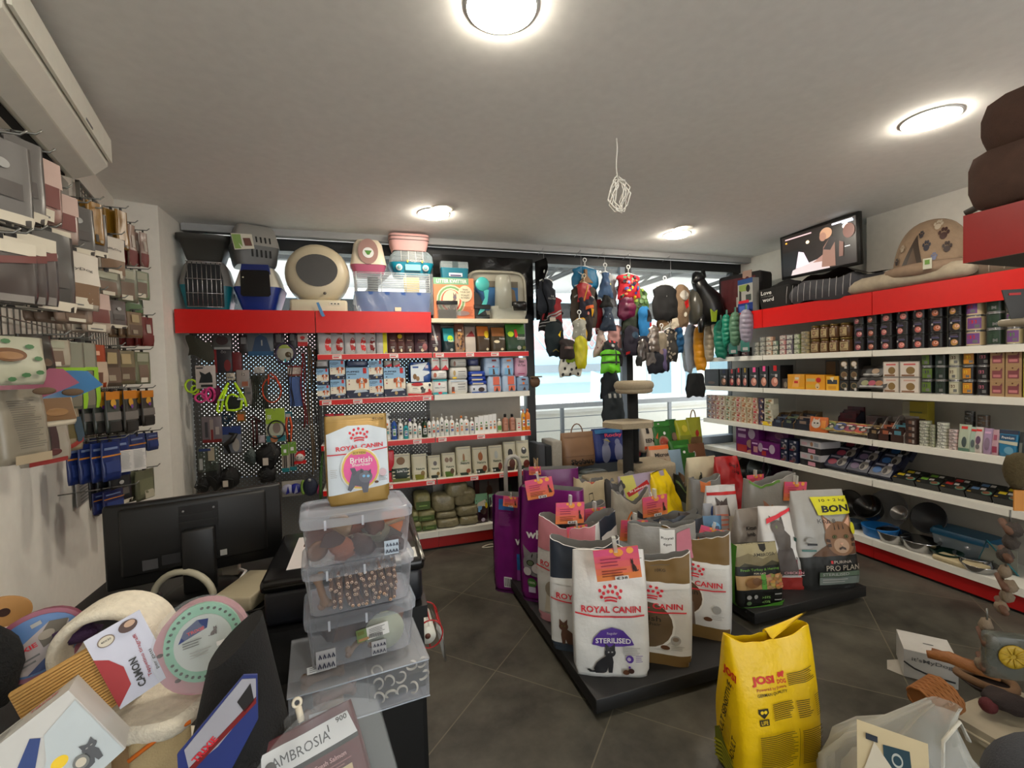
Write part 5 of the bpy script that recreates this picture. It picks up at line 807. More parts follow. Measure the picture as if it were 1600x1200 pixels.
y,w_,z,h=rs(1316,1345,654,z=ZC);q=MB();carton(q,w_,.08,h,M((.40,.34,.35),.5),[R(-.6,.3,.6,.7,(.55,.4,.42))]);rbuild(q,'food_carton','mauve grey carton behind the gold trays','box',None,y,ZC,.3)
for i,(a,c,col)in enumerate(((1278,1302,(.42,.5,.26)),(1293,1320,(.16,.24,.45)),(1310,1336,(.50,.16,.24)),(1326,1352,(.66,.22,.14)),(1340,1362,(.3,.22,.16)))):
 q=MB();tray(q,.125,.095,.032,M((.60,.50,.28),.3,.5),M((.62,.52,.30),.35,.3),[E(0,.5,.84,.44,col),E(.2,.5,.45,.26,(.12,.12,.14)),E(.35,.4,.25,.15,(.6,.56,.52)),R(-.6,.62,.1,.74,(.7,.68,.64))])
 y,w_,z,h=rs(a,c,672,z=ZC);o=rbuild(q,'food_tray',f'gold rimmed cat food tray leaning forward, {ORD[i]} from the orange pouch','food tray','leaning gold trays on the third right wall shelf',y,ZC+.044,.06);o.rotation_euler.x=.8
slant('dark tray display right of the leaning gold trays',1354,1370,655,(.30,.28,.27),[(.14,.10,.09),(.5,.42,.3)],ZC,.3)
slant('grey slanted display with orange trays, left of two',1370,1390,653,(.52,.49,.47),[(.22,.12,.1),(.62,.35,.25)],ZC,.3)
slant('grey slanted display with blue trays, right of two',1387,1411,652,(.54,.51,.49),[(.2,.12,.1),(.3,.5,.56)],ZC,.3)
for r in range(4):
 y,w_,_,_=rs(1413,1430,680,z=ZC);q=MB();carton(q,w_*.96,.1,.044,M((.20,.13,.11),.5),[R(-.4,.3,.2,.8,(.42,.3,.24)),R(.3,.2,.7,.8,(.55,.52,.5))]);rbuild(q,'food_carton',f'flat dark brown carton, {lv(r,4)} of its pile beside the white tins','box','flat brown cartons',y,ZC+r*.0445,.05)
stacks([(1431,1449,8,'flat pale green tin',.0215,(.62,.64,.54),(.72,.72,.66),(.3,.32,.26)),(1450,1458,7,'flat olive tin',.0215,(.52,.54,.42),(.62,.62,.52),'mgr'),(1459,1477,8,'flat white tin',.0215,(.70,.70,.62),(.78,.78,.74),(.28,.28,.26)),(1478,1493,6,'flat pink tin',.0225,(.70,.58,.56),(.76,.70,.68),(.4,.3,.32))],ZC,'food_tin','tin','flat tins on the third right wall shelf','of flat tins',tin)
y,w_,z,h=rs(1411,1457,627,z=ZC,x=XF+.3);q=MB();carton(q,w_*.85,.08,h,M((.62,.55,.14),.5),[R(-1,.0,-.4,1,(.6,.58,.5)),R(-.1,.3,.3,.55,'org'),R(-.4,.7,.6,.74,'oliv')]);rbuild(q,'food_carton','tall yellow carton behind the flat tins','box',None,y,ZC,.28)
stacks([(1468,1484,7,'dark flat tin at the back',.034,(.18,.17,.15),(.28,.26,.22)),(1487,1506,6,'brown flat tin at the back',.036,(.30,.22,.16),(.45,.36,.28))],ZC,'food_tin','tin','tins at the back of the third right wall shelf','behind the flat tins',tin,XF+.26)
for i,(a,c,tp,col,art,d)in enumerate(((1493,1513,664,(.66,.70,.62),[E(.1,.35,.4,.2,(.25,.3,.3)),R(-.5,.84,.5,.94,'red'),R(-.9,.0,.9,.12,(.3,.42,.36))],'pale green pouch with red top'),(1511,1523,668,(.62,.70,.64),[E(0,.35,.5,.16,(.3,.35,.36)),R(-.6,.84,.6,.92,'red')],'slim pale green pouch'),(1519,1532,668,(.76,.72,.70),[E(0,.5,.6,.16,(.35,.24,.34)),R(-.7,.84,.7,.92,'red'),E(0,.25,.5,.1,'mgr')],'white pouch with dark purple oval'),(1532,1547,670,(.62,.52,.64),[E(0,.4,.6,.25,(.5,.42,.5)),R(-.6,.8,.6,.88,(.75,.6,.72))],'lilac pouch'),(1546,1557,672,(.72,.58,.62),[R(-.7,.1,.7,.35,(.55,.2,.3)),R(-.5,.6,.5,.8,(.6,.3,.4))],'pink pouch'),(1556,1587,673,(.16,.46,.62),[R(-1,.86,1,1,(.15,.18,.26)),R(-.8,.62,.8,.82,(.10,.28,.42)),X('Premium',0,.72,.1,'wht',1.3),G([(-1,.5),(1,.45),(1,.58),(-1,.6)],(.7,.7,.62)),E(.2,.25,.5,.14,(.4,.6,.7))],'blue pouch with a wavy cream band'),(1588,1597,676,(.10,.13,.14),[R(-.5,.2,.5,.6,(.4,.42,.4))],'black pouch'),(1597,1615,677,(.62,.68,.68),[E(0,.4,.5,.2,'nav')],'pale blue pouch cropped at the edge'))):
 y,w_,z,h=rs(a,c,tp,z=ZC);q=MB();bag(q,w_,.05,h,M(col,.35),art,seed=80+i,nu=8,nv=6,L=.04,crk=.003);rbuild(q,'cat_treat_pouch',f'{d}, {ORD[i]} after the flat tins','pet food pouch','pouches on the third right wall shelf',y,ZC,.03)
PUR=M((.36,.09,.36),.35)
pa=[E(.4,.72,.3,.18,(.62,.55,.62)),G([(.15,.8),(.25,.97),(.35,.85)],(.6,.52,.6)),E(.3,.35,.34,.16,(.55,.42,.36)),R(-.8,.55,-.1,.68,(.62,.5,.62)),R(-.8,.8,-.1,.88,(.8,.66,.8)),R(-.9,.02,.0,.28,(.6,.16,.14)),E(.5,.05,.5,.1,(.66,.45,.36))]
for a,c,tp,bt,d,art,dp,off in((1146,1182,666,None,'tall purple cat food carton with grey kitten',pa,.14,0),(1183,1218,674,691,'purple pouches on top of the low purple carton',[E(.2,.5,.4,.3,(.5,.3,.45))],.08,.1),(1172,1218,691,None,'low purple cat food carton with two kittens',[E(-.3,.6,.16,.3,(.62,.55,.62)),E(.5,.6,.2,.3,(.66,.6,.66)),R(-.8,.2,-.5,.6,(.7,.5,.5)),R(-.2,.1,.1,.4,(.6,.16,.14)),R(-.15,.5,.25,.6,(.75,.6,.75)),R(-.9,.75,-.5,.85,(.75,.6,.75))],.12,-.005)):
 y,w_,z,h=rs(a,c,tp,None if bt is None else bt,ZD if bt is None else None);q=MB();carton(q,w_*.97,dp,h,PUR,art);rbuild(q,'cat_food_carton',d,'box',None,y,z if bt else ZD,dp/2+off+(.02 if 'tall' in d else 0))
NV=M((.09,.11,.2),.35)
for i,(a,c,tp,bt)in enumerate(((1218,1230,699,None),(1231,1245,701,None),(1218,1230,680,699),(1231,1245,681,701))):
 y,w_,z,h=rs(a,c,tp,bt,ZD if bt is None else ZD+.105);q=MB();carton(q,w_*.96,.12,.1,NV,[E(.1,.3,.5,.26,(.52,.5,.5)if i>1 else(.35,.3,.36)),E(.2,.25,.3,.15,(.3,.22,.18)),R(-.7,.6,-.1,.7,(.6,.6,.62)),R(.2,.75,.7,.95,(.62,.62,.66)),R(-.8,.05,.1,.2,(.45,.15,.2))]);rbuild(q,'cat_food_carton',f'navy cat food carton, {["lower left","lower right","upper left","upper right"][i]} of four beside the purple ones','box','navy cartons on the fourth right wall shelf',y,z,.06)
for i in range(4):
 y,w_,z,h=rs(1246,1288,700,z=ZD);q=MB();w2=i%2==1
 carton(q,w_*.85,.2,.056,M((.66,.65,.66),.45)if w2 else M((.09,.08,.085),.5),[E(.15,.5,.14,.35,(.55,.4,.3)),R(-.85,.2,-.3,.7,(.72,.6,.62)),R(.4,.2,.8,.8,(.5,.52,.55))]if w2 else[R(-.2,.15,.5,.75,(.72,.50,.56)),E(-.7,.5,.14,.3,'dgr')],[R(-.6,.2,.5,.8,(.5,.5,.52))]if w2 else());rbuild(q,'cat_food_carton',f'{"white" if w2 else "black and pink"} flat cat food carton, {lv(i,4)} of the pile','box','pile of flat cartons on the fourth right wall shelf',y,ZD+i*.0565,.1,-.12)
rn=random.Random(9);n_=0
for i,(a,c)in enumerate(((1283,1318),(1318,1352),(1352,1388),(1388,1424),(1424,1462),(1462,1502),(1502,1544),(1544,1588))):
 for r in range(3 if i<3 else 2):
  y,w_,z,h=rs(a,c,745,z=ZD);q=MB();dark=i>=3
  art=[E(.4,.5,.4,.36,(.50,.48,.46)),E(.3,.4,.2,.2,(.12,.1,.1)),E(-.4,.4,.4,.24,[(.5,.16,.24),(.36,.3,.4),(.14,.32,.52)][i%3]),R(-.8,.75,.1,.88,(.5,.5,.55)),R(.3,.8,.7,.98,(.72,.72,.75))]if not dark else[E(.55,.3,.4,.22,(.30,.48,.40)),E(.5,.32,.3,.17,(.40,.24,.16)),R(-.8,.5,-.2,.8,[(.40,.58,.2),(.62,.16,.14),(.3,.42,.56),(.75,.66,.12)][i%4]),R(-.1,.55,.3,.8,(.7,.68,.66)),R(-.9,.1,-.6,.2,(.66,.5,.12))]
  h_=.12 if not dark else.085;carton(q,w_*.95,.05,h_,NV if not dark else M((.085,.09,.085),.4),art)
  o=rbuild(q,'cat_food_carton',f'{"navy carton with black and white cat" if not dark else "black carton with green plate picture"}, {["front","middle","rear"][r]} row, {ORD[i]} leaning beside the flat cartons','box','leaning cartons on the fourth right wall shelf',y,ZD+.022+(.062*r if not dark else.004*r),.03+.105*r);o.rotation_euler.x=(-.75 if not dark else-1.1)if True else 0
def bowl(q,r,h,m,mi=None,flare=.75,n=28):
 q.lathe([(r*flare,0),(r*.98,h*.9),(r,h),(r*.93,h*.98),(r*flare*.82,h*.25),(.001,h*.2)],m,n,cap=False)
 q.lathe([(r*flare,0),(.001,0)],m,n,cap=False)
def rbowl(d,px,py,r,h,m,tilt=0,x=XF+.15,z=None,name='pet_bowl',rz=0,flare=.75):
 p=at(px,py,x=x);q=MB();bowl(q,r,h,m,None,flare);o=q.build(name,label=d,cat='bowl',loc=(x,p.y,Z0+.001 if z is None else p.z));o.rotation_euler=(0,tilt,rz);return o
SS=M((.62,.62,.62),.18,1.)
rbowl('teal rimmed steel bowl standing on edge under the fourth shelf',1193,735,.135,.09,M((.36,.40,.42),.2,.7),-1.25,XF+.25,.1)
rbowl('purple large bowl standing on edge behind the teal rimmed one',1222,735,.15,.1,M((.25,.12,.24),.35),-1.2,XF+.33,.1)
rbowl('dark grey bowl on edge near the red bag',1172,735,.13,.08,M((.18,.18,.19),.35),-1.25,XF+.33,.1)
rbowl('black large bowl on edge behind the tall grey cat food sack',1335,790,.12,.08,M((.06,.06,.065),.35),-1.2,XF+.33,.1)
rbowl('black glossy bowl tipped forward beside the grey sack',1364,800,.105,.09,M((.05,.05,.055),.2),-.9,XF+.22,.1)
rbowl('clear grey large plate on edge behind the black bowl',1392,797,.15,.05,M((.5,.5,.5),.2,kind='clear',spec=1.6),-1.25,XF+.32,.1)
rbowl('steel ringed glass bowl on edge beside the clear plate',1410,805,.06,.05,M((.55,.54,.53),.2,.7),-1.0,XF+.25,.1)
rbowl('black bowl half standing against the back near the blue lid box',1458,812,.115,.06,M((.06,.07,.09),.5),-1.2,XF+.3,.1)
rbowl('blue slow-feed bowl on black base at the front of the base shelf',1375,818,.12,.075,M((.10,.40,.66),.35),0,XF+.14,None,flare=.86)
rbowl('steel bowl in front of the blue bowl',1396,835,.105,.075,SS,0,XF+.1)
rbowl('steel bowl wrapped in clear film with a paper label',1438,850,.115,.075,SS,0,XF+.11)
rbowl('green lined steel bowl in a cream holder',1480,862,.085,.05,M((.08,.2,.17),.2,.6),0,XF+.1)
rbowl('steel bowl with a red label beside the cream holder',1520,862,.1,.05,SS,0,XF+.17)
rbowl('low steel bowl at the front near the picture edge',1530,880,.095,.045,SS,0,XF+.075)
rbowl('grey bowl beside the grey cat food sack',1332,812,.07,.06,M((.2,.26,.32),.4),0,XF+.12)
p=at(1510,840,x=XF+.28);t=T('storage_box','rectangular clear food box with blue lid on the base shelf','storage box',(XF+.28,p.y,Z0),RZR);q=MB();loft(q,[(0,.3,.17),(.13,.33,.2)],M((.48,.52,.54),.2,kind='clear',spec=2.6),.3);q.build('box',t);q=MB();loft(q,[(.125,.345,.21),(.145,.345,.21),(.165,.32,.19)],M((.07,.30,.42),.35),.3);q.build('lid',t)
q=MB();q.tube([(0,-.1,.0),(0,.1,.0),(0,.05,.17)],.006,M((.2,.56,.6),.4),6,closed=True);q.box(.01,.02,-.09,.09,.0,.15,M((.5,.5,.46),.5));q.build('folded_bowl_stand',label='turquoise trimmed folding bowl at the end of the base shelf',cat='bowl',loc=(XF+.18,at(1558,850,x=XF+.18).y,Z0+.005))
q=MB();q.rbox(-.13,.13,-.06,.06,0,.035,M((.72,.66,.52),.5),.012);q.build('bowl_holder',label='cream moulded double bowl holder at the front of the base shelf',cat='bowl holder',loc=(XF+.065,at(1500,893,x=XF+.06).y,Z0),rz=RZR)
# ---- on top of the right shelving
def rt(a,c,top,bot=None,x=XF+.05,z=ZT):return rs(a,c,top,bot,z,x)
y,w_,z,h=rt(1184,1238,448);t=T('pet_bed_box','black pet bed with white lettering on its front','pet bed',(XF+.2,y,ZT),RZR);q=MB();loft(q,[(0,w_*.9,.3),(h*.5,w_,.32),(h*.98,w_*1.02,.33)],M((.075,.07,.07),.8,kind='cloth'),.3,cap=False);loft(q,[(h*.3,w_*.8,.25),(h*.31,w_*.8,.25)],M((.1,.09,.09),.8,kind='cloth'),.3);print_on(q,[X('Love',-.42,.80,.17,'wht',.62,.015),X('is a four-legged',-.37,.64,.04,'lgr',.66),X('word',-.3,.50,.17,'wht',.66,.015)],lambda x_,z_,l:(x_,-.163-l,z_),w_/2,h);q.build('shell',t)
q=MB();q.ball((-.02,.02,h*.95),w_*.42,M((.05,.05,.055),.8,kind='cloth'),14,(1,.6,.55),.3,2);q.build('cushion',t)
y,w_,z,h=rt(1155,1181,436);q=MB();carton(q,w_*.9,.08,h,M((.62,.62,.60),.5),[R(-1,0,1,.32,(.10,.2,.48)),R(-1,.86,1,1,(.14,.28,.5)),R(-.8,.66,.4,.84,(.5,.58,.3)),E(.4,.72,.26,.1,'blk'),R(.1,.38,.8,.55,(.22,.26,.25)),R(-.9,.32,.5,.4,'crim'),G([(-.8,.4),(-.5,.4),(-.5,.65),(-.75,.7)],(.2,.2,.2)),R(-.8,.05,.5,.25,(.3,.4,.7))]);rbuild(q,'travel_bowl_box','blue and white carton with green photo beside the black lettered bed','box',None,y,ZT,.03)
y,w_,z,h=rt(1117,1172,424);t=T('pet_carrier_bag','folded black and quilted dark red pet bag by the window','pet bag',(XF+.2,y,ZT),RZR+.25);q=MB();q.rbox(-w_*.5,w_*.5,-.08,.14,0,h*.95,M((.09,.075,.08),.8,kind='cloth'),.03);q.build('body',t)
q=MB();q.grid(lambda u,v:(w_*(-.42+.8*u),-.085-.03*math.sin(PI*u)*math.sin(PI*v)-.006*abs(math.sin(u*18))*abs(math.sin(v*14)),h*(.1+.75*v)),24,18,M((.30,.06,.08),.7,kind='cloth'));q.build('quilted_flap',t);q=MB();q.box(.0,w_*.36,-.128,-.124,h*.2,h*.42,M((.62,.6,.58),.5));q.box(w_*.1,w_*.3,-.09,-.083,h*.82,h*.98,M((.62,.5,.44),.5));q.build('label_card',t)
y,w_,z,h=rt(1149,1190,412,440,XF+.25);q=MB();q.rbox(-w_*.55,w_*.55,-.1,.1,0,.09,M((.10,.095,.10),.7,kind='cloth'),.02);q.box(-w_*.2,w_*.1,-.103,-.1,.02,.07,M((.62,.5,.46),.5));o=rbuild(q,'folded_bed','dark grey folded pet bed lying on the red bag','pet bed',None,y,z,.2);o.rotation_euler.y=.1
q=MB();q.ball((0,0,0),.13,M((.27,.26,.23),.28),16,(.8,.8,1.5),.12,3);q.build('cushion_shape',label='shiny olive grey padded pet bed behind the black cat figure',cat='pet bed',loc=at(1087,480,x=3.42))
y,w_,z,h=rt(1238,1350,440);BEDM=M((.27,.27,.29),.9,kind='cloth');t=T('pet_bed','grey checked pet bed with red lining under the screen','pet bed',(XF+.2,y,ZT),RZR)
q=MB();q.grid(lambda u,v:(lambda a,r:((w_*.5+r*.05)*math.copysign(abs(math.cos(a))**.6,math.cos(a))*(1-.0*v),(.21+r*.04)*math.copysign(abs(math.sin(a))**.6,math.sin(a)),.02+.17*v+.015*math.sin(6*a)))(2*PI*u,math.sin(PI*v)),40,10,BEDM,closed=True)
for i in range(11):
 xx=w_*(-.45+.09*i);q.tube([(xx,-.247-.012,.03),(xx+.004,-.262,.1),(xx,-.247,.18)],.002,M((.72,.71,.7),.8),4)
q.build('bolster',t);q=MB();q.grid(lambda u,v:(w_*(-.45+.9*u),-.19+.38*v,.1+.02*math.sin(u*9)),8,6,M((.4,.07,.08),.8,kind='cloth'));q.build('red_lining',t)
q=MB();q.grid(lambda u,v:(w_*(-.3+.82*u),-.2+.36*v,.2+.05*math.sin(PI*u)+.02*math.sin(u*11+v*3)),16,8,M((.20,.185,.165),.8,kind='cloth'));q.build('folded_blanket',t)
pa_,pb,pc,pd=(at(px,py,x=xx)for px,py,xx in((1209,375,3.86),(1335,332,3.78),(1351,411,3.80),(1231,434,3.88)))
ctr=(pa_+pb+pc+pd)/4;ux=((pb-pa_)+(pc-pd)).normalized();uz=((pa_-pd)+(pb-pc));uz=(uz-ux*uz.dot(ux)).normalized();uy=uz.cross(ux);tw=((pb-pa_).length+(pc-pd).length)/2;th=((pa_-pd).length+(pb-pc).length)/2
t=T('television','tilted flat TV showing a woman at a table, above the right shelves','television');t.matrix_world=Matrix(((ux.x,uy.x,uz.x,ctr.x),(ux.y,uy.y,uz.y,ctr.y),(ux.z,uy.z,uz.z,ctr.z),(0,0,0,1)))
q=MB();q.rbox(-tw/2,tw/2,0,.035,-th/2,th/2,M((.05,.05,.05),.35),.006);q.build('casing',t)
def scr(c,k=1.):return M(c,.3,kind='glow',spec=k)
q=MB();q.box(-tw*.47,tw*.47,-.001,0,-th*.44,th*.44,scr((.10,.075,.06),.8))
A_=[R(-1,0,-.4,.6,scr((.05,.05,.05))),R(.45,.0,1,.95,scr((.07,.055,.05))),G([(-.75,.0),(.35,.0),(.3,.3),(-.25,.22),(-.7,.12)],scr((.72,.66,.66),.7)),G([(-.6,.15),(-.5,.55),(-.35,.5),(-.2,.2)],scr((.80,.74,.78),.8)),G([(-.1,.2),(.2,.18),(.45,.34),(.4,.44)],scr((.55,.42,.38),.7)),G([(.14,.05),(.5,.02),(.5,.6),(.35,.66),(.2,.5)],scr((.46,.34,.29),.8)),G([(.2,.45),(.38,.4),(.55,.62),(.4,.72)],scr((.10,.08,.08))),E(.28,.80,.16,.13,scr((.62,.47,.36),.9)),E(.20,.74,.09,.1,scr((.55,.40,.33),.8)),E(-.22,.72,.05,.04,scr((.85,.75,.6),1.2)),E(.78,.84,.08,.06,scr((.9,.85,.8),1.2)),E(.85,.72,.14,.16,scr((.38,.22,.18),.7)),G([(.6,.2),(.7,.2),(.72,.5),(.62,.55)],scr((.42,.3,.26),.7)),R(-.88,.9,-.1,.93,scr((.75,.62,.62),.9)),E(-.85,.83,.03,.02,scr((.9,.6,.2))),R(.45,.93,.95,.97,scr((.85,.85,.9),.9)),R(.7,.9,.97,.94,scr((.8,.85,.9),.9)),R(.75,.38,.88,.4,scr((.7,.7,.7)))]
print_on(q,A_,lambda x_,z_,l:(x_,-.001-l,z_-th*.44),tw*.465,th*.88);q.build('screen',t)
b0=(ctr+uy*.03);q=MB();loc=t.matrix_world.inverted();q.tube([loc@b0,loc@Vector((4.06,ctr.y,ctr.z))],.02,M('blk',.5),8);q.build('wall_bracket',t)
y,w_,z,h=rt(1383,1520,350,430,XF+.1);z0=ZT+.085;h=at(1440,350,x=XF+.2).z-z0;t=T('cat_cave','beige igloo cat cave with dark paw prints and triangular opening','pet bed',(XF+.17,y,z0),RZR+.2);CV=M((.58,.49,.40),.9,kind='cloth');rr=.195
cave=lambda u,v:(lambda a,b:(rr*1.12*math.cos(a)*math.cos(b)**.8,rr*.9*math.sin(a)*math.cos(b)**.8,h*math.sin(b)**.9+.0))(2*PI*u,PI/2*min(v,.999))
q=MB();q.grid(cave,36,12,CV,closed=True)
def oncave(x_,z_,l):
 b=math.asin(max(0,min(.999,z_/h))**(1/.9));s=max(-.98,min(.98,x_/(rr*1.12*math.cos(b)**.8)));c=math.sqrt(1-s*s);return(x_,-rr*.9*c*math.cos(b)**.8-l-.002,z_)
def paw(cx,cz,s,c):return[E(cx,cz,s,s*.8,c,n=10)]+[E(cx+s*1.2*math.cos(math.radians(k)),cz+s*1.5*math.sin(math.radians(k)),s*.42,s*.5,c,n=8)for k in(30,72,108,150)]
print_on(q,[G([(-.62,.12),(.02,.16),(-.16,.72)],(.22,.17,.13)),G([(-.45,.12),(-.1,.14),(-.24,.5)],(.36,.29,.23))]+paw(.1,.45,.07,(.16,.15,.2))+paw(.45,.62,.08,(.25,.15,.13))+paw(.55,.38,.07,(.22,.16,.14))+paw(-.05,.68,.05,(.2,.18,.2))+paw(.3,.8,.07,(.72,.66,.58))+paw(-.72,.28,.05,(.2,.16,.15))+paw(-.55,.5,.05,(.66,.6,.52))+paw(.3,.25,.05,(.36,.38,.5)),oncave,rr*1.12,h,.03);q.build('dome',t)
q=MB();q.tube([(rr*1.2*math.cos(a),rr*.98*math.sin(a),.035)for a in[2*PI*i/28 for i in range(28)]],.045,M((.56,.47,.39),.9,kind='cloth'),8,closed=True);q.build('rim_bolster',t);q=MB();q.box(.03,.075,-rr-.05,-rr-.045,.02,.09,M((.75,.75,.68),.5));q.box(.04,.065,-rr-.052,-rr-.05,.05,.08,M((.4,.55,.25),.5));q.build('price_tag',t)
y,w_,z,h=rt(1340,1500,440);q=MB();q.tube([(-.4+.8*i/10,-.02+.012*math.sin(i),.06)for i in range(11)],[.045]+[.062]*9+[.045],M((.68,.63,.55),.9,kind='cloth'),10,flat=.95);q.grid(lambda u,v:(-.39+.78*u,.02+.3*v,.07+.012*math.sin(u*9)),12,6,M((.64,.59,.51),.9,kind='cloth'));q.build('pet_mat',label='pale beige rolled pet mat under the paw print cave, overhanging the red header',cat='pet mat',loc=(XF+.05,y,ZT+.02),rz=RZR)
y,w_,z,h=rt(1500,1560,395);q=MB();q.ball((0,0,.1),.16,M((.50,.44,.38),.9,kind='cloth'),16,(1,.9,.6),.15,7)
for i in range(4):q.tube([(-.12+.08*i,-.15+.01*i*(3-i),.04),(-.11+.08*i,-.15,.1),(-.1+.08*i,-.1,.17)],.003,M((.75,.72,.66),.8),4)
q.build('pet_bed',label='taupe striped round pet bed right of the paw print cave',cat='pet bed',loc=(XF+.2,y,ZT),rz=RZR)
q=MB();p=at(1522,372,x=XF+.25);q.grid(lambda u,v:(-.11+.22*u*(1-.25*v),.03*math.sin(u*7)*v,-.1+.24*v),10,8,M((.45,.54,.66),.6,kind='foil'));q.build('plastic_bag',label='pale blue plastic bag standing on the taupe striped bed',cat='bag',loc=(XF+.27,p.y,2.26),rz=RZR)
# ================================================================ dog clothes hung in front of the window
SHAPES=dict(coat=[(0,.40),(.05,.66),(.13,.9),(.26,.84),(.5,1.),(.82,.98),(1,.84)],dress=[(0,.5),(.08,.5),(.16,.34),(.3,.5),(.6,.72),(.85,.95),(1,1.)],vest=[(0,.5),(.06,.82),(.16,1.),(.28,.78),(.6,.88),(1,.96)],long=[(0,.4),(.06,.74),(.2,.95),(.5,1.),(.82,.84),(1,.58)],hood=[(0,.35),(.1,.7),(.24,.62),(.32,.95),(.6,.92),(1,.9)],skirt=[(0,.35),(.4,.6),(1,1.)],jeans=[(0,.6),(.1,.8),(.4,.85),(.7,1.),(1,.9)])
def garment(q,w,h,shape,m,thick=.05,seed=0,wr=.012,quilt=0,art=(),bend=0.):
 pf=SHAPES[shape]
 def hw(v):
  for(a,x),(b,y)in zip(pf,pf[1:]):
   if v<=b:f=(v-a)/(b-a);f=f*f*(3-2*f);return w/2*(x+(y-x)*f)
  return w/2*pf[-1][1]
 rs_=Vector((seed*5.1,seed*2.3,0))
 def fr(x,z,lift,sg=-1):
  v=min(1,max(0,1-z/h));H=hw(v);s=max(-1,min(1,x/H));W=math.sqrt(max(0,1-s*s*.98))*math.sin(PI*min(1,.12+v*.88))**.4
  n=wr*noise.noise(Vector((x*14,z*9,sg*3))+rs_)+wr*.6*noise.noise(Vector((x*34,z*22,sg))+rs_)
  qz=thick*.12*abs(math.sin(v*quilt*PI))if quilt else 0
  return(s*H+bend*v*v*h+wr*.8*noise.noise(Vector((z*12,seed,sg)))*abs(s),sg*((thick/2+qz)*W+lift)+n*W,z+(1-z/h)**3*.03*noise.noise(Vector((x*16,seed,2)))+.02*(z/h)**4*noise.noise(Vector((x*12,seed,7))))
 nu,nv=12,16 if not quilt else 8*quilt//2*2
 for sg in(-1,1):q.grid(lambda u,v,sg=sg:fr((2*u-1)*hw(v),(1-v)*h,0,sg),nu,nv,m)
 if art:print_on(q,list(art),fr,w/2,h,.02,.003)
rnc=random.Random(21)
def cloth(d,a,c,top,bot,col,shape='coat',y=4.0,thick=.06,art=(),quilt=0,hanger=None,kind='cloth',rough=.85,bend=0,tag_=False,rz=0,name='dog_coat'):
 x,z,w_,h=rect(a,c,top,bot,y);t=T(name,d,'dog clothing',(x,y,z),rz,'dog clothes hung in the window');q=MB();s_=int(a*7+top)%97
 garment(q,w_,h,shape,M(col,rough,kind=kind)if not isinstance(col,bpy.types.Material)else col,thick,s_,.020,quilt,art,bend);q.build('garment',t)
 if hanger:
  q=MB();m=M(hanger,.4);hh=.055
  q.tube([(.0+.018*math.cos(k),0,h+hh+.02+.018*math.sin(k))for k in[PI*(1.4-1.5*i/8)for i in range(9)]]+[(0,0,h+hh-.005),(0,0,h+.012)],.005,m,6);q.tube([(-w_*.32,0,h-.012),(0,0,h+.014),(w_*.32,0,h-.012)],.007,m,6);q.build('hanger',t)
 if tag_:q=MB();q.box(-w_*.12,w_*.1,-thick/2-.02,-thick/2-.018,h*.45,h*.62,M((.78,.74,.68),.5));q.build('price_tag',t)
 return t
for px in(850,908,945,985,1048):
 p=at(px,420,y=4.02);q=MB();q.tube([(0,0,2.69),(0,0,p.z-.1)],.002,M('slv',.3,.8),5);q.tube([(0,.14,2.66),(0,0,2.69)],.003,M('slv',.3,.8),5);q.build('hanging_wire',label=f'thin steel wire holding the {ORD[(850,908,945,985,1048).index(px)]} strand of dog clothes from the window side',cat='wire',group='wires for dog clothes',loc=(p.x,4.02,0))
W_=M('wht',.5)
cloth('navy hooded dog vest with white lettering, topmost of the first strand',838,869,437,488,(.10,.12,.16),'hood',4.0,.08,[X('THE',.45,.48,.05,'lgr'),X('DOG FACE',.4,.41,.05,'lgr',.8)],hanger='wht')
cloth('red dog polo with grey stripes below the navy vest',846,879,464,502,(.55,.12,.15),'vest',4.03,.07,[band([(-.8,.1),(.8,.45)],.03,'lgr'),band([(-.8,.0),(.8,.33)],.03,'lgr')])
cloth('black dog shirt with thin grey stripes under the red polo',840,881,484,518,(.07,.08,.09),'vest',4.05,.07,[band([(-.9,.35),(.3,.5)],.02,'lgr'),band([(-.9,.2),(.3,.35)],.02,'lgr')],tag_=True)
cloth('dark green long dog coat with yellow logo, lowest of the first strand',851,881,503,557,(.06,.12,.14),'long',4.0,.08,[G([(.3,.62),(.6,.75),(.5,.55)],'yel'),band([(-.3,.14),(0,.2),(.4,.14)],.02,(.5,.45,.2))])
cloth('bright blue hooded dog raincoat, topmost of the second strand',893,935,418,452,(.08,.42,.58),'coat',4.05,.09,[band([(-.6,.75),(-.1,.55)],.02,'wht')],hanger='wht',rough=.4)
q=MB();x,z,w_,h=rect(904,926,421,442,3.98);q.prism([(-w_*.5,0),(w_*.5,0),(w_*.1,h*.5),(w_*.08,h),(-w_*.1,h),(-w_*.05,h*.5)],-.012,.012,M((.52,.38,.24),.6));q.build('wooden_hanger',label='tan wooden hanger in front of the bright blue raincoat',cat='hanger',loc=(x,3.98,z))
cloth('black dog coat under the bright blue raincoat',892,934,440,485,(.045,.045,.05),'coat',4.06,.06)
cloth('large taupe quilted dog coat in the second strand',891,933,445,512,(.27,.23,.19),'coat',4.02,.07,[band([(-.75,.7),(-.5,.76)],.02,'lgr'),band([(.55,.74),(.8,.68)],.02,'lgr')],hanger='wht')
cloth('red satin dog shirt on the taupe coat',901,925,443,472,(.62,.06,.10),'vest',3.96,.06,[band([(-.2,.1),(.35,.9)],.05,(.8,.6,.1))],hanger='crm',rough=.35)
cloth('navy and orange dog shirt below the red satin one',903,929,462,496,(.10,.10,.16),'vest',3.955,.05,[G([(-.2,.5),(.9,.6),(.9,.45),(-.2,.35)],(.8,.35,.1)),G([(.4,.4),(.9,.4),(.6,.0)],(.8,.6,.1))],hanger='wht')
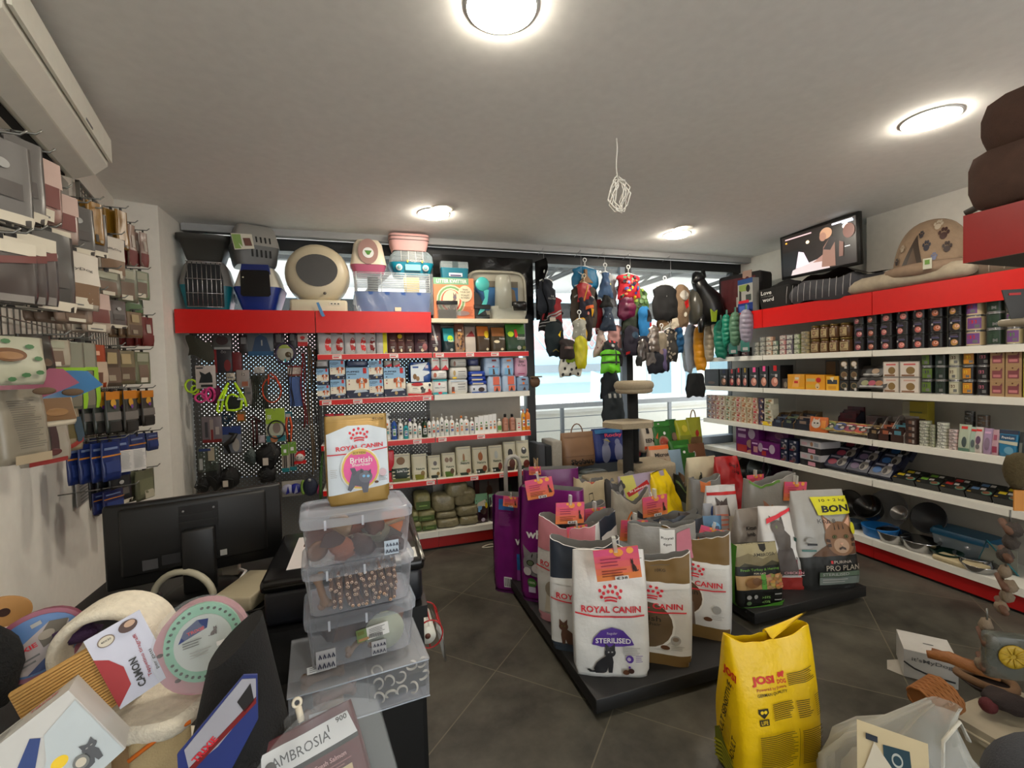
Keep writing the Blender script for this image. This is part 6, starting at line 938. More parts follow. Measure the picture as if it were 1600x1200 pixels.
cloth('dark brown dog jumper at the right of the second strand',906,926,478,532,(.15,.12,.11),'long',3.97,.06,[E(.1,.78,.16,.05,(.8,.5,.45))])
cloth('pale grey lace dog top in the second strand',894,917,500,530,(.62,.62,.58),'vest',3.93,.06,[E(rnc.uniform(-.6,.6),rnc.random(),.1,.04,(.78,.78,.74))for _ in range(9)],hanger='wht')
cloth('mustard dog coat behind the grey lace top',897,918,497,540,(.75,.58,.14),'vest',3.96,.05)
cloth('yellow dog raincoat low in the second strand',897,918,525,576,(.74,.72,.08),'long',3.92,.06,rough=.35)
cloth('lime green dog coat beside the yellow raincoat',882,906,534,570,(.50,.62,.12),'coat',3.95,.06)
cloth('brown and black harness bag beside the lime coat',873,898,530,561,(.16,.13,.13),'vest',3.91,.09,[R(-.5,.5,.6,.62,(.4,.3,.28))],name='dog_harness')
cloth('white dog vest with black hearts, lowest of the second strand',872,909,553,588,(.80,.80,.76),'jeans',3.96,.05,[E(x_,z_,.1,.07,'blk',n=8)for x_,z_ in((-.6,.7),(-.2,.6),(.2,.75),(.6,.6),(-.5,.35),(0,.3),(.4,.35),(-.7,.12),(-.1,.1),(.6,.12))])
cloth('blue denim dog dungarees, topmost of the third strand',934,958,426,465,(.22,.32,.45),'dress',4.0,.06,[R(-.3,.45,.3,.6,(.18,.27,.4)),E(.45,.52,.08,.04,(.8,.75,.4))],hanger='wht')
cloth('white spotted dog dress behind the denim dungarees',948,963,430,480,(.70,.71,.72),'vest',4.05,.05)
cloth('black tulle dog skirt below the dungarees',936,958,462,481,(.05,.06,.06),'skirt',3.98,.07)
cloth('red dog shirt half hidden beside the denim dress',930,942,468,522,(.55,.08,.12),'vest',4.06,.05,bend=0)
cloth('dark denim dog dress with ruffled hem in the third strand',937,963,480,517,(.15,.20,.27),'dress',3.96,.07,[band([(-.6,.2),(.6,.2)],.02,(.1,.14,.2)),E(0,.7,.05,.025,'lgr'),E(0,.5,.05,.025,'lgr'),E(-.4,.6,.1,.05,(.2,.27,.36))])
cloth('pale pink floral dog dress in the third strand',926,952,514,558,(.74,.66,.62),'dress',4.0,.06,[E(rnc.uniform(-.6,.6),rnc.random(),.06,.03,(.5,.25,.25),n=6)for _ in range(14)])
cloth('rose dog blouse with curly lace at its right',948,972,508,545,(.70,.52,.50),'vest',4.04,.05)
cloth('charcoal and white bandana top in the third strand',942,966,532,556,(.17,.18,.20),'coat',3.93,.05,[G([(0,0),(.8,.2),(.3,.5)],(.55,.56,.55)),E(.05,.65,.2,.1,'lgr'),R(-.4,.85,-.1,1,'red'),R(.2,.85,.5,1,'red')])
cloth('neon green dog life vest in the middle of the third strand',937,970,547,583,(.36,.72,.10),'vest',3.90,.09,[R(-.9,.42,.9,.5,(.08,.1,.08)),R(-.9,.76,.9,.82,(.08,.1,.08)),R(.3,0,.42,1,(.08,.1,.08)),R(-.6,.55,.2,.72,(.46,.85,.2)),R(-.3,.1,.7,.34,(.42,.8,.14))],rough=.5,name='dog_life_vest')
cloth('black dog jacket right of the neon vest',958,973,545,571,(.07,.07,.08),'coat',3.96,.06)
cloth('dark blue grey dog coat under the neon vest',940,968,580,627,(.11,.14,.17),'jeans',3.98,.08,[R(-.2,.05,.0,.16,'lgr'),R(.1,.05,.3,.16,'lgr'),R(-.6,.05,-.4,.16,'lgr')])
cloth('black studded dog harness left of the third strand',938,954,590,625,(.13,.14,.15),'vest',4.0,.06)
cloth('dark washed denim dog trousers, lowest of the third strand',940,976,612,664,(.15,.18,.20),'jeans',3.97,.08,[R(-.5,.82,-.3,.95,'lgr'),R(-.1,.82,.1,.95,'lgr'),R(.4,.82,.6,.95,'lgr')])
cloth('red dog jacket printed with bright figures, topmost of the fourth strand',963,1001,429,468,(.72,.10,.16),'vest',3.96,.09,[E(rnc.uniform(-.7,.7),rnc.uniform(.05,.95),rnc.uniform(.05,.14),rnc.uniform(.04,.08),rnc.choice([(.85,.75,.1),(.2,.3,.6),(.2,.5,.3),(.9,.45,.3),(.15,.1,.15)]),n=7)for _ in range(34)],hanger='wht')
cloth('shiny purple dog jacket below the red printed one',965,993,462,499,(.38,.08,.22),'coat',3.98,.09,rough=.3,quilt=3)
cloth('green and lime patterned dog jacket in the fourth strand',986,1013,452,505,(.27,.38,.18),'coat',3.99,.09,[E(rnc.uniform(-.7,.7),rnc.random(),.2,.06,rnc.choice([(.5,.6,.2),(.12,.2,.1),(.36,.48,.3)]))for _ in range(14)])
cloth('dark camouflage dog jacket under the purple one',972,1006,490,524,(.14,.17,.12),'coat',4.0,.09,[E(rnc.uniform(-.7,.7),rnc.random(),.2,.08,rnc.choice([(.22,.28,.14),(.08,.1,.08)]))for _ in range(12)])
cloth('bright blue and black dog overall at the right of the fourth strand',997,1017,479,532,(.10,.42,.64),'long',3.94,.07,[R(.2,.55,.9,.9,(.05,.05,.07)),R(.5,.4,1,.52,'red')])
cloth('plum and black dog overall below the camouflage jacket',974,1000,510,556,(.12,.10,.16),'coat',3.96,.08,[R(-.8,.05,-.4,.14,'red'),E(.2,.7,.4,.12,(.14,.24,.32))])
cloth('navy dog overall with red cuffs in the fourth strand',996,1016,525,556,(.08,.08,.12),'coat',3.93,.07,[R(.2,.05,.6,.16,'red')])
cloth('large plain black dog cape, topmost of the fifth strand',1019,1059,446,500,(.045,.045,.05),'coat',3.96,.06,[E(.0,.68,.05,.025,'lgr',n=8)],hanger='wht')
cloth('tan sheepskin dog coat under the black cape',1026,1062,468,517,(.48,.37,.26),'coat',4.0,.07,[band([(-.6,.05),(.2,.2),(.7,.6)],.06,'off')],kind='fur')
cloth('beige patterned plush dog coat with red heart, fifth strand',1053,1078,446,512,(.47,.38,.29),'long',3.99,.09,[E(.0,.75,.5,.12,(.62,.6,.56)),G([(-.1,.6),(.5,.66),(.5,.5),(.1,.42)],'red'),E(.1,.3,.2,.06,'off')],kind='fur',tag_=False)
cloth('white card label hanging on the plush coat',1049,1061,497,513,(.74,.70,.62),'jeans',3.91,.01,name='price_card')
cloth('shiny silver dog jacket in the lower fourth strand',1007,1030,508,552,M((.60,.56,.53),.28,.75,bump=.6,kind='foil'),'coat',3.94,.09,quilt=4)
cloth('silver and black dog overall left of the shiny jacket',996,1014,530,565,M((.40,.38,.37),.3,.6,kind='foil'),'coat',3.92,.07)
cloth('beige canvas dog jacket in the lower fifth strand',1025,1043,520,572,(.50,.46,.39),'vest',3.95,.06,[R(-.6,.1,.4,.5,(.46,.38,.36))],hanger='wht')
cloth('black and white leopard dog coat in the fifth strand',1034,1059,514,566,(.20,.19,.18),'coat',3.97,.08,[E(rnc.uniform(-.6,.6),rnc.random(),.14,.04,(.6,.56,.5),n=6)for _ in range(22)],hanger='wht')
cloth('red lined dog coat beside the leopard one',1047,1062,502,548,(.56,.09,.12),'coat',4.0,.06)
cloth('bright blue quilted dog coat right of the leopard one',1052,1068,512,552,(.08,.30,.46),'coat',3.98,.07,quilt=4)
cloth('navy dog body warmer, lowest of the fifth strand',1010,1046,548,583,(.09,.10,.14),'coat',3.96,.08)
cloth('grey card tag hanging below the silver jacket',1009,1024,551,569,(.36,.34,.33),'jeans',3.88,.01,name='price_card')
cloth('violet dog shirt half hidden by the navy warmer',1030,1042,545,578,(.34,.30,.44),'vest',3.94,.05)
cloth('small dark mitten shaped dog sock at the left of the fifth strand',994,1003,556,572,(.16,.16,.16),'coat',3.93,.05)
XR=3.60
def rcoat(d,a,c,top,bot,col,quilt=7,shape='long',y=None,rough=.45,bend=0):
 p=at((a+c)/2,(top+bot)/2,x=XR);dpt=(p-CAM).dot(CF);w_=(c-a)*dpt/F_PX;h=(bot-top)*dpt/F_PX;z=at((a+c)/2,bot,x=XR).z;t=T('dog_coat',d,'dog clothing',(XR,p.y,z),-.6,'quilted dog coats clipped to the red header');q=MB();garment(q,w_,h,shape,M(col,rough),.07,int(a),.01,quilt,bend=bend);q.build('garment',t)
 q=MB();q.box(-.006,.006,-.02,.025,h-.015,h+.05,M((.25,.45,.4),.4));q.build('clip',t)
for d in(('grey quilted dog coat, first on the red header',1070,1090,507,577,(.42,.43,.47)),('dark grey quilted dog coat behind the first grey one',1066,1084,520,582,(.15,.155,.16)),('bright yellow quilted dog coat on the red header',1084,1105,509,578,(.82,.55,.05)),('beige hooded dog coat behind the yellow one',1084,1100,510,548,(.52,.46,.38)),('beige smooth quilted dog coat beside the yellow one',1100,1116,507,564,(.66,.60,.51)),('cream hooded dog coat between beige and turquoise',1112,1128,492,530,(.68,.63,.55)),('turquoise quilted dog coat on the red header',1116,1137,500,559,(.07,.45,.36)),('turquoise small dog coat upper right of the larger one',1128,1143,492,540,(.08,.50,.40)),('sage green quilted dog coat on the red header',1140,1158,488,541,(.32,.47,.37)),('lavender grey quilted dog coat, last on the red header',1156,1176,484,537,(.53,.51,.57))):rcoat(*d)
for i,(a,c,tp,bt)in enumerate(((1158,1170,532,549),(1141,1150,538,553))):
 p=at((a+c)/2,bt,x=3.58);q=MB();q.box(-.04,.04,-.002,.002,0,.11,M((.12,.40,.36),.5));q.box(-.02,.025,-.004,-.002,.01,.04,M('lgr',.5));q.build('price_tag',label=['teal price tag below the lavender coat','teal price tag below the sage coat'][i],cat='price tag',loc=p,rz=-.7)
t=T('animal_cushion','glossy black animal shaped cushion hanging by the window corner','cushion',at(1098,505,x=3.45));q=MB();BG=M((.045,.045,.05),.3)
q.tube([(.12,.02,-.02),(.12,.03,.12),(.09,.03,.26),(.0,.02,.38),(-.06,.0,.46)],[.10,.15,.14,.08,.065],BG,16);q.tube([(-.02,0,.47),(-.075,-.01,.48),(-.125,-.02,.43)],[.06,.065,.025],BG,12);q.tube([(.02,.02,.1),(-.02,.0,-.0),(-.03,0,-.1)],[.05,.04,.02],BG,10);q.prism([(-.03,.52),(.0,.57),(.02,.48)],-.04,.0,BG);q.build('body',t);q=MB();q.prism([(-.02,.0),(.03,0),(.045,.12),(.02,.1),(.0,.1),(-.035,.13)],-.165,-.15,M((.52,.6,.14),.4));q.build('lime_clip',t)
cloth('black dog shaped harness hanging at the window corner',1071,1102,583,620,(.06,.075,.085),'jeans',4.1,.1,[],name='dog_harness')
for s,(a,c)in enumerate(((1072,1080),(1091,1100))):
 pass
# ================================================================ cat tree
CTR=at(985,700,y=3.5);TX,TY=CTR.x,3.5;PL=M((.62,.57,.48),.95,kind='fur',bump=.7);SIS=M((.045,.045,.05),.9,kind='cloth')
t=T('cat_tree','tall cat tree with beige plush platforms and black posts','cat tree',(TX,TY,0));lx=lambda px,py,y=TY:at(px,py,y=y).x-TX
lz=lambda px,py,y=TY:at(px,py,y=y).z
q=MB();q.rbox(-.42,.34,-.3,.28,0,.05,PL,.015);q.build('base',t)
zb=lz(1000,722);q=MB();loft(q,[(.05,.40,.36),(zb-.03,.42,.38),(zb-.006,.41,.37),(zb,.36,.32)],PL,.28);q.v=[(x+.17,y+.02,z)for x,y,z in q.v];q.build('den',t)
q=MB();q.lathe([(.052,.002),(.035,.003),(.001,.004)],M((.14,.12,.10),.9),18,(lx(995,720),.0,zb),cap=False);q.lathe([(.07,-.004),(.065,.004)],M((.1,.09,.08),.9),18,(lx(992,757),-.175,zb-.2),'y');q.build('den_opening',t)
x2=lx(994,660);zt_=lz(995,612);q=MB();q.lathe([(.048,zb),(.048,zt_)],SIS,18,(x2,.05,0));q.build('post',t)
x1=lx(967,720);zm=lz(970,668,TY-.15);q=MB();q.lathe([(.045,.05),(.045,zm)],SIS,18,(x1,-.15,0));q.build('post',t)
q=MB();zm2=zm;q.prism([(x1-.13,-.28),(x1+.14,-.3),(x1+.24,-.18),(x1+.22,.06),(x1-.1,.05),(x1-.2,-.08)],zm2,zm2+.045,PL,'xy');q.build('platform',t)
zl=lz(950,748,TY-.2);q=MB();q.rbox(lx(906,745),lx(985,745),-.36,-.02,zl-.04,zl+.012,PL,.015);q.build('platform',t)
q=MB();cx=lx(995,605);q.lathe([(.001,zt_),(.15,zt_),(.16,zt_+.02),(.001,zt_+.03)],PL,24,(cx,.05,0),cap=False);q.tube([(cx+.135*math.cos(a),.05+.135*math.sin(a),zt_+.055)for a in[2*PI*i/28 for i in range(28)]],.043,PL,10,closed=True);q.tube([(cx+.14*math.cos(a),.05+.14*math.sin(a),zt_+.012)for a in[2*PI*i/28 for i in range(28)]],.026,PL,8,closed=True);q.build('bed',t)
# ================================================================ stock in front of the window
t=T('display_bench','low dark bench under the window carrying litter and hay sacks','bench',(2.7,4.05,0));q=MB();q.box(-1.1,.9,-.24,.2,.34,.38,M((.25,.25,.25),.6));q.build('top',t)
for s in(-1.05,-.1,.85):q=MB();q.box(s-.02,s+.02,-.22,.18,0,.34,M((.2,.2,.2),.6));q.build('leg',t)
ZBN=.381
def wbag(d,a,c,top,bot,col,art=(),y=3.95,dep=.14,top_='seal',rz=0,name='litter_sack',cat='litter sack',handle=False,rough=.4,lean=0,z=None):
 x,z0,w_,h=rect(a,c,top,bot,y);z0=max(z0,ZBN)if z is None else z;h=at((a+c)/2,top,y=y).z-z0;q=MB();t=T(name,d,cat,(x,y,z0),rz);bag(q,w_,dep,h,M(col,rough)if not isinstance(col,bpy.types.Material)else col,art,top_,seed=int(a)%31,nu=12,nv=10,L=.035,crk=.008,lean=lean);q.build('sack',t)
 if handle:q=MB();q.tube([(-w_*.18+.5*w_*.36*(1-math.cos(PI*i/8)),lean,h-.02+.1*math.sin(PI*i/8))for i in range(9)],.006,M((.45,.32,.22),.6),6);q.build('handle',t)
wbag('brown paper litter sack with carry handle and dark animal row',876,927,675,727,(.50,.37,.26),[R(-.9,.3,.9,.32,(.4,.28,.18)),X('Shobau',.05,.16,.14,(.1,.08,.07),1.3,.03),R(-.9,.86,.9,.98,(.46,.34,.24))]+[E(-.5+.25*i,.1,.07,.04,'blk',n=6)for i in range(6)],handle=True,rough=.5)
wbag('blue litter sack with two white cat shapes behind the cat tree',924,986,668,720,(.09,.16,.42),[E(-.45,.3,.22,.3,(.5,.52,.62)),E(-.4,.62,.13,.1,(.5,.52,.62)),E(.2,.3,.22,.28,(.46,.48,.6)),E(.16,.58,.13,.1,(.46,.48,.6)),X('Rocky',.0,.78,.13,(.75,.25,.35),.9,.03),G([(-.6,.7),(-.2,.6),(-.3,.66)],(.7,.65,.2)),R(-.9,.86,.4,.97,(.12,.4,.6)),E(.7,.35,.2,.14,(.7,.55,.15))])
wbag('white sack with dark lettering between the posts',1000,1018,664,706,(.66,.62,.56),[X('EEN',.1,.45,.14,'blk',1.5,.03),R(-.9,.1,.9,.25,(.72,.25,.12)),R(-.3,.7,.2,.95,'blk')],3.85)
wbag('dark blue and cyan sack behind the tall post',979,1000,668,720,(.10,.22,.32),[R(-.8,.5,.8,.95,(.15,.45,.56)),E(0,.25,.5,.12,(.7,.25,.3))],3.98)
wbag('orange and white kibble sack beside the cat tree den',1012,1044,696,735,(.70,.62,.54),[R(-1,.86,1,1,(.8,.35,.12)),X('Micros',.1,.66,.15,(.12,.1,.1),1.4,.03),E(-.6,.3,.14,.08,(.4,.2,.3)),E(-.2,.3,.14,.08,(.4,.25,.15)),E(.3,.35,.2,.14,(.55,.38,.25)),R(-.9,.0,-.4,.2,(.75,.35,.12))],3.72)
wbag('pale blue litter sack right of the kibble sack',1040,1068,704,745,(.52,.62,.70),[X('Litter',.0,.66,.15,(.15,.25,.45),1.3),R(-.9,.05,.9,.4,(.62,.62,.62))],3.66,lean=.04,z=.001)
wbag('green hay sack with round basket picture',1016,1046,658,706,(.13,.36,.12),[E(0,.35,.55,.2,(.55,.42,.36)),E(0,.35,.4,.14,(.6,.25,.2)),E(.2,.62,.14,.05,'wht'),G([(-.8,.5),(-.5,.66),(-.6,.45)],(.7,.3,.12)),R(-.9,.84,.9,.97,(.16,.42,.14)),E(-.3,.92,.12,.025,'lgr')],4.0)
wbag('dark green hay sack behind the basket picture sack',1040,1056,655,702,(.12,.31,.11),[E(0,.45,.5,.14,(.45,.35,.3))],4.05)
wbag('bright green sack on the right below the lime sacks',1044,1076,688,722,(.12,.36,.10),[R(-.7,.7,.7,.8,(.2,.48,.16)),E(.2,.5,.14,.06,'wht')],3.88)
wbag('green sack with food bowl picture behind the cream sack',1060,1086,708,748,(.16,.36,.12),[E(.1,.5,.4,.16,(.5,.36,.28)),E(.3,.8,.12,.06,'wht')],3.7,z=.001)
wbag('yellow green sack by the window corner, left one',1054,1076,656,694,(.55,.56,.10),[R(-.8,.1,.8,.4,(.45,.48,.1)),E(0,.66,.4,.14,(.7,.65,.2))],4.02)
wbag('yellow green sack with brown picture and handle, right one',1072,1094,652,694,(.52,.53,.14),[R(-.8,.06,.8,.66,(.36,.26,.14)),E(.2,.72,.25,.06,(.6,.15,.12))],4.0,handle=True,z=ZBN)
wbag('brown paper sack with dark animals under the lime sacks',1072,1100,693,724,(.38,.24,.15),[E(-.2,.4,.3,.2,(.1,.07,.06)),E(.4,.35,.2,.18,(.1,.07,.06)),E(-.4,.72,.14,.08,'lgr')],3.85,z=ZBN)
x,z,w_,h=rect(878,934,722,748,3.75);q=MB();hay(q,w_,.22,.12,M((.58,.60,.54),.25,kind='glit'),3);q.box(-w_*.3,w_*.2,-.09,.02,.112,.118,M((.25,.42,.2),.5));q.build('litter_pack',label='flat white and green litter pack below the brown paper sack',cat='litter sack',loc=(x,3.92,ZBN+.0));
x,z,w_,h=rect(924,965,712,745,3.75);q=MB();hay(q,w_,.2,.15,M((.60,.60,.56),.2,kind='foil'),8);q.build('litter_pack',label='clear crumpled litter pack behind the lower platform',cat='litter sack',loc=(x+.02,4.0,ZBN))
for a,c,tp,col,d,kd in((836,846,692,(.24,.25,.27),'grey scratch board, first of the slabs by the shelf end',''),(846,856,694,(.10,.11,.12),'black scratch board, middle of the slabs by the shelf end',''),(856,872,687,(.58,.56,.52),'fluffy grey white carpet slab by the window','fur')):
 x,z,w_,h=rect(a,c,tp,738,3.95);q=MB();q.rbox(-w_/2,w_/2,-.12,.12,0,at((a+c)/2,tp,y=3.95).z,M(col,.9,kind=kd),.012);q.build('scratch_board',label=d,cat='scratching board',loc=(x,3.98,0),rz=.06)
x,z,w_,h=rect(829,838,672,740,3.86);q=MB();
for i in range(9):q.tube([(-.01+.0025*i,0,0),(.02*math.sin(i*2.1),.02*math.cos(i*1.7),.72+.02*math.sin(i))],.003,M((.55,.46,.34),.8),4)
q.tube([(0,0,.0),(0,0,.5)],.018,M((.5,.4,.3),.6),8);q.build('straw_wand',label='bundle of straw sticks standing at the shelf end',cat='stick',loc=(x,3.8,.001))
x,z,w_,h=rect(826,844,566,592,3.85);q=MB();q.ball((0,0,h/2),w_*.45,M((.36,.26,.18),.6),12,(1,.5,1),.2,3);q.box(-w_*.4,w_*.55,-.03,.03,h*.78,h*.86,M((.4,.32,.2),.5));q.build('treat_jar',label='small jar of brown treats at the end of the nappy shelf',cat='jar',loc=(x+.03,3.92,1.346))
# ================================================================ pallets with kibble sacks
BLKW=M((.085,.085,.085),.5)
for d,x0,x1,y0,y1 in(('low black display plinth under the white cat food sacks',.905,1.93,1.73,3.3),('low black display plinth under the grey cat food sacks',2.09,3.0,2.02,3.3)):
 t=T('display_plinth',d,'plinth',((x0+x1)/2,(y0+y1)/2,0));a,b_=(x1-x0)/2,(y1-y0)/2
 q=MB();q.rbox(-a,a,-b_,b_,.03,.095,BLKW,.004);q.build('top',t);q=MB();q.box(-a+.05,a-.05,-b_+.05,b_-.05,0,.03,M('blk',.7));q.build('foot',t)
ZP=.096
def crown(cx,cz,s,a,c='crim'):
 o=[E(cx+s*x,cz+s*a*z,.15*s,.15*s*a,c,n=10)for x,z in((-.95,.62),(-.5,.92),(0,1.02),(.5,.92),(.95,.62),(-.62,.42),(-.2,.56),(.2,.56),(.62,.42),(-.82,.12),(.82,.12))]
 return o+[band([(cx+s*x,cz+s*a*(.12-.28*x*x))for x in(-.6,-.3,0,.3,.6)],.07*s*a,c),band([(cx+s*x,cz+s*a*(-.12-.28*x*x))for x in(-.55,-.3,0,.3,.55)],.07*s*a,c)]
def rc(a,tz=.62):return crown(0,tz+.085,.3,a)+[X('ROYAL CANIN',0,tz,.052,'crim',1.62,.025),band([(-.98,tz-.035),(-.5,tz-.052),(.1,tz-.058),(.9,tz-.05)],.006,'crim')]
def sack(d,L,rz,w,dep,h,col,art=(),top='seal',side=None,name='pet_food_sack',cat='pet food sack',z=ZP,crk=.007,lean=0,topdip=0,rough=.32,parts=None,fill=.7,clo=.3,flare=0,nu=28,nv=34,L_=.015,inner='slv',group=None):
 rr=math.radians(rz);ex=Vector((math.cos(rr),math.sin(rr),0));ey=Vector((-math.sin(rr),math.cos(rr),0));c=Vector((L[0],L[1],0))+ex*w/2+ey*dep/2
 t=T(name,d,cat,(c.x,c.y,z),rr,group);q=MB();fr=bag(q,w,dep,h,col if isinstance(col,bpy.types.Material)else M(col,rough,0.,'',.3),list(art),top,seed=int(abs(L[0])*91+h*57)%53,nu=nu,nv=nv,crk=crk,lean=lean,topdip=topdip,side=side,fill=fill,clo=clo,flare=flare,L=L_,inner=M((.55,.55,.54)if inner=='slv' else inner,.35));q.build('sack',t)
 return t,fr,w,h
def card_mesh(w,h):
 q=MB();q.box(-w/2,w/2,-.001,.001,0,h,M((.88,.45,.30),.4));sl=5;cs=[(.90,.52,.28),(.90,.46,.34),(.89,.40,.40),(.88,.36,.45),(.86,.33,.50)]
 print_on(q,[R(-1,i/sl,1,(i+1)/sl,cs[i])for i in range(sl)]+[E(.1,.86,.22,.12,(.95,.62,.25)),E(.62,.9,.16,.1,(.96,.66,.28)),E(-.2,.94,.1,.06,(.96,.66,.28))]+cat_sit(.7,.22,.17,1.4,(.22,.14,.12),'blk',-1)+lines(-.75,.72,.2,3,.1,(.55,.15,.3),.25)+lines(-.75,.36,.4,3,.08,(.45,.15,.1),.3)+[R(-.2,.03,.4,.16,'wht'),X('€38',.1,.095,.09,'blk',.5,.02)],lambda x,z,l:(x,-.001-l,z),w/2,h)
 q.box(-.006,.006,-.012,.01,h-.01,h+.035,M((.85,.85,.82),.2,kind='clear',spec=1.5));return q
_card=[]
def card(d,px,py,y,w=.14,rz=0,ry=0,rx=0):
 p=at(px,py,y=y)
 if not _card:_card.append(card_mesh(.14,.1).build('price_card',cat='price card',group='pink and orange price cards'))
 o=_card[0]if len(_card)==1 and not _card[0].get('label')else dup(_card[0],p)
 o.location=p;o.rotation_euler=(rx,ry,rz);o['label']=d;o.scale=(w/.14,)*3;return o
a=.36/2/.57;WS=M((.84,.84,.83),.3,0.,'',.3)
def purple_half(c):return G([(-.55,.28),(-.5,.33),(-.3,.39),(0,.415),(.3,.39),(.5,.33),(.58,.28),(.3,.265),(-.3,.26)],c)
st=[purple_half((.30,.17,.55)),X('Regular',0,.365,.026,'lav'),X('STERILISED',.02,.31,.042,'wht',.95,.02)]+cat_sit(-.2,.045,.44,a*.95,(.13,.13,.145),'lgr',1)+lines(.28,.26,.75,5,.013,'lgr',.35)+[E(.45,.17,.1,.1*a,(.30,.17,.55)),E(.43,.17,.05,.05*a,'lav'),E(.44,.105,.03,.03*a,'vio'),E(.35,.06,.09,.022,'brn'),E(.48,.075,.08,.022,'choc'),X('10 kg',.72,.90,.035,(.2,.2,.2)),R(.55,.945,.9,.95,'mgr'),E(.72,.85,.07,.016,'mgr')]+lines(.6,.2,.8,4,.014,'vio',.3)
sack('white cat food sack with violet dome and black cat, foremost on the plinth',(.885,1.896),-22,.352,.12,.57,WS,rc(a,.55)+st,flare=-.04,crk=.009,lean=.03,top='seal')
BG_=(.46,.36,.20);a2=.37/2/.58
br=[R(-1,.74,1,1,BG_),G([(-1,.74),(-.5,.77),(.2,.775),(1,.74),(1,.7),(-1,.7)],'wht'),R(-1,0,1,.10,BG_),G([(-1,.1),(1,.1),(1,.16),(.3,.13),(-1,.15)],'wht'),E(-.1,.36,.72,.72*a2,(.88,.88,.87)),E(-.1,.36,.66,.66*a2,(.38,.31,.22)),X('British',-.15,.42,.05,(.12,.10,.08),.8,.01),X('Shorthair',-.1,.37,.03,(.14,.12,.1),.7),G([(-.9,.1),(-.85,.3),(-.6,.42),(-.35,.3),(-.3,.1)],(.40,.43,.48)),E(-.55,.40,.22,.08,(.42,.45,.5)),E(.62,.24,.13,.13*a2,'lgr'),E(.62,.25,.08,.06*a2,(.5,.45,.4)),E(.35,.17,.12,.02,'brn')]+lines(.5,.19,.85,3,.014,'lgr',.3)+[X('10KG',.25,.90,.03,(.22,.17,.1)),R(.0,.955,.5,.96,'mgr')]
sack('open gold topped white cat food sack with grey cat, right of the foremost sack',(1.13,1.965),-36,.37,.13,.55,WS,br+rc(a2,.55),'open',topdip=.06,crk=.008)
pe=[R(-1,.72,1,1,BG_),G([(-1,.72),(0,.755),(1,.72),(1,.69),(-1,.69)],'wht'),R(-1,0,1,.12,BG_),E(-.3,.38,.6,.6*a2,(.88,.87,.84)),E(-.3,.38,.55,.55*a2,(.36,.27,.19)),X('Persian',-.25,.44,.05,(.14,.1,.08),.75),G([(-.6,.12),(-.55,.3),(-.3,.42),(.0,.34),(.05,.12)],(.45,.40,.36)),E(-.3,.38,.2,.06,(.62,.58,.52)),E(.65,.3,.12,.12*a2,'lgr'),E(.4,.2,.12,.02,'brn')]+lines(.5,.24,.85,3,.014,'lgr',.3)
sack('open gold topped white cat food sack with longhaired cat, rightmost on the plinth',(1.49,2.09),-44,.36,.16,.56,WS,pe+rc(a2,.54),'open',side=[R(-1,0,1,1,(.50,.40,.24))],topdip=.07)
NVY=(.19,.22,.27)
dg=[R(-1,.66,1,1,NVY),G([(-1,.66),(-.2,.70),(1,.66),(1,.62),(-1,.62)],'wht'),R(-1,0,1,.075,(.22,.26,.31)),G([(-1,.075),(1,.075),(1,.11),(0,.09),(-1,.12)],'wht'),G([(-.35,.22),(-.1,.34),(.4,.38),(1,.34),(1,.22),(.4,.2)],(.20,.46,.37)),R(.0,.19,1,.225,(.14,.2,.25)),X('DIGESTIVE',.5,.285,.04,(.7,.82,.78),1.05,.01)]+cat_sit(-.5,.07,.40,a,(.36,.24,.18),'oliv',-1)+[E(.3,.1,.3,.02,'choc')]
sack('open navy topped white cat food sack with brown cat, left of the foremost sack',(.856,2.126),-30,.36,.17,.56,WS,dg+rc(a,.53),'open',topdip=.05)
kt=[R(-1,.70,1,1,(.80,.52,.56)),R(-1,0,1,.08,(.85,.60,.64)),E(.3,.38,.5,.5*a,(.82,.45,.52)),G([(-.7,.1),(-.6,.3),(-.2,.3),(.0,.1)],'off'),E(-.35,.33,.3,.09,(.62,.58,.52)),G([(-.1,.1),(0,.25),(.3,.26),(.5,.1)],(.5,.42,.38)),E(.2,.28,.24,.07,(.58,.5,.46))]
sack('open pink topped white cat food sack with kittens, left edge of the plinth',(.895,2.43),-48,.36,.17,.585,WS,kt+rc(a,.58),'open',topdip=.06)
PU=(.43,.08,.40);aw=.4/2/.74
wk_=[X('whiskas',-.1,.60,.075,'wht',1.4,.03)]+[('p',[(x_-.4,z_)for x_,z_ in a_[1]],a_[2])for a_ in[E(-.02,.335,.5,.42*aw,(.50,.49,.50)),G([(-.45,.38),(-.52,.50),(-.2,.43)],(.48,.46,.47)),G([(.1,.43),(.45,.52),(.42,.38)],(.48,.46,.47)),E(-.25,.345,.13,.1*aw,'blk'),E(-.25,.345,.1,.08*aw,(.35,.4,.3)),E(.2,.345,.13,.1*aw,'blk'),E(0,.30,.2,.16*aw,(.75,.72,.72)),G([(-.05,.315),(.05,.315),(0,.30)],'skin'),band([(-.2,.40),(-.15,.43)],.012,'dgr'),band([(0,.40),(0,.44)],.012,'dgr'),band([(.2,.40),(.15,.43)],.012,'dgr'),E(-.35,.27,.14,.14*aw,(.72,.7,.7))]]+[E(-.6,.17,.16,.16*aw,(.25,.45,.2)),X('100%',-.6,.17,.022,(.8,.85,.75)),R(-.72,.08,-.48,.13,'lav'),R(-.35,.07,-.2,.15,'gld'),R(-1,0,1,.02,(.3,.05,.3))]
sack('tall open purple cat food sack with tabby face, second from the shelf side',(.88,2.67),-38,.40,.18,.70,M(PU,.3),wk_,'open',side=[R(-1,0,1,1,(.36,.06,.34))],crk=.009)
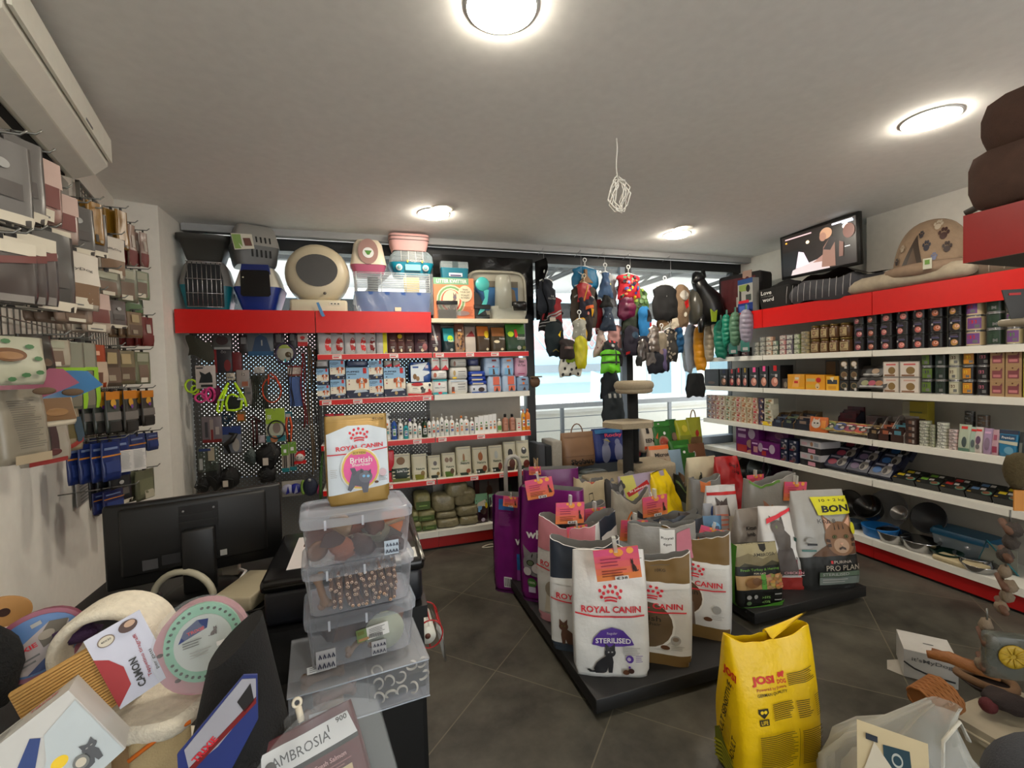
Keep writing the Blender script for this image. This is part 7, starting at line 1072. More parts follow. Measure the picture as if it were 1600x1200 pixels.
w7=[R(-.62,.86,.35,.97,(.12,.36,.62)),R(.55,.25,.95,.42,(.12,.40,.66)),R(.55,.02,.95,.25,(.55,.25,.55)),R(-.3,.05,.2,.16,'wht')]+[R(-.26+.06*i,.06,-.23+.06*i,.15,'blk')for i in range(8)]+lines(-.55,.84,.2,10,.014,(.52,.28,.5),.35)+[X('w',.75,.55,.06,'wht',None,.03),R(-1,0,1,.02,(.3,.05,.3))]
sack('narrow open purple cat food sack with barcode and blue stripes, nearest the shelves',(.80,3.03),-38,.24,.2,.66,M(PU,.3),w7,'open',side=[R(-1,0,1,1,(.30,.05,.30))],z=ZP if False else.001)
sack('large plain purple sack open at the top, behind the tabby face sack',(1.13,3.25),-14,.44,.2,.66,M((.41,.08,.38),.3),[R(-.55,.80,-.2,.93,'off')]+[R(-.5+.05*i,.82,-.48+.05*i,.91,'blk')for i in range(6)],'open')
t=T('hand_trolley','grey white hand trolley handle rising behind the purple sacks','trolley',at(803,800,y=3.32));q=MB();t.location.z=0;zt=at(803,713,y=3.32).z;hwid=.058
q.tube([(-hwid,0,.05),(-hwid,0,zt-.06),(-hwid*.75,0,zt-.02),(-hwid*.3,0,zt),(hwid*.3,0,zt),(hwid*.75,0,zt-.02),(hwid,0,zt-.06),(hwid,0,.05)],.017,M((.62,.61,.58),.35),8);q.build('handle',t);q=MB();q.box(-.14,.14,-.1,.1,.03,.05,M('dgr',.5));q.build('base_plate',t)
for s in(-1,1):q=MB();q.lathe([(.05,-.012),(.05,.012)],M('blk',.6),16,(s*.13,.06,.05),'x');q.build('wheel',t)
LOGO=[band([(-.02,.52),(.26,.56),(.1,.86),(-.18,.82),(-.02,.52)],.012,'blk'),band([(.05,.63),(.18,.65)],.01,'blk'),band([(-.03,.73),(.11,.75)],.01,'blk')]
sack('open cream paper sack with a black ladder logo behind the purple sacks',(1.5,3.10),-8,.24,.16,.60,M((.77,.71,.58),.6),LOGO,'open',topdip=.08,rough=.6)
sack('open grey sack with brown lining behind two price cards',(1.16,2.80),-6,.42,.18,.50,(.50,.48,.46),[R(-1,.84,1,1,(.42,.41,.40))],'open',topdip=.05)
sack('open slate sack with a small round badge beside the kitten sack',(1.05,2.36),4,.40,.18,.56,NVY,[E(-.3,.82,.1,.03,'lgr'),E(-.3,.82,.08,.024,NVY),G([(.3,.2),(1,.2),(1,.86),(.35,.8)],'wht'),R(.4,.45,1,.48,'crim'),G([(.3,.0),(1,0),(1,.2),(.3,.16)],(.15,.17,.2))],'open',topdip=.1)
sack('open slate blue sack behind the gold sack, holding a price card',(1.72,2.56),-12,.42,.18,.47,(.17,.19,.23),[G([(-.2,.7),(.9,.6),(.9,.75),(-.1,.84)],(.4,.41,.42))],'open',topdip=.12)
sack('white sack with orange ear outline in the middle of the plinth',(1.60,2.74),-20,.26,.14,.58,(.66,.64,.58),[band([(-.5,.55),(0,.84),(.4,.55),(-.3,.52)],.02,'org'),R(-.6,.3,.6,.36,'lgr')],'open',topdip=.1,rough=.45)
sack('open slate sack just behind the two gold sacks',(1.45,2.25),-20,.42,.18,.56,(.18,.20,.24),[E(.2,.84,.1,.03,'off'),G([(-.6,.72),(.3,.8),(.2,.62),(-.5,.56)],'lgr')],'open',topdip=.12)
sack('open silver lined sack with white note between gold and navy sacks',(1.32,2.10),-24,.36,.12,.60,(.55,.54,.52),[R(-.1,.70,.35,.99,'wht'),X('Royal',.12,.90,.03,'blk',.36),X('6pn',.12,.84,.03,'blk',.24),G([(.38,.7),(.9,.7),(.8,.97),(.4,.95)],(.76,.45,.52))],'open',topdip=.05)
sack('crumpled grey sack beside the cat tree post',(1.78,3.02),18,.30,.16,.60,(.32,.32,.33),[],'open',topdip=.14,crk=.02)
jn=[G([(-.85,.0),(-.4,.0),(-.4,1),(-.95,1)],(.74,.72,.36)),G([(-.85,.62),(.15,.84),(.2,.74),(-.8,.52)],(.66,.07,.10)),X('St Johnson',-.32,.675,.06,'wht',.85,.02,.17),X('supreme',.15,.50,.07,(.42,.40,.46),.95,.0),X('tropical fruit',.42,.34,.08,(.25,.32,.32),1.0,.01),X('MIX',.75,.2,.06,(.12,.14,.35),.35,.02),R(-.02,.28,.06,.6,'wht'),R(.1,.22,.16,.56,'wht')]
x,z,w_,h=rect(984,1062,745,812,3.0);t,fr,*_=sack('lilac bird food sack with red ribbon banner in front of the cat tree',(x-w_/2-.02,3.0),6,w_*1.02,.14,h+.10,M((.62,.57,.65),.28),[('p',[(x_,.28+.72*z_)for x_,z_ in a_[1]],a_[2])if a_[0]=='p' else('t',a_[1],a_[2],.28+.72*a_[3],a_[4]*.72,*a_[5:])for a_ in jn],z=z-.10,lean=.05)
t=T('display_stand','low dark box carrying the lilac bird food sack','box',(x,3.07,ZP));q=MB();q.box(-w_*.45,w_*.45,-.05,.07,0,z-.10-ZP-.001,M('dgr',.6));q.build('body',t);
am=[G([(-1,0),(1,0),(1,.30),(-1,.30)],(.06,.065,.05)),G([(-1,.28),(1,.28),(1,.52),(-1,.52)],(.72,.58,.38)),R(-1,.60,1,1,(.50,.46,.34)),G([(-1,.78),(-.4,.85),(.2,.76),(1,.84),(1,1),(-1,1)],(.66,.62,.48)),G([(-1,.60),(-.6,.70),(.1,.64),(.6,.72),(1,.66),(1,.58),(-1,.58)],(.25,.24,.16)),R(-1,.50,1,.645,(.055,.06,.05)),X('Fresh Turkey & Herring',.05,.585,.05,(.42,.62,.25),1.7,.015),X('FOR CATS',0,.53,.025,'crm',.5),X('AMBROSIA',.3,.82,.05,(.2,.18,.14),.95),G([(.1,.98),(.42,.98),(.4,.90),(.26,.86),(.12,.90)],(.14,.12,.1)),R(.02,.28,.22,.52,(.36,.62,.22)),X('HOLISTIC',.12,.40,.10,'dgn',.2,.01,PI/2)]
rn=random.Random(8);am+=[E(rn.uniform(.3,.95),rn.uniform(.30,.50),.11,.022,(rn.uniform(.55,.8),)*1+(rn.uniform(.4,.6),rn.uniform(.25,.4)),n=8)for _ in range(36)]+[E(-.4,.40,.3,.08,(.5,.34,.16)),E(-.2,.42,.2,.06,(.42,.27,.12)),X('>59%',.15,.16,.045,(.55,.72,.4),.36),X('<73%',.15,.08,.045,(.55,.72,.4),.36),E(-.6,.18,.1,.035,'lgr'),E(-.3,.18,.08,.035,'lgr'),E(-.6,.08,.1,.035,(.4,.5,.35)),G([(-1,0),(1,0),(1,.09),(.2,.03)],(.30,.55,.16)),R(.5,.2,.8,.22,'lgr'),R(.5,.1,.8,.12,'lgr')]
x0=at(1153,950,z=ZP);sack('short black and green cat food sack with landscape top and kibble picture',(x0 .x,x0 .y),-12,.30,.13,.36,(.07,.075,.06),am,side=[R(-1,0,1,1,(.28,.52,.16))],crk=.008,flare=-.1,top='seal')
sack('matching black and green sack set back left of the herring sack',(1.98,2.40),-14,.22,.13,.37,(.08,.085,.07),[R(-1,.66,1,.9,(.34,.36,.38)),X('Fresh Duck',.2,.58,.05,(.72,.75,.66),1.2,.01),R(-.8,.3,.8,.48,(.45,.36,.22)),G([(-1,.9),(1,.86),(1,1),(-1,1)],(.24,.3,.42))],crk=.012,flare=-.1)
x0=at(1197,926,z=ZP);hl=[R(-1,0,1,.16,(.56,.13,.10)),R(-.4,.18,.8,.27,(.58,.08,.14)),R(.25,.26,.6,.40,'lgr'),G([(.3,.28),(.42,.28),(.42,.38),(.3,.38)],(.45,.12,.2)),G([(-.45,.18),(-.5,.45),(-.15,.62),(.3,.5),(.45,.25),(.4,.18)],(.27,.235,.22)),G([(-.35,.5),(-.5,.7),(-.15,.78),(.25,.66),(.2,.5)],(.33,.30,.28)),E(-.28,.76,.3,.09,(.36,.33,.31)),G([(-.55,.79),(-.58,.9),(-.3,.83)],(.3,.27,.26)),G([(-.2,.83),(-.02,.9),(.0,.79)],(.3,.27,.26)),E(-.34,.77,.05,.02,(.4,.45,.3)),G([(-.75,.80),(.6,.97),(.62,1.),(-.72,.86)],'crim'),R(-.3,.19,.7,.195,'wht'),X('CHICKEN',.2,.225,.03,(.8,.6,.62),.9)]
sack('white cat food sack with grey standing cat and red base, leaning left',(x0 .x+.03,x0 .y+.02),-20,.28,.14,.50,M((.80,.79,.78),.3),hl,crk=.01,lean=.06,flare=-.06)
sack('white sack with red stripe and cat behind the clear bags',(2.30,2.62),-12,.26,.14,.56,M((.78,.77,.76),.3),[R(-.9,.88,.9,.92,'red'),G([(-.3,.5),(-.4,.7),(-.1,.82),(.3,.74),(.4,.5)],(.3,.26,.25)),G([(-.4,.72),(-.42,.86),(-.15,.8)],(.3,.26,.25)),G([(0,.8),(.25,.85),(.3,.7)],(.3,.26,.25)),R(-.2,.42,.6,.62,'off')],crk=.012,flare=-.12)
sack('clear bag of kibble with handwriting beside the leaning white sack',(2.36,2.40),-5,.24,.14,.44,M((.58,.55,.52),.25),[X('Kitten',0,.72,.06,'blk',.7),X('lamb',-.1,.63,.06,'blk',.5),E(0,.3,.5,.14,(.45,.40,.37))],crk=.015,flare=-.2)
sack('open grey sack with green seal behind a price card',(2.58,2.50),-8,.40,.16,.62,(.55,.54,.52),[R(-1,.965,.2,1,(.36,.52,.2)),G([(-.4,.35),(-.5,.62),(-.2,.72),(.1,.6),(.1,.35)],(.56,.40,.28)),G([(-.5,.6),(-.55,.8),(-.3,.7)],(.6,.42,.34)),G([(.5,.45),(.95,.45),(.95,.62),(.6,.66)],(.5,.35,.28)),R(-.5,.2,.3,.36,(.16,.17,.19))],'open',topdip=.08)
sack('open plain grey sack left of the green sealed one',(2.34,2.82),-8,.26,.14,.58,(.52,.52,.52),[R(-.5,.84,.2,1.,(.85,.48,.28)),E(-.1,.45,.4,.1,(.32,.27,.25))],'open',topdip=.06)
pp_a=.34/2/.55;pp=[R(-1,0,1,.34,(.10,.105,.10)),G([(-1,.34),(-.2,.36),(.1,.36),(1,.35),(1,.3),(-1,.3)],(.10,.105,.10)),G([(-.62,.355),(-.3,.42),(.2,.5),(.9,.5),(.95,.36),(-.2,.345)],(.36,.25,.17))]+cat_face(.42,.52,.52,pp_a*1.25,(.50,.36,.25),(.66,.54,.44),(.22,.15,.11))+[G([(-.2,.76),(-.35,.94),(.95,.94),(.98,.76)],(.82,.80,.10)),X('10 + 2 kg',.38,.90,.035,'blk',.9,.01),X('BON',.42,.82,.07,'blk',.95,.04),X('Код 8',.02,.70,.05,(.15,.15,.17),.6,.0),X('PURINA',.35,.295,.028,(.66,.62,.58),.6,.015),R(-.05,.28,.02,.31,'red'),X('PRO PLAN',.35,.235,.055,(.66,.62,.56),1.15,.0),R(-.45,.145,.95,.195,(.33,.40,.33)),X('STERILISED',.1,.17,.03,'lgr',.9),R(-.45,.06,.95,.14,(.42,.46,.44)),R(-.35,.11,.5,.12,'lgr'),R(-.35,.085,.4,.095,'lgr'),E(-.62,.52,.18,.028,'lgr'),R(-.76,.47,-.45,.49,'blk'),R(-.95,.41,-.5,.43,(.25,.42,.4)),E(.88,.62,.08,.06,(.78,.76,.1))]
x0=at(1253,924,z=ZP);sack('large grey cat food sack with tabby face and yellow bonus flash, rightmost',(x0 .x,x0 .y),-14,.40,.17,.60,M((.62,.615,.60),.3),pp,crk=.009,flare=-.1,lean=.05,side=[R(-1,0,1,.34,(.10,.1,.1)),R(-.8,.5,.8,.54,(.2,.4,.36)),R(-.4,.25,.1,.33,'yel')],top='seal')
sack('large cream paper sack with plain top by the right shelves',(at(1083,770,y=3.2).x,3.2),-4,.31,.2,.72,M((.79,.75,.64),.6),[G([(-.85,.52),(-.7,.52),(-.7,.78),(-.85,.78)],'mgr'),R(-.82,.55,-.73,.75,'off'),R(-.9,.2,.9,.36,(.62,.61,.60)),R(-.1,.24,.7,.32,(.42,.18,.16))],'seal',z=.001,crk=.012,flare=-.05)
sack('bright red sack with black handwriting and folded top',(at(1128,800,y=3.0).x,3.0),-12,.28,.18,.74,M((.60,.05,.07),.45),[X('Dog 8',.35,.90,.045,'blk',.6,.01,-.2),X('15 kg',.4,.83,.045,'blk',.5,.01,-.2)],'seal',z=.001,crk=.022,flare=-.25,lean=.08)
sack('bright yellow sack bent over behind the slate sacks',(2.18,2.92),24,.34,.16,.58,M((.86,.74,.04),.35),[],'seal',crk=.03,flare=-.3,lean=.1)
sack('open green and grey sack beside the lilac one',(2.52,3.25),-20,.24,.14,.60,(.15,.17,.14),[R(-1,.0,1,.62,(.40,.42,.38)),band([(-1,.9),(0,.82),(1,.92)],.02,(.4,.5,.3))],'open',z=.001,topdip=.14)
sack('brown kraft sack edge between grey and cream sacks',(2.62,3.32),-25,.2,.14,.58,M((.45,.33,.22),.6),[],'open',z=.001,topdip=.1)
def small(d,a_,c,top,bot,y,col,art=(),crk=.006,z=None,name='small_food_bag',dep=.07,kind=''):
 x,z0,w_,h=rect(a_,c,top,bot,y);q=MB();bag(q,w_,dep,h,M(col,.3,kind=kind),art,seed=int(a_)%17,nu=10,nv=8,L=.03,crk=crk);q.build(name,label=d,cat='pet food bag',loc=(x,y,z0),rz=-.25)
sup=T('display_riser','dark riser box under the small pouches in the middle','box',(2.15,2.62,ZP));q=MB();q.box(-.09,.13,-.1,.12,0,at(1095,862,y=2.55).z-ZP,M('dgr',.6));q.build('body',sup)
small('small dark pouch with red and cream bands near the yellow sack',1062,1084,800,828,2.62,(.30,.26,.24),[R(-.8,.3,.8,.6,(.55,.2,.12)),R(-.8,.62,.8,.75,'off')])
small('black crumpled pouch below the banded pouch',1066,1092,812,858,2.55,(.20,.20,.21),[],.014)
small('blue and orange pouch right of the black crumpled one',1092,1124,806,862,2.52,(.30,.45,.58),[R(-.9,.05,.5,.6,(.82,.40,.22)),E(.4,.7,.4,.14,'sky'),E(-.1,.25,.3,.12,(.6,.2,.14))],.01)
small('white pouch with blue oval beside the yellow sack',1100,1120,786,822,2.66,(.62,.63,.66),[E(.2,.6,.4,.3,(.14,.26,.5)),R(-.8,.1,.8,.2,'mgr')])
small('grey striped pouch with orange lines beside the white sack',1116,1136,790,842,2.58,(.60,.56,.54),[R(-.8,.3+.14*i,.8,.35+.14*i,(.70,.36,.26))for i in range(4)],.01)
small('small cream pouch with dark animal below the striped pouch',1118,1136,828,870,2.46,(.66,.58,.40),[E(-.2,.6,.5,.2,(.25,.24,.25)),R(-.9,.8,.9,1,(.5,.5,.52))],.01)
for d,px,py,y,w_,rz,ry in(('price card hanging on the foremost white cat food sack',968,905,1.76,.2,-.38,-.12),('price card in the front purple sack',846,778,2.58,.17,-.3,-.15),('price card at the narrow purple sack',797,792,2.90,.1,-.5,.1),('price card peeking from the large plain purple sack',836,742,3.2,.09,-.3,0),('price card between the kitten sack and the slate sack',890,818,2.34,.17,-.1,.05),('price card in the grey sack next to the slate one',928,823,2.60,.17,.1,.05),('price card on the slate sack right of the kitten sack',904,845,2.28,.12,-.2,-.1),('price card below the lilac bird food sack',1024,806,2.55,.19,0,-.04),('price card behind the silver lined sack',989,845,2.28,.17,-.1,.1),('price card standing in the longhaired cat sack',1108,850,2.02,.13,-.5,.25),('price card on the grey sack with green seal',1241,782,2.46,.19,-.1,.08),('price card on the plain grey sack',1180,763,2.74,.15,-.1,0),('price card in the cream paper sack with ladder logo',935,772,3.09,.08,0,.1)):
 p=card(d,px,py,y,w_,rz,ry)
p.location=(1.62,3.13,.60)
# ================================================================ big yellow dog food sack in front
YL=M((.90,.74,.02),.38,0.,'',.35);TXT=(.16,.13,.02)
jo=[X('JOSI',-.45,.70,.066,(.78,.15,.06),.54,.05),X('DOG',.0,.582,.028,(.78,.15,.06),.22,.03),G([(-.08,.62),(-.06,.645),(0,.64),(.08,.65),(.1,.64),(.07,.62),(.06,.605),(.0,.615),(-.05,.605)],(.78,.15,.06)),X('Powered by Josera',-.27,.545,.024,(.66,.2,.05),.74,.012),X('GERMAN QUALITY',-.27,.512,.023,TXT,.76,.01),G([(-.68,.43),(-.45,.43),(-.44,.40),(-.56,.365),(-.68,.40)],TXT),E(-.6,.408,.04,.012,'yel',n=8),E(-.52,.408,.04,.012,'yel',n=8),R(-.67,.32,-.45,.36,TXT),X('LIFE',-.56,.34,.025,'yel',.16)]
jo+=lines(.15,.625,.85,7,.012,(.3,.25,.02),.4,3)+lines(-.33,.45,.22,9,.0125,(.3,.25,.02),.4,4)+lines(.28,.44,.66,9,.0125,(.3,.25,.02),.4,5)+lines(.74,.45,.92,11,.0125,(.35,.3,.02),.3,6)+[band([(.24,0),(.24,.27)],.004,TXT)]+lines(-.72,.26,.2,19,.0125,(.42,.35,.02),.42,7)+lines(.29,.26,.88,19,.0125,(.42,.35,.02),.42,8)
jo=[('p',[(x_,z_+.15)for x_,z_ in a_[1]],a_[2])if a_[0]=='p' else('t',a_[1],a_[2],a_[3]+(.15 if a_[1]!='JOSI' else.05),*a_[4:])for a_ in jo]
sj=[X('JOSI',.45,.76,.07,(.78,.15,.06),1.1,.05,-.1),X('Powered by',.5,.69,.03,(.6,.2,.05),.6,.01,-.1),X('ADULT SENSITIVE',-.1,.45,.055,TXT,3.6,.02,1.25),X('ADULT',.55,.24,.055,TXT,1.3,.02,1.3),G([(-1,.0),(-1,.26),(-.6,.30),(.9,.05),(.9,0)],(.40,.42,.06))]+[band([(-.2+.12*i,.24),(.0+.12*i,.36),(.1+.12*i,.46)],.008,(.5,.42,.04))for i in range(5)]+[band([(-1,.02+.03*i),(-.3,.06+.03*i),(.7,.0+.03*i)],.008,(.62,.60,.1))for i in range(6)]
t,fr,w_,h=sack('bright yellow dog food sack with red lettering and folded top, in the foreground',(1.235,1.235),-6,.345,.20,.53,YL,jo,'open',side=sj,z=.001,crk=.006,flare=.06,nu=30,nv=40,L_=.014,lean=.0,topdip=.05,fill=.75,inner='yel',clo=.72)
q=MB();q.grid(lambda u,v:(.01+.155*u+.02*v,.030-.03*v*v,h-.03+.05*v*u+.035*u*v+.012*math.sin(v*5)),10,8,M((.90,.75,.03),.4));q.grid(lambda u,v:(.01+.155*u+.02*v,.034-.03*v*v,h-.03+.05*v*u+.035*u*v+.012*math.sin(v*5)),10,8,M((.90,.75,.03),.4));q.build('top_flap',t)
# ================================================================ left wall grid with hanging treats
STL=M((.50,.50,.48),.35,.7);RZL=math.atan2(.977,-.215*-1)*0+math.radians(102.4)
def wire_grid(d,s0,s1,z0,z1,step=.05):
 t=T('wire_grid_panel',d,'grid panel',LP(0,.02,0),LRZ);q=MB()
 q.box(s0,s0+.012,-.008,.008,z0,z1,STL);q.box(s1-.012,s1,-.008,.008,z0,z1,STL);q.box(s0,s1,-.008,.008,z0,z0+.012,STL);q.box(s0,s1,-.008,.008,z1-.012,z1,STL);q.build('frame',t)
 q=MB();s=s0+step
 while s<s1:q.box(s-.002,s+.002,-.004,0,z0,z1,STL);s+=step
 z=z0+step
 while z<z1:q.box(s0,s1,0,.004,z-.002,z+.002,STL);z+=step*2
 q.build('wires',t);return t
g1=wire_grid('steel wire grid at the far end of the left wall',.18,.86,.86,2.55)
g2=wire_grid('steel wire grid nearer on the left wall under the air conditioner',.92,2.3,1.62,2.33)
def hooks_on(t,lst):
 for s,z in lst:q=MB();q.tube([(s,0,z),(s,.25,z+.01),(s,.262,z+.022)],.0028,STL,5);q.build('hook',t)
h1,h2=[],[]
pka=dict(
 grey=lambda c:[R(-1,.0,1,.12,'off'),R(-.7,.3,.6,.5,(.30,.28,.27)),E(0,.7,.25,.06,'lgr')],pinkw=lambda c:[R(-1,.6,1,1,(.72,.62,.58)),R(-.8,.25,.8,.6,(.42,.22,.2)),R(-.8,.02,.5,.2,'off'),R(-.6,.06,.3,.09,'mgr')],
 dark=lambda c:[R(-1,.8,1,1,'off'),G([(-1,.5),(1,.7),(1,.82),(-1,.62)],(.40,.18,.16)),R(-.8,0,.8,.12,(.5,.48,.46))],white=lambda c:[R(-1,.45,1,.98,(.78,.75,.70)),R(-.9,.1,.9,.45,(.45,.34,.24)),R(-.8,.02,.6,.2,'off'),X("it'sMyDog",0,.7,.06,(.35,.33,.32),1.4),R(-.6,.06,.2,.08,'mgr')],
 must=lambda c:[R(-.3,.04,.1,.22,(.16,.14,.13)),R(.2,.03,.6,.1,(.6,.56,.5))],stick=lambda c:[R(-1,0,1,.38,(.40,.12,.11)),R(-.3,.45,.5,.75,(.66,.62,.58))],clear=lambda c:[R(-.6,.1,.6,.6,(.42,.34,.28)),R(-.7,.7,.7,.95,(.6,.6,.52)),R(-.5,.05,.4,.2,'off')],
 green=lambda c:[R(-.8,.2,.8,.7,(.2,.34,.14)),R(-.8,.0,.8,.15,(.3,.26,.2))],lime=lambda c:[R(-1,.62,-.1,1,(.66,.68,.62)),R(-1,.0,-.7,.6,(.52,.70,.12)),R(.7,0,1,.6,(.52,.70,.12)),R(-1,.58,1,.63,(.52,.70,.12)),R(-.6,.05,.6,.55,(.42,.40,.34)),E(-.2,.8,.25,.06,(.3,.4,.2))],
 orange=lambda c:[R(-1,.0,1,.6,(.66,.58,.50)),R(-.7,.4,-.1,.55,(.2,.16,.15)),R(-.4,.1,.6,.35,(.36,.22,.16)),R(-.5,.75,.5,.85,(.78,.6,.5))],brown=lambda c:[R(-.8,.1,.8,.5,(.36,.28,.22)),R(-.5,.6,.5,.9,(.62,.55,.40)),R(-.5,.15,.2,.3,(.55,.5,.42))],
 five=lambda c:[R(-1,.8,1,1,(.74,.45,.06)),R(-1,.3,1,.5,(.42,.40,.38)),E(.0,.72,.4,.1,(.75,.55,.15)),E(.1,.62,.2,.05,(.4,.2,.5)),R(-.8,.02,.8,.26,(.14,.13,.12))],blue=lambda c:[R(-1,.62,1,.66,(.7,.45,.15)),R(-.8,.8,.6,.86,(.4,.46,.6)),R(-.8,.2,.8,.5,(.13,.2,.42))],
 soft=lambda c:[R(-.7,.2,.8,.7,(.42,.43,.33)),R(-.2,.02,.8,.3,(.68,.66,.58))])
PK=[(4,215,340,.10,4,(.42,.41,.40),'grey','silver grey treat pack',.24),(31,214,336,.10,4,(.40,.39,.38),'grey','silver grey treat pack',.24),(62,244,340,.10,3,(.55,.42,.38),'pinkw','white topped treat pack with red window',.25),(90,300,372,.10,3,(.58,.50,.46),'pinkw','white and pink treat pack',.25),(124,322,394,.08,3,(.34,.33,.32),'grey','dark grey slim pack',.25),(146,330,396,.08,3,(.38,.36,.35),'grey','dark grey slim pack',.25),(176,370,432,.09,3,(.68,.64,.58),'white','white printed treat pack',.24),
 (151,317,378,.05,6,(.52,.37,.10),'must','mustard yellow treat bag',.26),(192,330,386,.05,4,(.50,.36,.10),'must','mustard yellow treat bag',.26),(207,352,412,.035,3,(.52,.42,.36),'stick','red tipped treat stick',.26),(226,364,414,.035,5,(.55,.46,.42),'stick','red tipped treat stick',.26),
 (2,372,468,.11,4,(.27,.24,.23),'dark','dark treat pack with slanting stripe',.25),(24,372,470,.11,4,(.28,.25,.24),'dark','dark treat pack with slanting stripe',.25),(48,366,472,.11,4,(.30,.27,.26),'dark','dark treat pack with slanting stripe',.25),(80,362,482,.11,3,(.27,.26,.25),'grey','tall dark silver pack',.26),(118,392,480,.13,3,(.70,.66,.60),'white','large white lettered treat pack',.26),(170,424,462,.09,3,(.40,.39,.33),'clear','clear chew pack',.24),(198,420,470,.09,3,(.42,.43,.36),'clear','clear chew pack',.24),(221,424,466,.08,3,(.46,.50,.40),'clear','clear green tinted pack',.24),(208,466,492,.10,4,(.16,.22,.11),'green','dark green flat pack',.24),
 (120,470,504,.1,3,(.50,.42,.36),'clear','clear chew pack',.25),(152,458,518,.09,3,(.66,.60,.54),'pinkw','white and brown treat pack',.25),(186,470,512,.06,3,(.36,.33,.32),'grey','slim dark pack',.25),(212,488,527,.06,3,(.45,.36,.26),'brown','kraft topped slim pack',.25),(232,496,540,.05,4,(.40,.14,.12),'stick','red and brown treat stick',.25),
 (80,530,574,.09,2,(.60,.57,.50),'clear','white chew pack',.24),(104,535,642,.10,4,(.50,.50,.44),'lime','tall lime edged treat pack',.24),(126,535,640,.10,3,(.52,.52,.46),'lime','tall lime edged treat pack',.25),(143,538,606,.09,4,(.56,.22,.08),'orange','orange topped treat pack',.26),(176,545,604,.06,4,(.32,.27,.22),'brown','dark brown treat pack',.24),(198,548,600,.07,5,(.44,.40,.30),'brown','olive treat pack',.24),(224,550,600,.07,4,(.42,.43,.33),'clear','clear green treat pack',.24),
 (178,612,676,.05,6,(.20,.22,.20),'five','black treat pack with orange top',.24),(205,610,676,.06,6,(.21,.2,.18),'five','black treat pack with orange top',.24),(232,610,666,.06,5,(.22,.2,.18),'five','black treat pack with orange top',.25),
 (176,690,752,.06,4,(.10,.16,.36),'blue','blue toothbrush card',.23),(190,684,745,.06,3,(.10,.16,.38),'blue','blue toothbrush card',.23),(216,678,724,.07,5,(.12,.17,.36),'blue','blue care pack',.23),(240,676,704,.06,4,(.15,.2,.38),'blue','blue care pack',.24),(228,734,782,.10,3,(.36,.37,.29),'soft','grey green soft pack',.22),(190,738,790,.09,3,(.10,.11,.13),'grey','black soft pack',.2),(180,765,800,.07,2,(.11,.13,.30),'blue','low dark blue box pack',.2)]
for i,(px,pt,pb,wd,n,col,key,d,off)in enumerate(PK):
 s,zt=lw_at(px,pt,off);zb=lw_at(px,pb,off)[1];h=zt-zb;q=MB();wd*=1.3;bag(q,wd,.016,h,M(col,.3),pka[key](col),seed=i,nu=8,nv=8,L=.04,crk=.005);q.box(-wd*.08,wd*.08,-.002,.002,h-.012,h+.012,M('blk',.5));(h2 if s>.9 else h1).append((s,zt+.004));o=None
 for k in range(n):
  o_=off-.008-.034*k;loc=LP(s,o_,zb);l=f'{d}, {"frontmost" if k == 0 else ORD[k]} on the {ORD[i]} left wall hook'
  if o is None:o=q.build('treat_pack',label=l,cat='pet treat pack',group='treat packs on the left wall grids',loc=loc,rz=RZL-.6+.1*math.sin(i))
  else:dup(o,loc,label=l,rz=RZL-.6+.14*math.sin(k*3+i))
hooks_on(g1,h1);hooks_on(g2,[p for p in h2 if p[1]<2.36])
def lwthing(name,d,cat,px,py,off,rz=0):s,z=lw_at(px,py,off);return T(name,d,cat,LP(s,off,z),RZL+rz)
q=MB();s,z=lw_at(138,785,.03);z1=lw_at(140,645,.03)[1];q.box(-.10,.10,-.004,0,0,z1-z,M((.62,.61,.60),.4));h=z1-z
print_on(q,[R(-1,.58,1,1,(.20,.19,.19)),E(.0,.8,.5,.14,(.62,.42,.14)),R(.3,.75,.9,.95,(.6,.3,.12)),R(-.4,.62,.1,.8,(.66,.62,.2)),R(-.95,.5,.95,.52,'nav'),R(-.95,.28,.95,.3,(.1,.2,.32)),E(-.1,.40,.4,.05,(.35,.28,.42))]+lines(-.8,.26,.8,7,.035,'mgr',.4),lambda x_,z_,l:(x_,-.005-l,z_),.1,h);q.build('wall_calendar',label='tall wall calendar with a colourful picture beside the wire grid',cat='calendar',loc=LP(s,.012,z),rz=RZL)
t=lwthing('instruction_sheet','white printed sheet on the blue care packs','paper',204,736,.27);q=MB();q.box(-.045,.055,-.001,.001,0,.09,M((.78,.76,.74),.6));print_on(q,lines(-.7,.95,-.05,12,.07,'lgr',.4)+lines(.1,.95,.95,12,.07,'lgr',.4,2),lambda x_,z_,l:(x_+.005,-.0015-l,z_),.048,.09);o=q.build('sheet',t);t.rotation_euler.z=math.radians(40)
def silicone(d,px,py,off,col,w,h,z2=0,roll=.1):
 t=lwthing('silicone_mat',d,'pet bowl',px,py,off,-.75);q=MB();f=lambda u,v:(w*(u-.5),.03*math.sin(3*u)+.05*(v-.5),h*(v-.5)*(1-.5*abs(2*u-1)**2)+.05*(u-.5));q.grid(f,20,5,M(col,.45));q.grid(lambda u,v:(f(u,v)[0],f(u,v)[1]+.006,f(u,v)[2]),20,5,M(col,.45));q.build('mat',t)
 q=MB();q.ball((.02,-.03,-h*.12),h*.2,M((.36,.28,.2),.8),12,(1.6,.2,.6));q.build('food_print',t);return t
silicone('blue silicone lick mat hanging at the left wall',84,608,.30,(.22,.42,.60),.19,.075);silicone('pink silicone lick mat behind the blue one',36,606,.28,(.55,.30,.38),.19,.07)
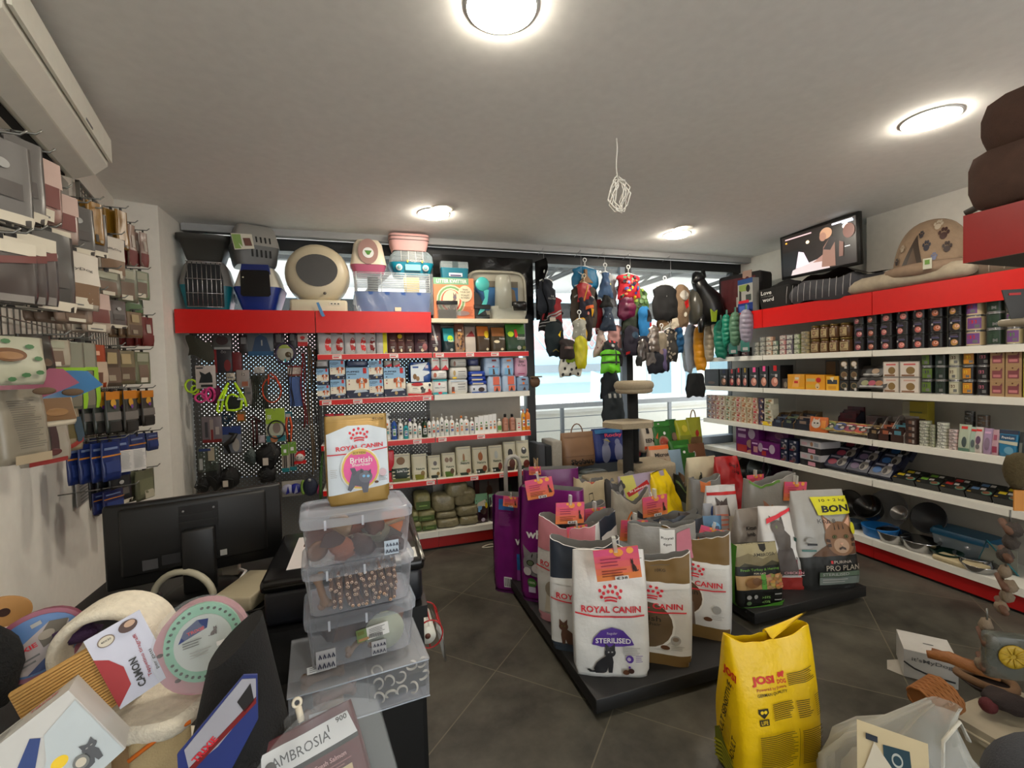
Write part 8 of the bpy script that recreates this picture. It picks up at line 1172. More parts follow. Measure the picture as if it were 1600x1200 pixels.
def bigpack(d,px,pt,pb,off,w,col,art,rz=-.5,dep=.03):
 s,zb=lw_at(px,pb,off);zt=lw_at(px,pt,off)[1];q=MB();bag(q,w,dep,zt-zb,M(col,.3),art,seed=px,nu=10,nv=10,L=.03,crk=.006);q.tube([(0,.02,zt-zb-.01),(0,.3,zt-zb)],.003,STL,5);q.build('treat_pack',label=d,cat='pet treat pack',loc=LP(s,off,zb),rz=RZL+rz)
bigpack('white pack with green leaf pattern at the left picture edge',16,526,602,.29,.14,(.66,.66,.58),[E(x_,z_,.14,.05,(.25,.42,.26),n=7)for x_,z_ in((-.6,.85),(-.1,.9),(.5,.8),(.7,.55),(-.7,.3),(.2,.2),(-.2,.12),(.6,.25))]+[E(-.2,.62,.5,.14,(.40,.26,.14)),E(-.2,.6,.38,.08,(.55,.4,.25))])
bigpack('bunch of dark brown cone chews beside the leaf pack',56,524,585,.28,.08,(.13,.11,.08),[E(-.4,.2,.3,.1,(.36,.28,.16)),E(.3,.3,.3,.1,(.3,.22,.14))])
bigpack('long pale pack with fine print below the pink mat',36,608,722,.28,.10,(.52,.49,.43),lines(-.7,.85,.5,22,.03,(.36,.34,.3),.35)+[R(-.9,.0,.6,.12,(.62,.56,.46))])
bigpack('white edged pack of brown jerky below the blue mat',80,622,666,.31,.11,(.72,.68,.60),[R(-.85,.2,.85,1,(.40,.28,.15)),E(.0,.5,.5,.14,(.5,.36,.2))])
bigpack('clear pack with dark red chew and red base',72,656,724,.28,.12,(.56,.53,.48),[R(.0,.3,.35,1,(.22,.13,.13)),R(-.9,0,.7,.1,(.5,.14,.13)),E(.1,.25,.3,.08,(.3,.14,.14))])
bigpack('clear pack with olive label and red corner behind the jerky',98,640,706,.25,.11,(.50,.45,.36),[R(-.4,.3,.5,1,(.32,.28,.12)),G([(-.2,0),(.9,.2),(.9,.32),(-.2,.1)],(.52,.16,.13)),R(.5,.2,1,.8,(.12,.22,.28))])
q=MB();s,z=lw_at(103,360,.02);q.box(-.16,.1,-.002,.002,-.32,.25,M((.66,.65,.62),.6));q.build('backing_card',label='plain grey white board behind the upper treat packs',cat='board',loc=LP(s,.012,z),rz=RZL)
# ================================================================ till counter
CB=M((.045,.045,.05),.4);ZD_=.742
t=T('shop_counter','black till counter with the screen and clear tubs','counter',(0,0,0))
q=MB();q.box(-1.02,.175,1.56,2.30,.70,ZD_,M((.06,.06,.065),.35));q.build('worktop',t);q=MB();q.box(-.95,.165,1.60,2.25,0,.70,CB);q.build('cabinet',t)
t2=T('display_cabinet','low black cabinet under the clear tubs','cabinet',(-.07,1.42,0),.1);q=MB();q.box(-.19,.185,-.11,.12,0,.596,CB);q.build('body',t2);q=MB();q.box(-.192,.187,-.112,.122,.585,.597,M((.09,.09,.095),.3));q.build('top',t2)
A0=far(158,795,1.57);A1=far(438,755,1.86);ux=(A1-A0);mw=ux.length;ux.normalize();mz=math.atan2(ux.y,ux.x);mh=.30
t=T('computer_monitor','black computer monitor seen from behind on the till counter','monitor',(0,0,0));mid=(A0+A1)/2;t.location=(mid.x,mid.y,ZD_);t.rotation_euler.z=mz;zt=(A0 .z+A1 .z)/2-ZD_;MK=M((.035,.035,.037),.42)
q=MB();q.rbox(-mw/2,mw/2,0,.035,zt-mh,zt,MK,.008);q.build('screen_frame',t);q=MB();q.rbox(-mw*.42,mw*.40,-.022,.004,zt-mh*.86,zt-mh*.04,M((.03,.03,.032),.5),.014);q.build('rear_housing',t)
q=MB();q.box(-mw*.11,mw*.11,-.026,-.02,zt-mh*.40,zt-mh*.10,M((.025,.025,.028),.35));q.box(-mw*.11,mw*.11,-.028,-.02,zt-mh*.22,zt-mh*.205,M((.09,.09,.09),.4));q.box(-mw*.11,mw*.11,-.028,-.02,zt-mh*.31,zt-mh*.295,M((.09,.09,.09),.4))
for s in(-1,1):q.lathe([(.004,-.002),(.004,.002)],M('slv',.3,.8),8,(s*mw*.085,-.028,zt-mh*.16),'y')
q.build('mount_plate',t);q=MB();q.rbox(-mw*.10,mw*.09,-.055,-.015,.01,zt-mh*.38,M((.04,.04,.045),.4),.01);q.build('stand',t);q=MB();q.lathe([(.12,0),(.12,.008),(.09,.014),(.01,.016)],MK,28,(0,-.02,0));q.build('stand_base',t)
q=MB();q.box(-mw*.31,-mw*.23,-.024,-.0215,zt-mh*.80,zt-mh*.68,M((.24,.24,.25),.5));q.build('rating_label',t);q=MB();q.box(-mw*.21,-mw*.11,-.024,-.0215,zt-mh*.78,zt-mh*.66,M((.10,.10,.11),.5));q.build('approval_label',t);q=MB();q.box(mw*.11,mw*.15,-.026,-.0225,zt-mh*.80,zt-mh*.73,M('lgr',.5))
print_on(q,lines(-.42,.95,-.22,6,.14,'mgr',.35),lambda x_,z_,l:(x_,-.0245-l,zt-mh*.78+z_),mw/2,mh*.11)if 0 else 0;q.build('serial_sticker',t)
q=MB();q.tube([(.11*math.cos(a),.0,.10*math.sin(a))for a in[PI*i/14 for i in range(15)]],.012,M((.72,.70,.62),.4),8);q.ball((-.11,0,-.0),.03,M('dgr',.4),10);q.build('headset',label='cream headset band lying behind the monitor stand',cat='headset',loc=far(287,935,1.66),rz=-.3)
p=at(390,905,z=ZD_+.06);q=MB();q.rbox(-.07,.07,-.10,.12,0,.05,M((.66,.62,.52),.45),.006);q.build('card_terminal',label='cream card terminal box right of the monitor stand',cat='payment terminal',loc=(p.x,p.y-.02,ZD_+.001),rz=-.35)
p=at(362,890,z=ZD_+.02);q=MB();q.rbox(-.03,.03,-.02,.02,.0,.07,M((.62,.58,.52),.5),.006);q.tube([(.02,0,.02),(.06,-.04,.02),(.05,-.10,.01)],.006,M('wht',.4),6);q.build('plug_adapter',label='small beige plug adapter with white cable beside the monitor',cat='adapter',loc=(p.x,p.y,ZD_+.001))
p=at(290,925,z=ZD_);q=MB();q.box(-.05,.08,-.02,.05,0,.02,M((.50,.08,.07),.5));q.build('red_notebook',label='red notebook behind the cat activity toy',cat='notebook',loc=(-.52,1.66,ZD_+.001),rz=.5)
q=MB();q.tube([(-.30,1.7,ZD_+.06),(-.36,1.68,ZD_+.03),(-.42,1.72,ZD_+.006),(-.5,1.8,ZD_+.006)],.004,M('blk',.4),6);q.build('cable',label='black cable running to the till box',cat='cable')
t=T('till_box','large navy black till box with white paper on its glossy lid','till',(-.085,1.79,ZD_));q=MB();q.rbox(-.25,.25,-.20,.24,0,.12,M((.06,.07,.10),.4),.02);q.build('body',t);q=MB();q.rbox(-.258,.258,-.21,.245,.115,.158,M((.03,.032,.04),.2),.014);q.build('lid',t)
q=MB();q.box(-.19,-.02,-.14,.17,.158,.1595,M((.82,.80,.80),.5));q.build('paper',t);q=MB();q.box(.18,.235,-.19,-.10,.158,.1595,M((.8,.8,.78),.5));q.build('price_note',t);q=MB();q.tube([(.25,-.2,.15),(.25,.24,.16)],.012,M((.45,.44,.42),.25,.9),8);q.build('metal_edge',t)
def tubf(d,x,y,z,w,dep,h,rz=.1,tint=(.80,.82,.86),lidh=.026):
 t=T('storage_tub',d,'storage tub',(x,y,z),rz);q=MB();CLR=M(tint,.1,kind='clear',spec=.16);loft(q,[(0,w*.86,dep*.82),(.006,w*.9,dep*.88),(h-lidh,w*.96,dep*.95)],CLR,.22,36);q.build('tub',t)
 q=MB();LID=M((.74,.78,.84),.2,kind='clear',spec=.36);loft(q,[(h-lidh,w,dep),(h-.006,w*1.01,dep*1.01),(h,w*.98,dep*.97),(h+.003,w*.86,dep*.8),(h+.001,w*.84,dep*.78)],LID,.22,36);q.build('lid',t)
 q=MB()
 for k in(-.3,.02):q.box(w*k,w*k+.006,-dep*.515,-dep*.49,h-lidh-.004,h-.004,M((.86,.88,.92),.2,kind='clear',spec=1.8))
 q.build('clasp',t);return t
rn=random.Random(31)
def chew(name,d,loc,kind,s,col,rz=0,rx=0,ry=0):
 q=MB();m=M(col,.7,bump=.5)
 if kind=='bone':
  q.tube([(-.5*s,0,0),(-.38*s,0,0),(-.2*s,0,0),(.2*s,0,0),(.38*s,0,0),(.5*s,0,0)],[.06*s,.15*s,.10*s,.10*s,.15*s,.06*s],m,10);[q.ball((e*.44*s,0,k*.1*s),.11*s,m,8)for e in(-1,1)for k in(-1,1)]
 elif kind=='stick':q.tube([(-.5*s,0,0),(-.1*s,.04*s,0),(.5*s,0,.02*s)],.075*s,m,8);q.lathe([(.045*s,-.002),(.045*s,.002)],M((.62,.45,.36),.7),8,(.5*s,0,.02*s),'x')
 elif kind=='disc':q.lathe([(.3*s,-.06*s),(.5*s,-.08*s),(.48*s,.08*s),(.2*s,.1*s)],m,14,axis='y')
 elif kind=='curl':q.tube([(.34*s*math.cos(a),.0+.05*s*a/6,.3*s*math.sin(a))for a in[4.6*i/12 for i in range(13)]],[.03*s]+[.09*s]*11+[.03*s],m,8,flat=.6)
 elif kind=='ear':q.prism([(-.5*s,-.2*s),(.3*s,-.3*s),(.5*s,.1*s),(.1*s,.4*s),(-.3*s,.3*s)],-.05*s,.05*s,m)
 else:q.ball((0,0,0),.4*s,m,12,(1.2,.8,.9),.5,len(d))
 o=q.build(name,label=d,cat='dog chew',loc=loc,rz=rz);o.rotation_euler=(rx,ry,rz);return o
TW,TD,RT=.305,.22,.1
def tp(x,y):return Vector((-.042+x*math.cos(RT)-(y)*math.sin(RT),1.43+x*math.sin(RT)+y*math.cos(RT),0))
tubf('clear lidded tub of brown chews, topmost of the stack under the gold pouch',*tp(0,0)[:2],1.022,TW,TD,.135,RT)
tubf('clear lidded tub full of thin chew sticks, second in the stack',*tp(0,0)[:2],.884,TW,TD,.134,RT)
tubf('clear lidded tub with barcode label, third in the stack',*tp(0,0)[:2],.735,TW,TD,.144,RT)
cols=[(.40,.26,.16),(.30,.16,.11),(.50,.40,.30),(.22,.12,.10),(.36,.34,.28),(.46,.24,.14),(.26,.2,.17)]
for i,(x,y,z,kd,s)in enumerate(((-.09,-.05,.04,'stick',.1),(-.10,-.06,.07,'ear',.09),(-.05,-.03,.085,'disc',.075),(.0,-.06,.035,'lump',.09),(.05,-.05,.055,'lump',.08),(-.04,-.07,.03,'lump',.08),(.08,-.06,.035,'ear',.09),(.03,.02,.08,'lump',.09),(-.1,.03,.05,'lump',.10),(.1,-.04,.075,'stick',.08),(-.07,-.075,.06,'ear',.07),(.02,-.075,.06,'stick',.08),(-.02,.0,.06,'lump',.10),(.06,.0,.04,'lump',.1),(-.11,-.06,.035,'disc',.06),(.045,-.07,.08,'lump',.06),(-.03,-.05,.05,'stick',.1),(.1,-.07,.02,'lump',.06))):
 chew('dog_chew',f'brown natural chew, {ORD[i]} from left in the topmost tub',tp(x,y)+Vector((0,0,1.026+z-.004)),kd,s,cols[i%7],RT+rn.uniform(-.5,.5),rn.uniform(-.3,.3))['group']='chews in the topmost tub'
for i,(x,a)in enumerate(((.085,.12),(.11,.3))):
 q=MB();q.prism([(-.02,0),(.025,0),(.03,.085),(-.012,.09)],-.01,.01,M((.80,.42,.10),.35));o=q.build('chew_packet',label=f'orange chew packet in the topmost tub, {["left","right"][i]} of two',cat='chew packet',loc=tp(x-.01,-.0+.03*i)+Vector((0,0,1.03)),rz=RT);o.rotation_euler.y=a
def sticker(d,x,y,z,w,h,art,col='pale',rz=RT,ry=0):q=MB();q.box(-w/2,w/2,-.001,0,0,h,M(col,.5));print_on(q,art,lambda x_,z_,l:(x_,-.0015-l,z_),w/2,h);o=q.build('paper_label',label=d,cat='label',loc=tp(x,y)+Vector((0,0,z)),rz=rz);o.rotation_euler.y=ry
lp=[band([(-.7+.45*i,.6),(-.6+.45*i,.8),(-.45+.45*i,.6)],.06,'nav')for i in range(4)]+[band([(-.8+.45*i,.15),(-.65+.45*i,.38),(-.5+.45*i,.15)],.06,'nav')for i in range(4)]
sticker('blue print paper label on the topmost tub',.085,-.107,1.028,.04,.04,lp)
for i in range(80):
 x,z=-.075+.0115*(i%16)+rn.uniform(-.003,.003),.012+.021*(i//16)+rn.uniform(-.004,.004);q_=None
 if i<1:q=MB();q.tube([(0,-.06,0),(.002,.06,0)],.0055,M((.40,.26,.17),.7),7);q.lathe([(.0042,-.001),(.0042,.001)],M((.86,.72,.60),.6),7,(0,-.061,0),'y');q.lathe([(.0018,-.0015),(.0018,.0)],M((.25,.13,.1),.7),6,(0,-.061,0),'y');st0=q.build('chew_stick',label='thin brown chew stick among many in the second tub',cat='dog chew',group='thin chew sticks in the second tub',loc=tp(x,-.03)+Vector((0,0,.888+z)),rz=RT)
 else:dup(st0,tp(x,-.03+rn.uniform(-.01,.01))+Vector((0,0,.888+z)),RT+rn.uniform(-.15,.15),rx=rn.uniform(-.1,.1))
chew('dog_chew','large tan bone chew at the left of the second tub',tp(-.105,-.055)+Vector((0,0,.94)),'bone',.1,(.50,.36,.22),RT,0,1.35)
for i in range(4):chew('dog_chew',f'tan chew stick standing in the second tub, {ORD[i]} from left',tp(.03+.022*i,-.05)+Vector((0,0,.965)),'stick',.055,(.58,.42,.26),RT,0,1.4)['group']='standing tan chews in the second tub'
for i,(x,y,z,kd,s,c)in enumerate(((-.07,.02,.06,'lump',.12,(.20,.13,.10)),(-.02,.0,.05,'ear',.13,(.26,.17,.12)),(.09,-.02,.05,'ear',.10,(.42,.26,.16)),(-.02,-.06,.022,'bone',.08,(.45,.33,.2)),(.03,-.06,.03,'stick',.08,(.46,.33,.2)))):
 chew('dog_chew',f'dark dried chew, {ORD[i]} from left in the third tub',tp(x,y)+Vector((0,0,.742+z)),kd,s,c,RT+.3*i)['group']='chews in the third tub'
q=MB();q.lathe([(.055,-.003),(.055,.003)],M((.66,.68,.60),.6),26,axis='y');q.build('rawhide_disc',label='large pale rawhide disc in the third tub',cat='dog chew',loc=tp(.06,-.085)+Vector((0,0,.80)),rz=RT)
sticker('white barcode label on the third tub',.04,-.109,.80,.06,.035,[R(-.85+.09*i,.1,-.85+.09*i+.05,.42,'blk')for i in range(14)]+lines(-.8,.95,.7,4,.12,'mgr',.4),'wht',RT,-.1);sticker('green label beside the barcode',.0,-.108,.795,.035,.036,[R(-.8,.1,.8,.3,'tan'),R(-.8,.6,.2,.9,'oliv')],(.42,.50,.30),RT,-.1);sticker('silver printed paper leaning at the left of the third tub',-.10,-.106,.742,.05,.055,lp,'slv');sticker('silver printed paper at the middle of the third tub',.04,-.104,.745,.04,.04,lp,'slv')
t=T('acrylic_box','flat clear acrylic box with two compartments at the bottom of the stack','storage box',(*tp(-.01,.02)[:2],.598),RT);AC=M((.82,.84,.88),.06,kind='clear',spec=.08);q=MB();q.box(-.185,.185,-.15,-.147,0,.108,AC);q.box(-.185,.185,.147,.15,0,.108,AC);q.box(-.185,-.182,-.15,.15,0,.108,AC);q.box(.182,.185,-.15,.15,0,.108,AC);q.box(.012,.015,-.147,.147,0,.1,AC);q.box(-.185,.185,-.15,.15,0,.003,AC);q.build('walls',t)
q=MB();q.box(-.188,.188,-.153,.153,.108,.112,AC)
for z in(.0,.108):q.tube([(-.186,-.151,z),(.186,-.151,z)],.002,M((.72,.76,.82),.1,kind='clear',spec=3.),5)
q.build('lid',t)
for i in range(4):chew('dog_chew',f'brown bone chew, {ORD[i]} in the left acrylic compartment',tp(-.11+.03*(i%2),-.09+.05*(i//2))+Vector((0,0,.628+.03*(i%3))),'bone',.11,((.42,.30,.19),(.36,.2,.13))[i%2],RT+.5-.15*i)['group']='bones in the left acrylic compartment'
for i in range(11):chew('dog_chew',f'white curled chew, {ORD[i]} in the right acrylic compartment',tp(.035+.032*(i%5),-.115+.02*(i//5))+Vector((0,0,.625+.027*(i//4))),'curl',.045,(.70,.68,.62),RT+rn.uniform(-.5,.5),rn.uniform(-.4,.4),rn.uniform(0,3))['group']='curls in the right acrylic compartment'
q=MB();q.box(.02,.183,-.11,.14,.004,.05,M((.16,.14,.05),.9));q.build('chew_bed',label='dark bed of chews in the right acrylic compartment',cat='dog chew',loc=(*tp(-.01,.02)[:2],.599),rz=RT,kind='stuff')
sticker('silver printed paper in the left acrylic compartment',-.125,-.125,.604,.045,.04,lp,'slv');sticker('white strip label on the lid of the acrylic box',-.12,-.06,.713,.06,.02,lines(-.8,.9,.7,3,.25,'mgr',.3),'wht')
ak=.185/2/.255;GP=(.60,.48,.25)
bk=[G([(-1,.12),(1,.19),(1,.82),(.4,.88),(-.3,.885),(-1,.80)],(.80,.84,.88))]+crown(.05,.735,.3,ak)+[X('ROYAL CANIN',.06,.645,.05,'crim',1.55,.03,.03),band([(-1,.575),(0,.578),(1,.61)],.006,'crim'),E(.05,.40,.66,.66*ak,(.86,.86,.84)),E(.05,.40,.62,.62*ak,(.84,.72,.35)),E(.05,.40,.56,.56*ak,(.86,.33,.60)),R(-.2,.56,.25,.60,(.78,.66,.32)),X('KITTEN',.03,.58,.022,(.4,.28,.1),.38),X('British',.08,.50,.062,'wht',.72,.01),X('Shorthair',.08,.45,.034,'wht',.62),G([(-.40,.18),(-.25,.36),(.1,.40),(.35,.30),(.25,.13),(.1,.13),(.05,.2),(-.15,.22),(-.3,.16)],(.34,.35,.40)),G([(-.2,.33),(-.3,.42),(-.14,.42),(-.08,.36)],(.30,.31,.36)),E(.20,.31,.22,.07,(.40,.41,.46)),G([(.02,.35),(.05,.41),(.14,.36)],(.26,.27,.3)),G([(.26,.36),(.38,.39),(.38,.33)],(.26,.27,.3)),E(.14,.32,.05,.015,'sky'),E(.28,.315,.05,.015,'sky'),E(.78,.34,.12,.12*ak,(.78,.68,.72)),E(.55,.24,.07,.014,'brn'),X('400g',.7,.95,.03,(.30,.22,.1),.4)]+lines(.62,.30,.92,4,.014,'mgr',.3)+lines(-.92,.42,-.7,5,.02,'lgr',.2)+[R(-.98,.935,.9,.938,(.48,.38,.2))]
sack('gold and white kitten food pouch with pink circle on the topmost tub',(at(512,795,z=1.165).x+.0,1.40),6,.178,.075,.262,M(GP,.3,.3),bk,z=1.162,crk=.003,flare=.0,L_=.012,name='kitten_food_pouch',cat='pet food pouch')
t=T('bag_roll_holder','red wire holder with a roll of thin plastic bags on the counter side','bag holder',at(668,975,x=.205));RW=M((.62,.05,.06),.35);q=MB()
for yy in(-.075,.075):q.tube([(.05*math.cos(a),yy,.055*math.sin(a))for a in[2*PI*i/24 for i in range(24)]],.003,RW,6,closed=True)
for a in(0,PI/2,PI,3*PI/2,PI*.75,PI*.25):q.tube([(.05*math.cos(a),-.075,.055*math.sin(a)),(.05*math.cos(a),.075,.055*math.sin(a))],.003,RW,6)
q.build('wire_cage',t);q=MB();q.lathe([(.032,-.085),(.032,.085)],M((.80,.80,.76),.5),22,(-.01,0,.0),'y');q.build('roll',t);q=MB();q.lathe([(.011,-.088),(.011,-.06)],M((.35,.2,.15),.7),14,(-.01,0,0),'y');q.build('core',t)
q=MB();q.grid(lambda u,v:(.024+.045*v+.01*math.sin(4*v+u*3),-.08+.16*u,.02-.17*v*(.8+.2*math.sin(u*5))),8,10,M((.80,.82,.82),.25,kind='film',spec=.7));q.build('loose_bag',t);q=MB();q.tube([(-.06,.0,.05),(-.05,0,0)],.004,RW,6);q.build('bracket',t)
# ================================================================ foreground left: cat furniture and toys on a low table
t=T('display_table','low dark table carrying cat furniture in the left foreground','table',(-.62,1.02,0));ZT2=.66
q=MB();q.box(-.27,.42,-.42,.40,ZT2-.03,ZT2,M((.12,.11,.10),.6));q.build('tabletop',t)
for x in(-.24,.38):
 for y in(-.38,.36):q=MB();q.box(x-.02,x+.02,y-.02,y+.02,0,ZT2-.03,M('dgr',.5));q.build('leg',t)
CRW=math.radians(-18);CRM=M((.90,.87,.80),.95,kind='fur',bump=.35);TERRY=CRM
o=far(215,1078,1.0);t=T('cat_furniture','cream plush cat furniture with a hoop on a small platform','cat tree',(o.x,o.y,ZT2),CRW);zz=o.z-ZT2
q=MB();loft(q,[(zz-.045,.30,.20),(zz-.03,.33,.23),(zz-.008,.33,.23),(zz,.31,.21)],TERRY,.4);q.build('platform',t);q=MB();q.lathe([(.035,0),(.035,zz-.04)],M((.58,.47,.33),.9,bump=1.),16,(-.02,0,0));q.build('post',t);q=MB();q.rbox(-.15,.15,-.12,.12,0,.03,TERRY,.01);q.build('base',t)
q=MB();c=far(182,1003,1.0);lc=Matrix.Rotation(-CRW,3,'Z')@Vector((c.x-o.x,c.y-o.y,c.z-o.z));
def hoop(u,v):
 a=2*PI*u;b=2*PI*v;cb,sb=math.cos(b),math.sin(b);r=.090+.013*math.copysign(abs(cb)**.6,cb);y=.055*math.copysign(abs(sb)**.55,sb);X_=r*math.cos(a);Z_=r*math.sin(a)*.93;k=math.radians(14);return(lc.x+X_*math.cos(k)-y*math.sin(k),lc.y+X_*math.sin(k)+y*math.cos(k),zz+max(lc.z,.098)+Z_)
q.grid(hoop,40,14,TERRY,closed=True);q.build('hoop',t)
def ov(rx,rz,y0,y1,m,q,cx=0,cz=0,n=32):q.prism([(cx+rx*math.cos(2*PI*i/n),cz+rz*math.sin(2*PI*i/n))for i in range(n)],y0,y1,m)
def stand(name,d,cat,px,py,dist,rz=0,rx=0,ry=0):return T(name,d,cat,far(px,py,dist),-0.313-math.atan((px-800)/706)+rz,None,rx,ry)
t=stand('cat_activity_toy','round mint and pink cat ball track wrapped in film, on the plush platform','cat toy',320,1000,.97,-.1,-.2,-.12)
q=MB();ov(.086,.092,.0,.05,M((.72,.52,.56),.35),q,-.006,-.012);q.build('base',t);q=MB();ov(.070,.078,-.012,0,M((.50,.72,.62),.35),q);q.build('track_ring',t)
q=MB();
for i in range(34):
 a=2*PI*i/34
 if i%9:ov(.0032,.0026,-.0145,-.012,M((.16,.22,.2),.5),q,.062*math.cos(a),.068*math.sin(a),8)
for i in range(5):a=PI+PI*i/4;ov(.006,.004,-.001,.0,M((.25,.15,.18),.5),q,.078*math.cos(a),.085*math.sin(a),8)
q.build('holes',t);q=MB();ov(.052,.056,-.016,-.0125,M((.74,.77,.76),.4),q);print_on(q,[G([(-.85,.25),(-.6,.7),(-.1,.98),(.3,.9),(.2,.55)],(.12,.20,.45)),X('TRIXIE',-.2,.56,.13,'crim',.62,.03,.1)]+cat_sit(.42,.18,.2,.95,(.42,.40,.40),'lgr')+[R(.45,-.3,.75,-.12,'wht')]+lines(-.7,.25,.0,3,.1,'mgr',.3)+lines(-.5,-.2,.3,3,.1,'lgr',.3),lambda x,z,l:(x,-.0165-l,z),.05,.05);q.build('label_card',t);q=MB();q.ball((.025,-.012,-.058),.012,M((.78,.76,.22),.4),12);q.build('ball',t)
q=MB();q.grid(lambda u,v:(.088*(2*u-1),-.019-.003*math.sin(u*17+v*11),.096*(2*v-1)*math.sqrt(max(0,1-(2*u-1)**2*.95))),18,10,M((.9,.92,.92),.1,kind='film',spec=.22));q.build('film_wrap',t)
t=stand('scratching_mat','sisal scratching mat with a white and red card, tilted before the hoop','scratching mat',150,1050,.88,.1,-.3,-.30)
q=MB();q.rbox(-.105,.015,-.01,.008,-.075,.05,M((.70,.54,.30),.9),.004)
for i in range(22):q.tube([(-.104,-.011,-.072+.0056*i),(.012,-.011,-.072+.0056*i)],.0026,M((.72,.56,.32),.9),5)
q.build('sisal_pad',t);q=MB();q.box(.005,.095,-.014,-.010,-.085,.065,M((.78,.79,.86),.4));k=(-.05,)
print_on(q,[G([(-1,-.95),(-.35,-.6),(-.3,-.1),(-.6,.25),(-1,.45)],(.62,.08,.10)),E(-.4,.72,.3,.14,(.45,.38,.32)),E(-.4,.72,.26,.12,'off'),X('40X30',-.4,.73,.05,'dgr',.35,.01),E(.42,.78,.34,.15,(.30,.2,.17)),E(.5,.82,.2,.08,(.75,.62,.52)),X('CAMON',.0,-.42,.17,'dgr',1.3,.03,PI/2-.08),X('Tappetino tiragraffi',.4,-.1,.10,(.62,.12,.2),2.0,.01,PI/2-.08),X('per gatti',.66,-.35,.09,'dgr',.95,.01,PI/2-.08)],lambda x,z,l:(x+.05,-.0145-l,z-.01),.045,.075);q.build('label_card',t)
t=stand('cat_toy_bowl','pink round cat toy with a blue photo card at the left edge','cat toy',58,1008,.95,.0,-.3,-.35);q=MB();ov(.078,.066,.0,.05,M((.55,.28,.36),.4),q);q.build('bowl',t);q=MB();ov(.070,.056,-.004,0,M((.30,.45,.66),.4),q);print_on(q,[G([(-.95,-.5),(-1,0),(-.3,.25),(.5,.6),(.9,.3),(.6,-.3),(-.4,-.9)],(.66,.62,.62)),G([(.1,.2),(.5,.6),(.9,.35),(.6,-.1),(.1,-.2)],(.36,.33,.28)),E(.3,.2,.2,.16,(.6,.56,.5)),X('TRIXIE',-.35,.05,.17,'crim',.75,.03),R(.1,.65,.35,.8,'lgr'),G([(-.5,-.85),(.6,-.25),(.9,.25),(.6,-.6),(0,-.98)],(.14,.24,.45))]+lines(-.8,-.3,0,2,.16,'mgr',.4),lambda x,z,l:(x,-.0045-l,z),.066,.054);q.build('photo_card',t)
t=stand('toy_box','white and blue box showing a grey kitten in the lower left corner','box',58,1178,.74,.0,-.3,-.5);q=MB();q.box(-.10,.075,-.012,.10,-.09,.052,M((.78,.78,.77),.45));print_on(q,[G([(-1,-.75),(-.2,.25),(.25,.7),(.35,.55),(-.5,-.75)],(.10,.22,.48)),G([(-1,-1),(-.7,-1),(.2,.05),(.4,.55),(1,.75),(1,-1)],(.74,.78,.80)),E(.3,-.18,.13,.13,'yel')]+cat_sit(.60,-.75,.36,.85,(.30,.31,.33),'lgr')+[E(.5,-.5,.12,.16,(.45,.46,.45)),E(.5,-.5,.08,.1,'off')],lambda x,z,l:(x-.012,-.0125-l,z-.02),.085,.07)
print_on(q,[X('TRIXIE',.5,.72,.16,'crim',.5,.03)]+lines(-.7,.7,.2,3,.16,'mgr',.4),lambda x,z,l:(x-.012,z*1-.012,.0525+l),.085,.10);q.build('carton',t)
t=stand('pet_cave','dark charcoal felt pet cave with a blue card in the left foreground','pet bed',372,1130,.84,-.15);q=MB();q.grid(lambda u,v:(lambda a:(.10*math.cos(a)*(1-.55*v),.09*math.sin(a)*(1-.3*v)+.02*v,-.12+.27*v+.035*math.cos(a)*v))(2*PI*u),28,12,M((.075,.075,.08),.9,kind='cloth'),closed=True);q.add([(.10*.45*math.cos(2*PI*i/28),.063*math.sin(2*PI*i/28)+.02,.15+.035*math.cos(2*PI*i/28))for i in range(28)],[tuple(range(28))],M((.06,.06,.065),.9,kind='cloth'));q.build('shell',t)
q=MB();q.prism([(-.085,-.12),(-.085,.0),(.01,.10),(.03,.095),(.028,.02),(-.03,-.08)],-.108,-.104,M((.14,.20,.46),.45));q.prism([(-.075,.005),(.008,.095),(.028,.09),(.027,.055),(-.03,-.005),(-.07,-.03)],-.110,-.108,M((.62,.62,.66),.45));q.prism([(-.08,-.035),(.027,.06),(.027,.05),(-.08,-.045)],-.1115,-.110,M('drd',.5));q.prism([(.0,.06),(.02,.085),(.024,.055),(.01,.04)],-.1115,-.110,M((.1,.09,.1),.6));print_on(q,[X('TRIXIE',-.5,.25,.2,'crim',.45,.03,.75)],lambda x,z,l:(x,-.1105-l,z-.015),.095,.05);q.v=[(x+.02,y,z+.05)for x,y,z in q.v];q.build('card',t)
t=stand('folded_towel','cream folded towel with orange edge under the plush platform','towel',252,1165,.92);q=MB();q.rbox(-.05,.05,-.02,.06,-.06,.035,M((.72,.64,.48),.9,kind='cloth'),.015);q.tube([(-.05,-.022,.01),(0,-.024,.034),(.05,-.022,.038)],.004,M('org',.8),6);q.build('towel',t)
t=stand('wooden_toy','tan wooden disc toy with a dark hole at the left picture edge','cat toy',6,957,1.0,0,0,.3);q=MB();ov(.045,.032,0,.012,M((.70,.52,.30),.6),q);q.build('disc',t);q=MB();ov(.010,.009,-.001,0,M('choc',.8),q,-.0,0);q.build('hole',t)
q=MB();q.ball((0,0,0),.065,M((.035,.035,.035),.95,kind='fur'),14,(.6,.6,1.2),.25,2);q.build('plush_toy',label='black fluffy toy at the left picture edge beside the pink toy',cat='cat toy',loc=far(-6,1040,.88));q=MB();q.ball((0,0,0),.034,M((.27,.18,.32),.95,kind='fur'),14,(1.3,.8,.6),.4,5);q.build('plush_toy',label='purple fluffy toy between the pink toy and the cream hoop',cat='cat toy',loc=far(118,990,.98))
t=stand('dog_food_bag','dark red dog food bag inside a clear zip bag with handwritten price','pet food bag',515,1200,.80,.05,-.35,-.22);t.location.z-=.125
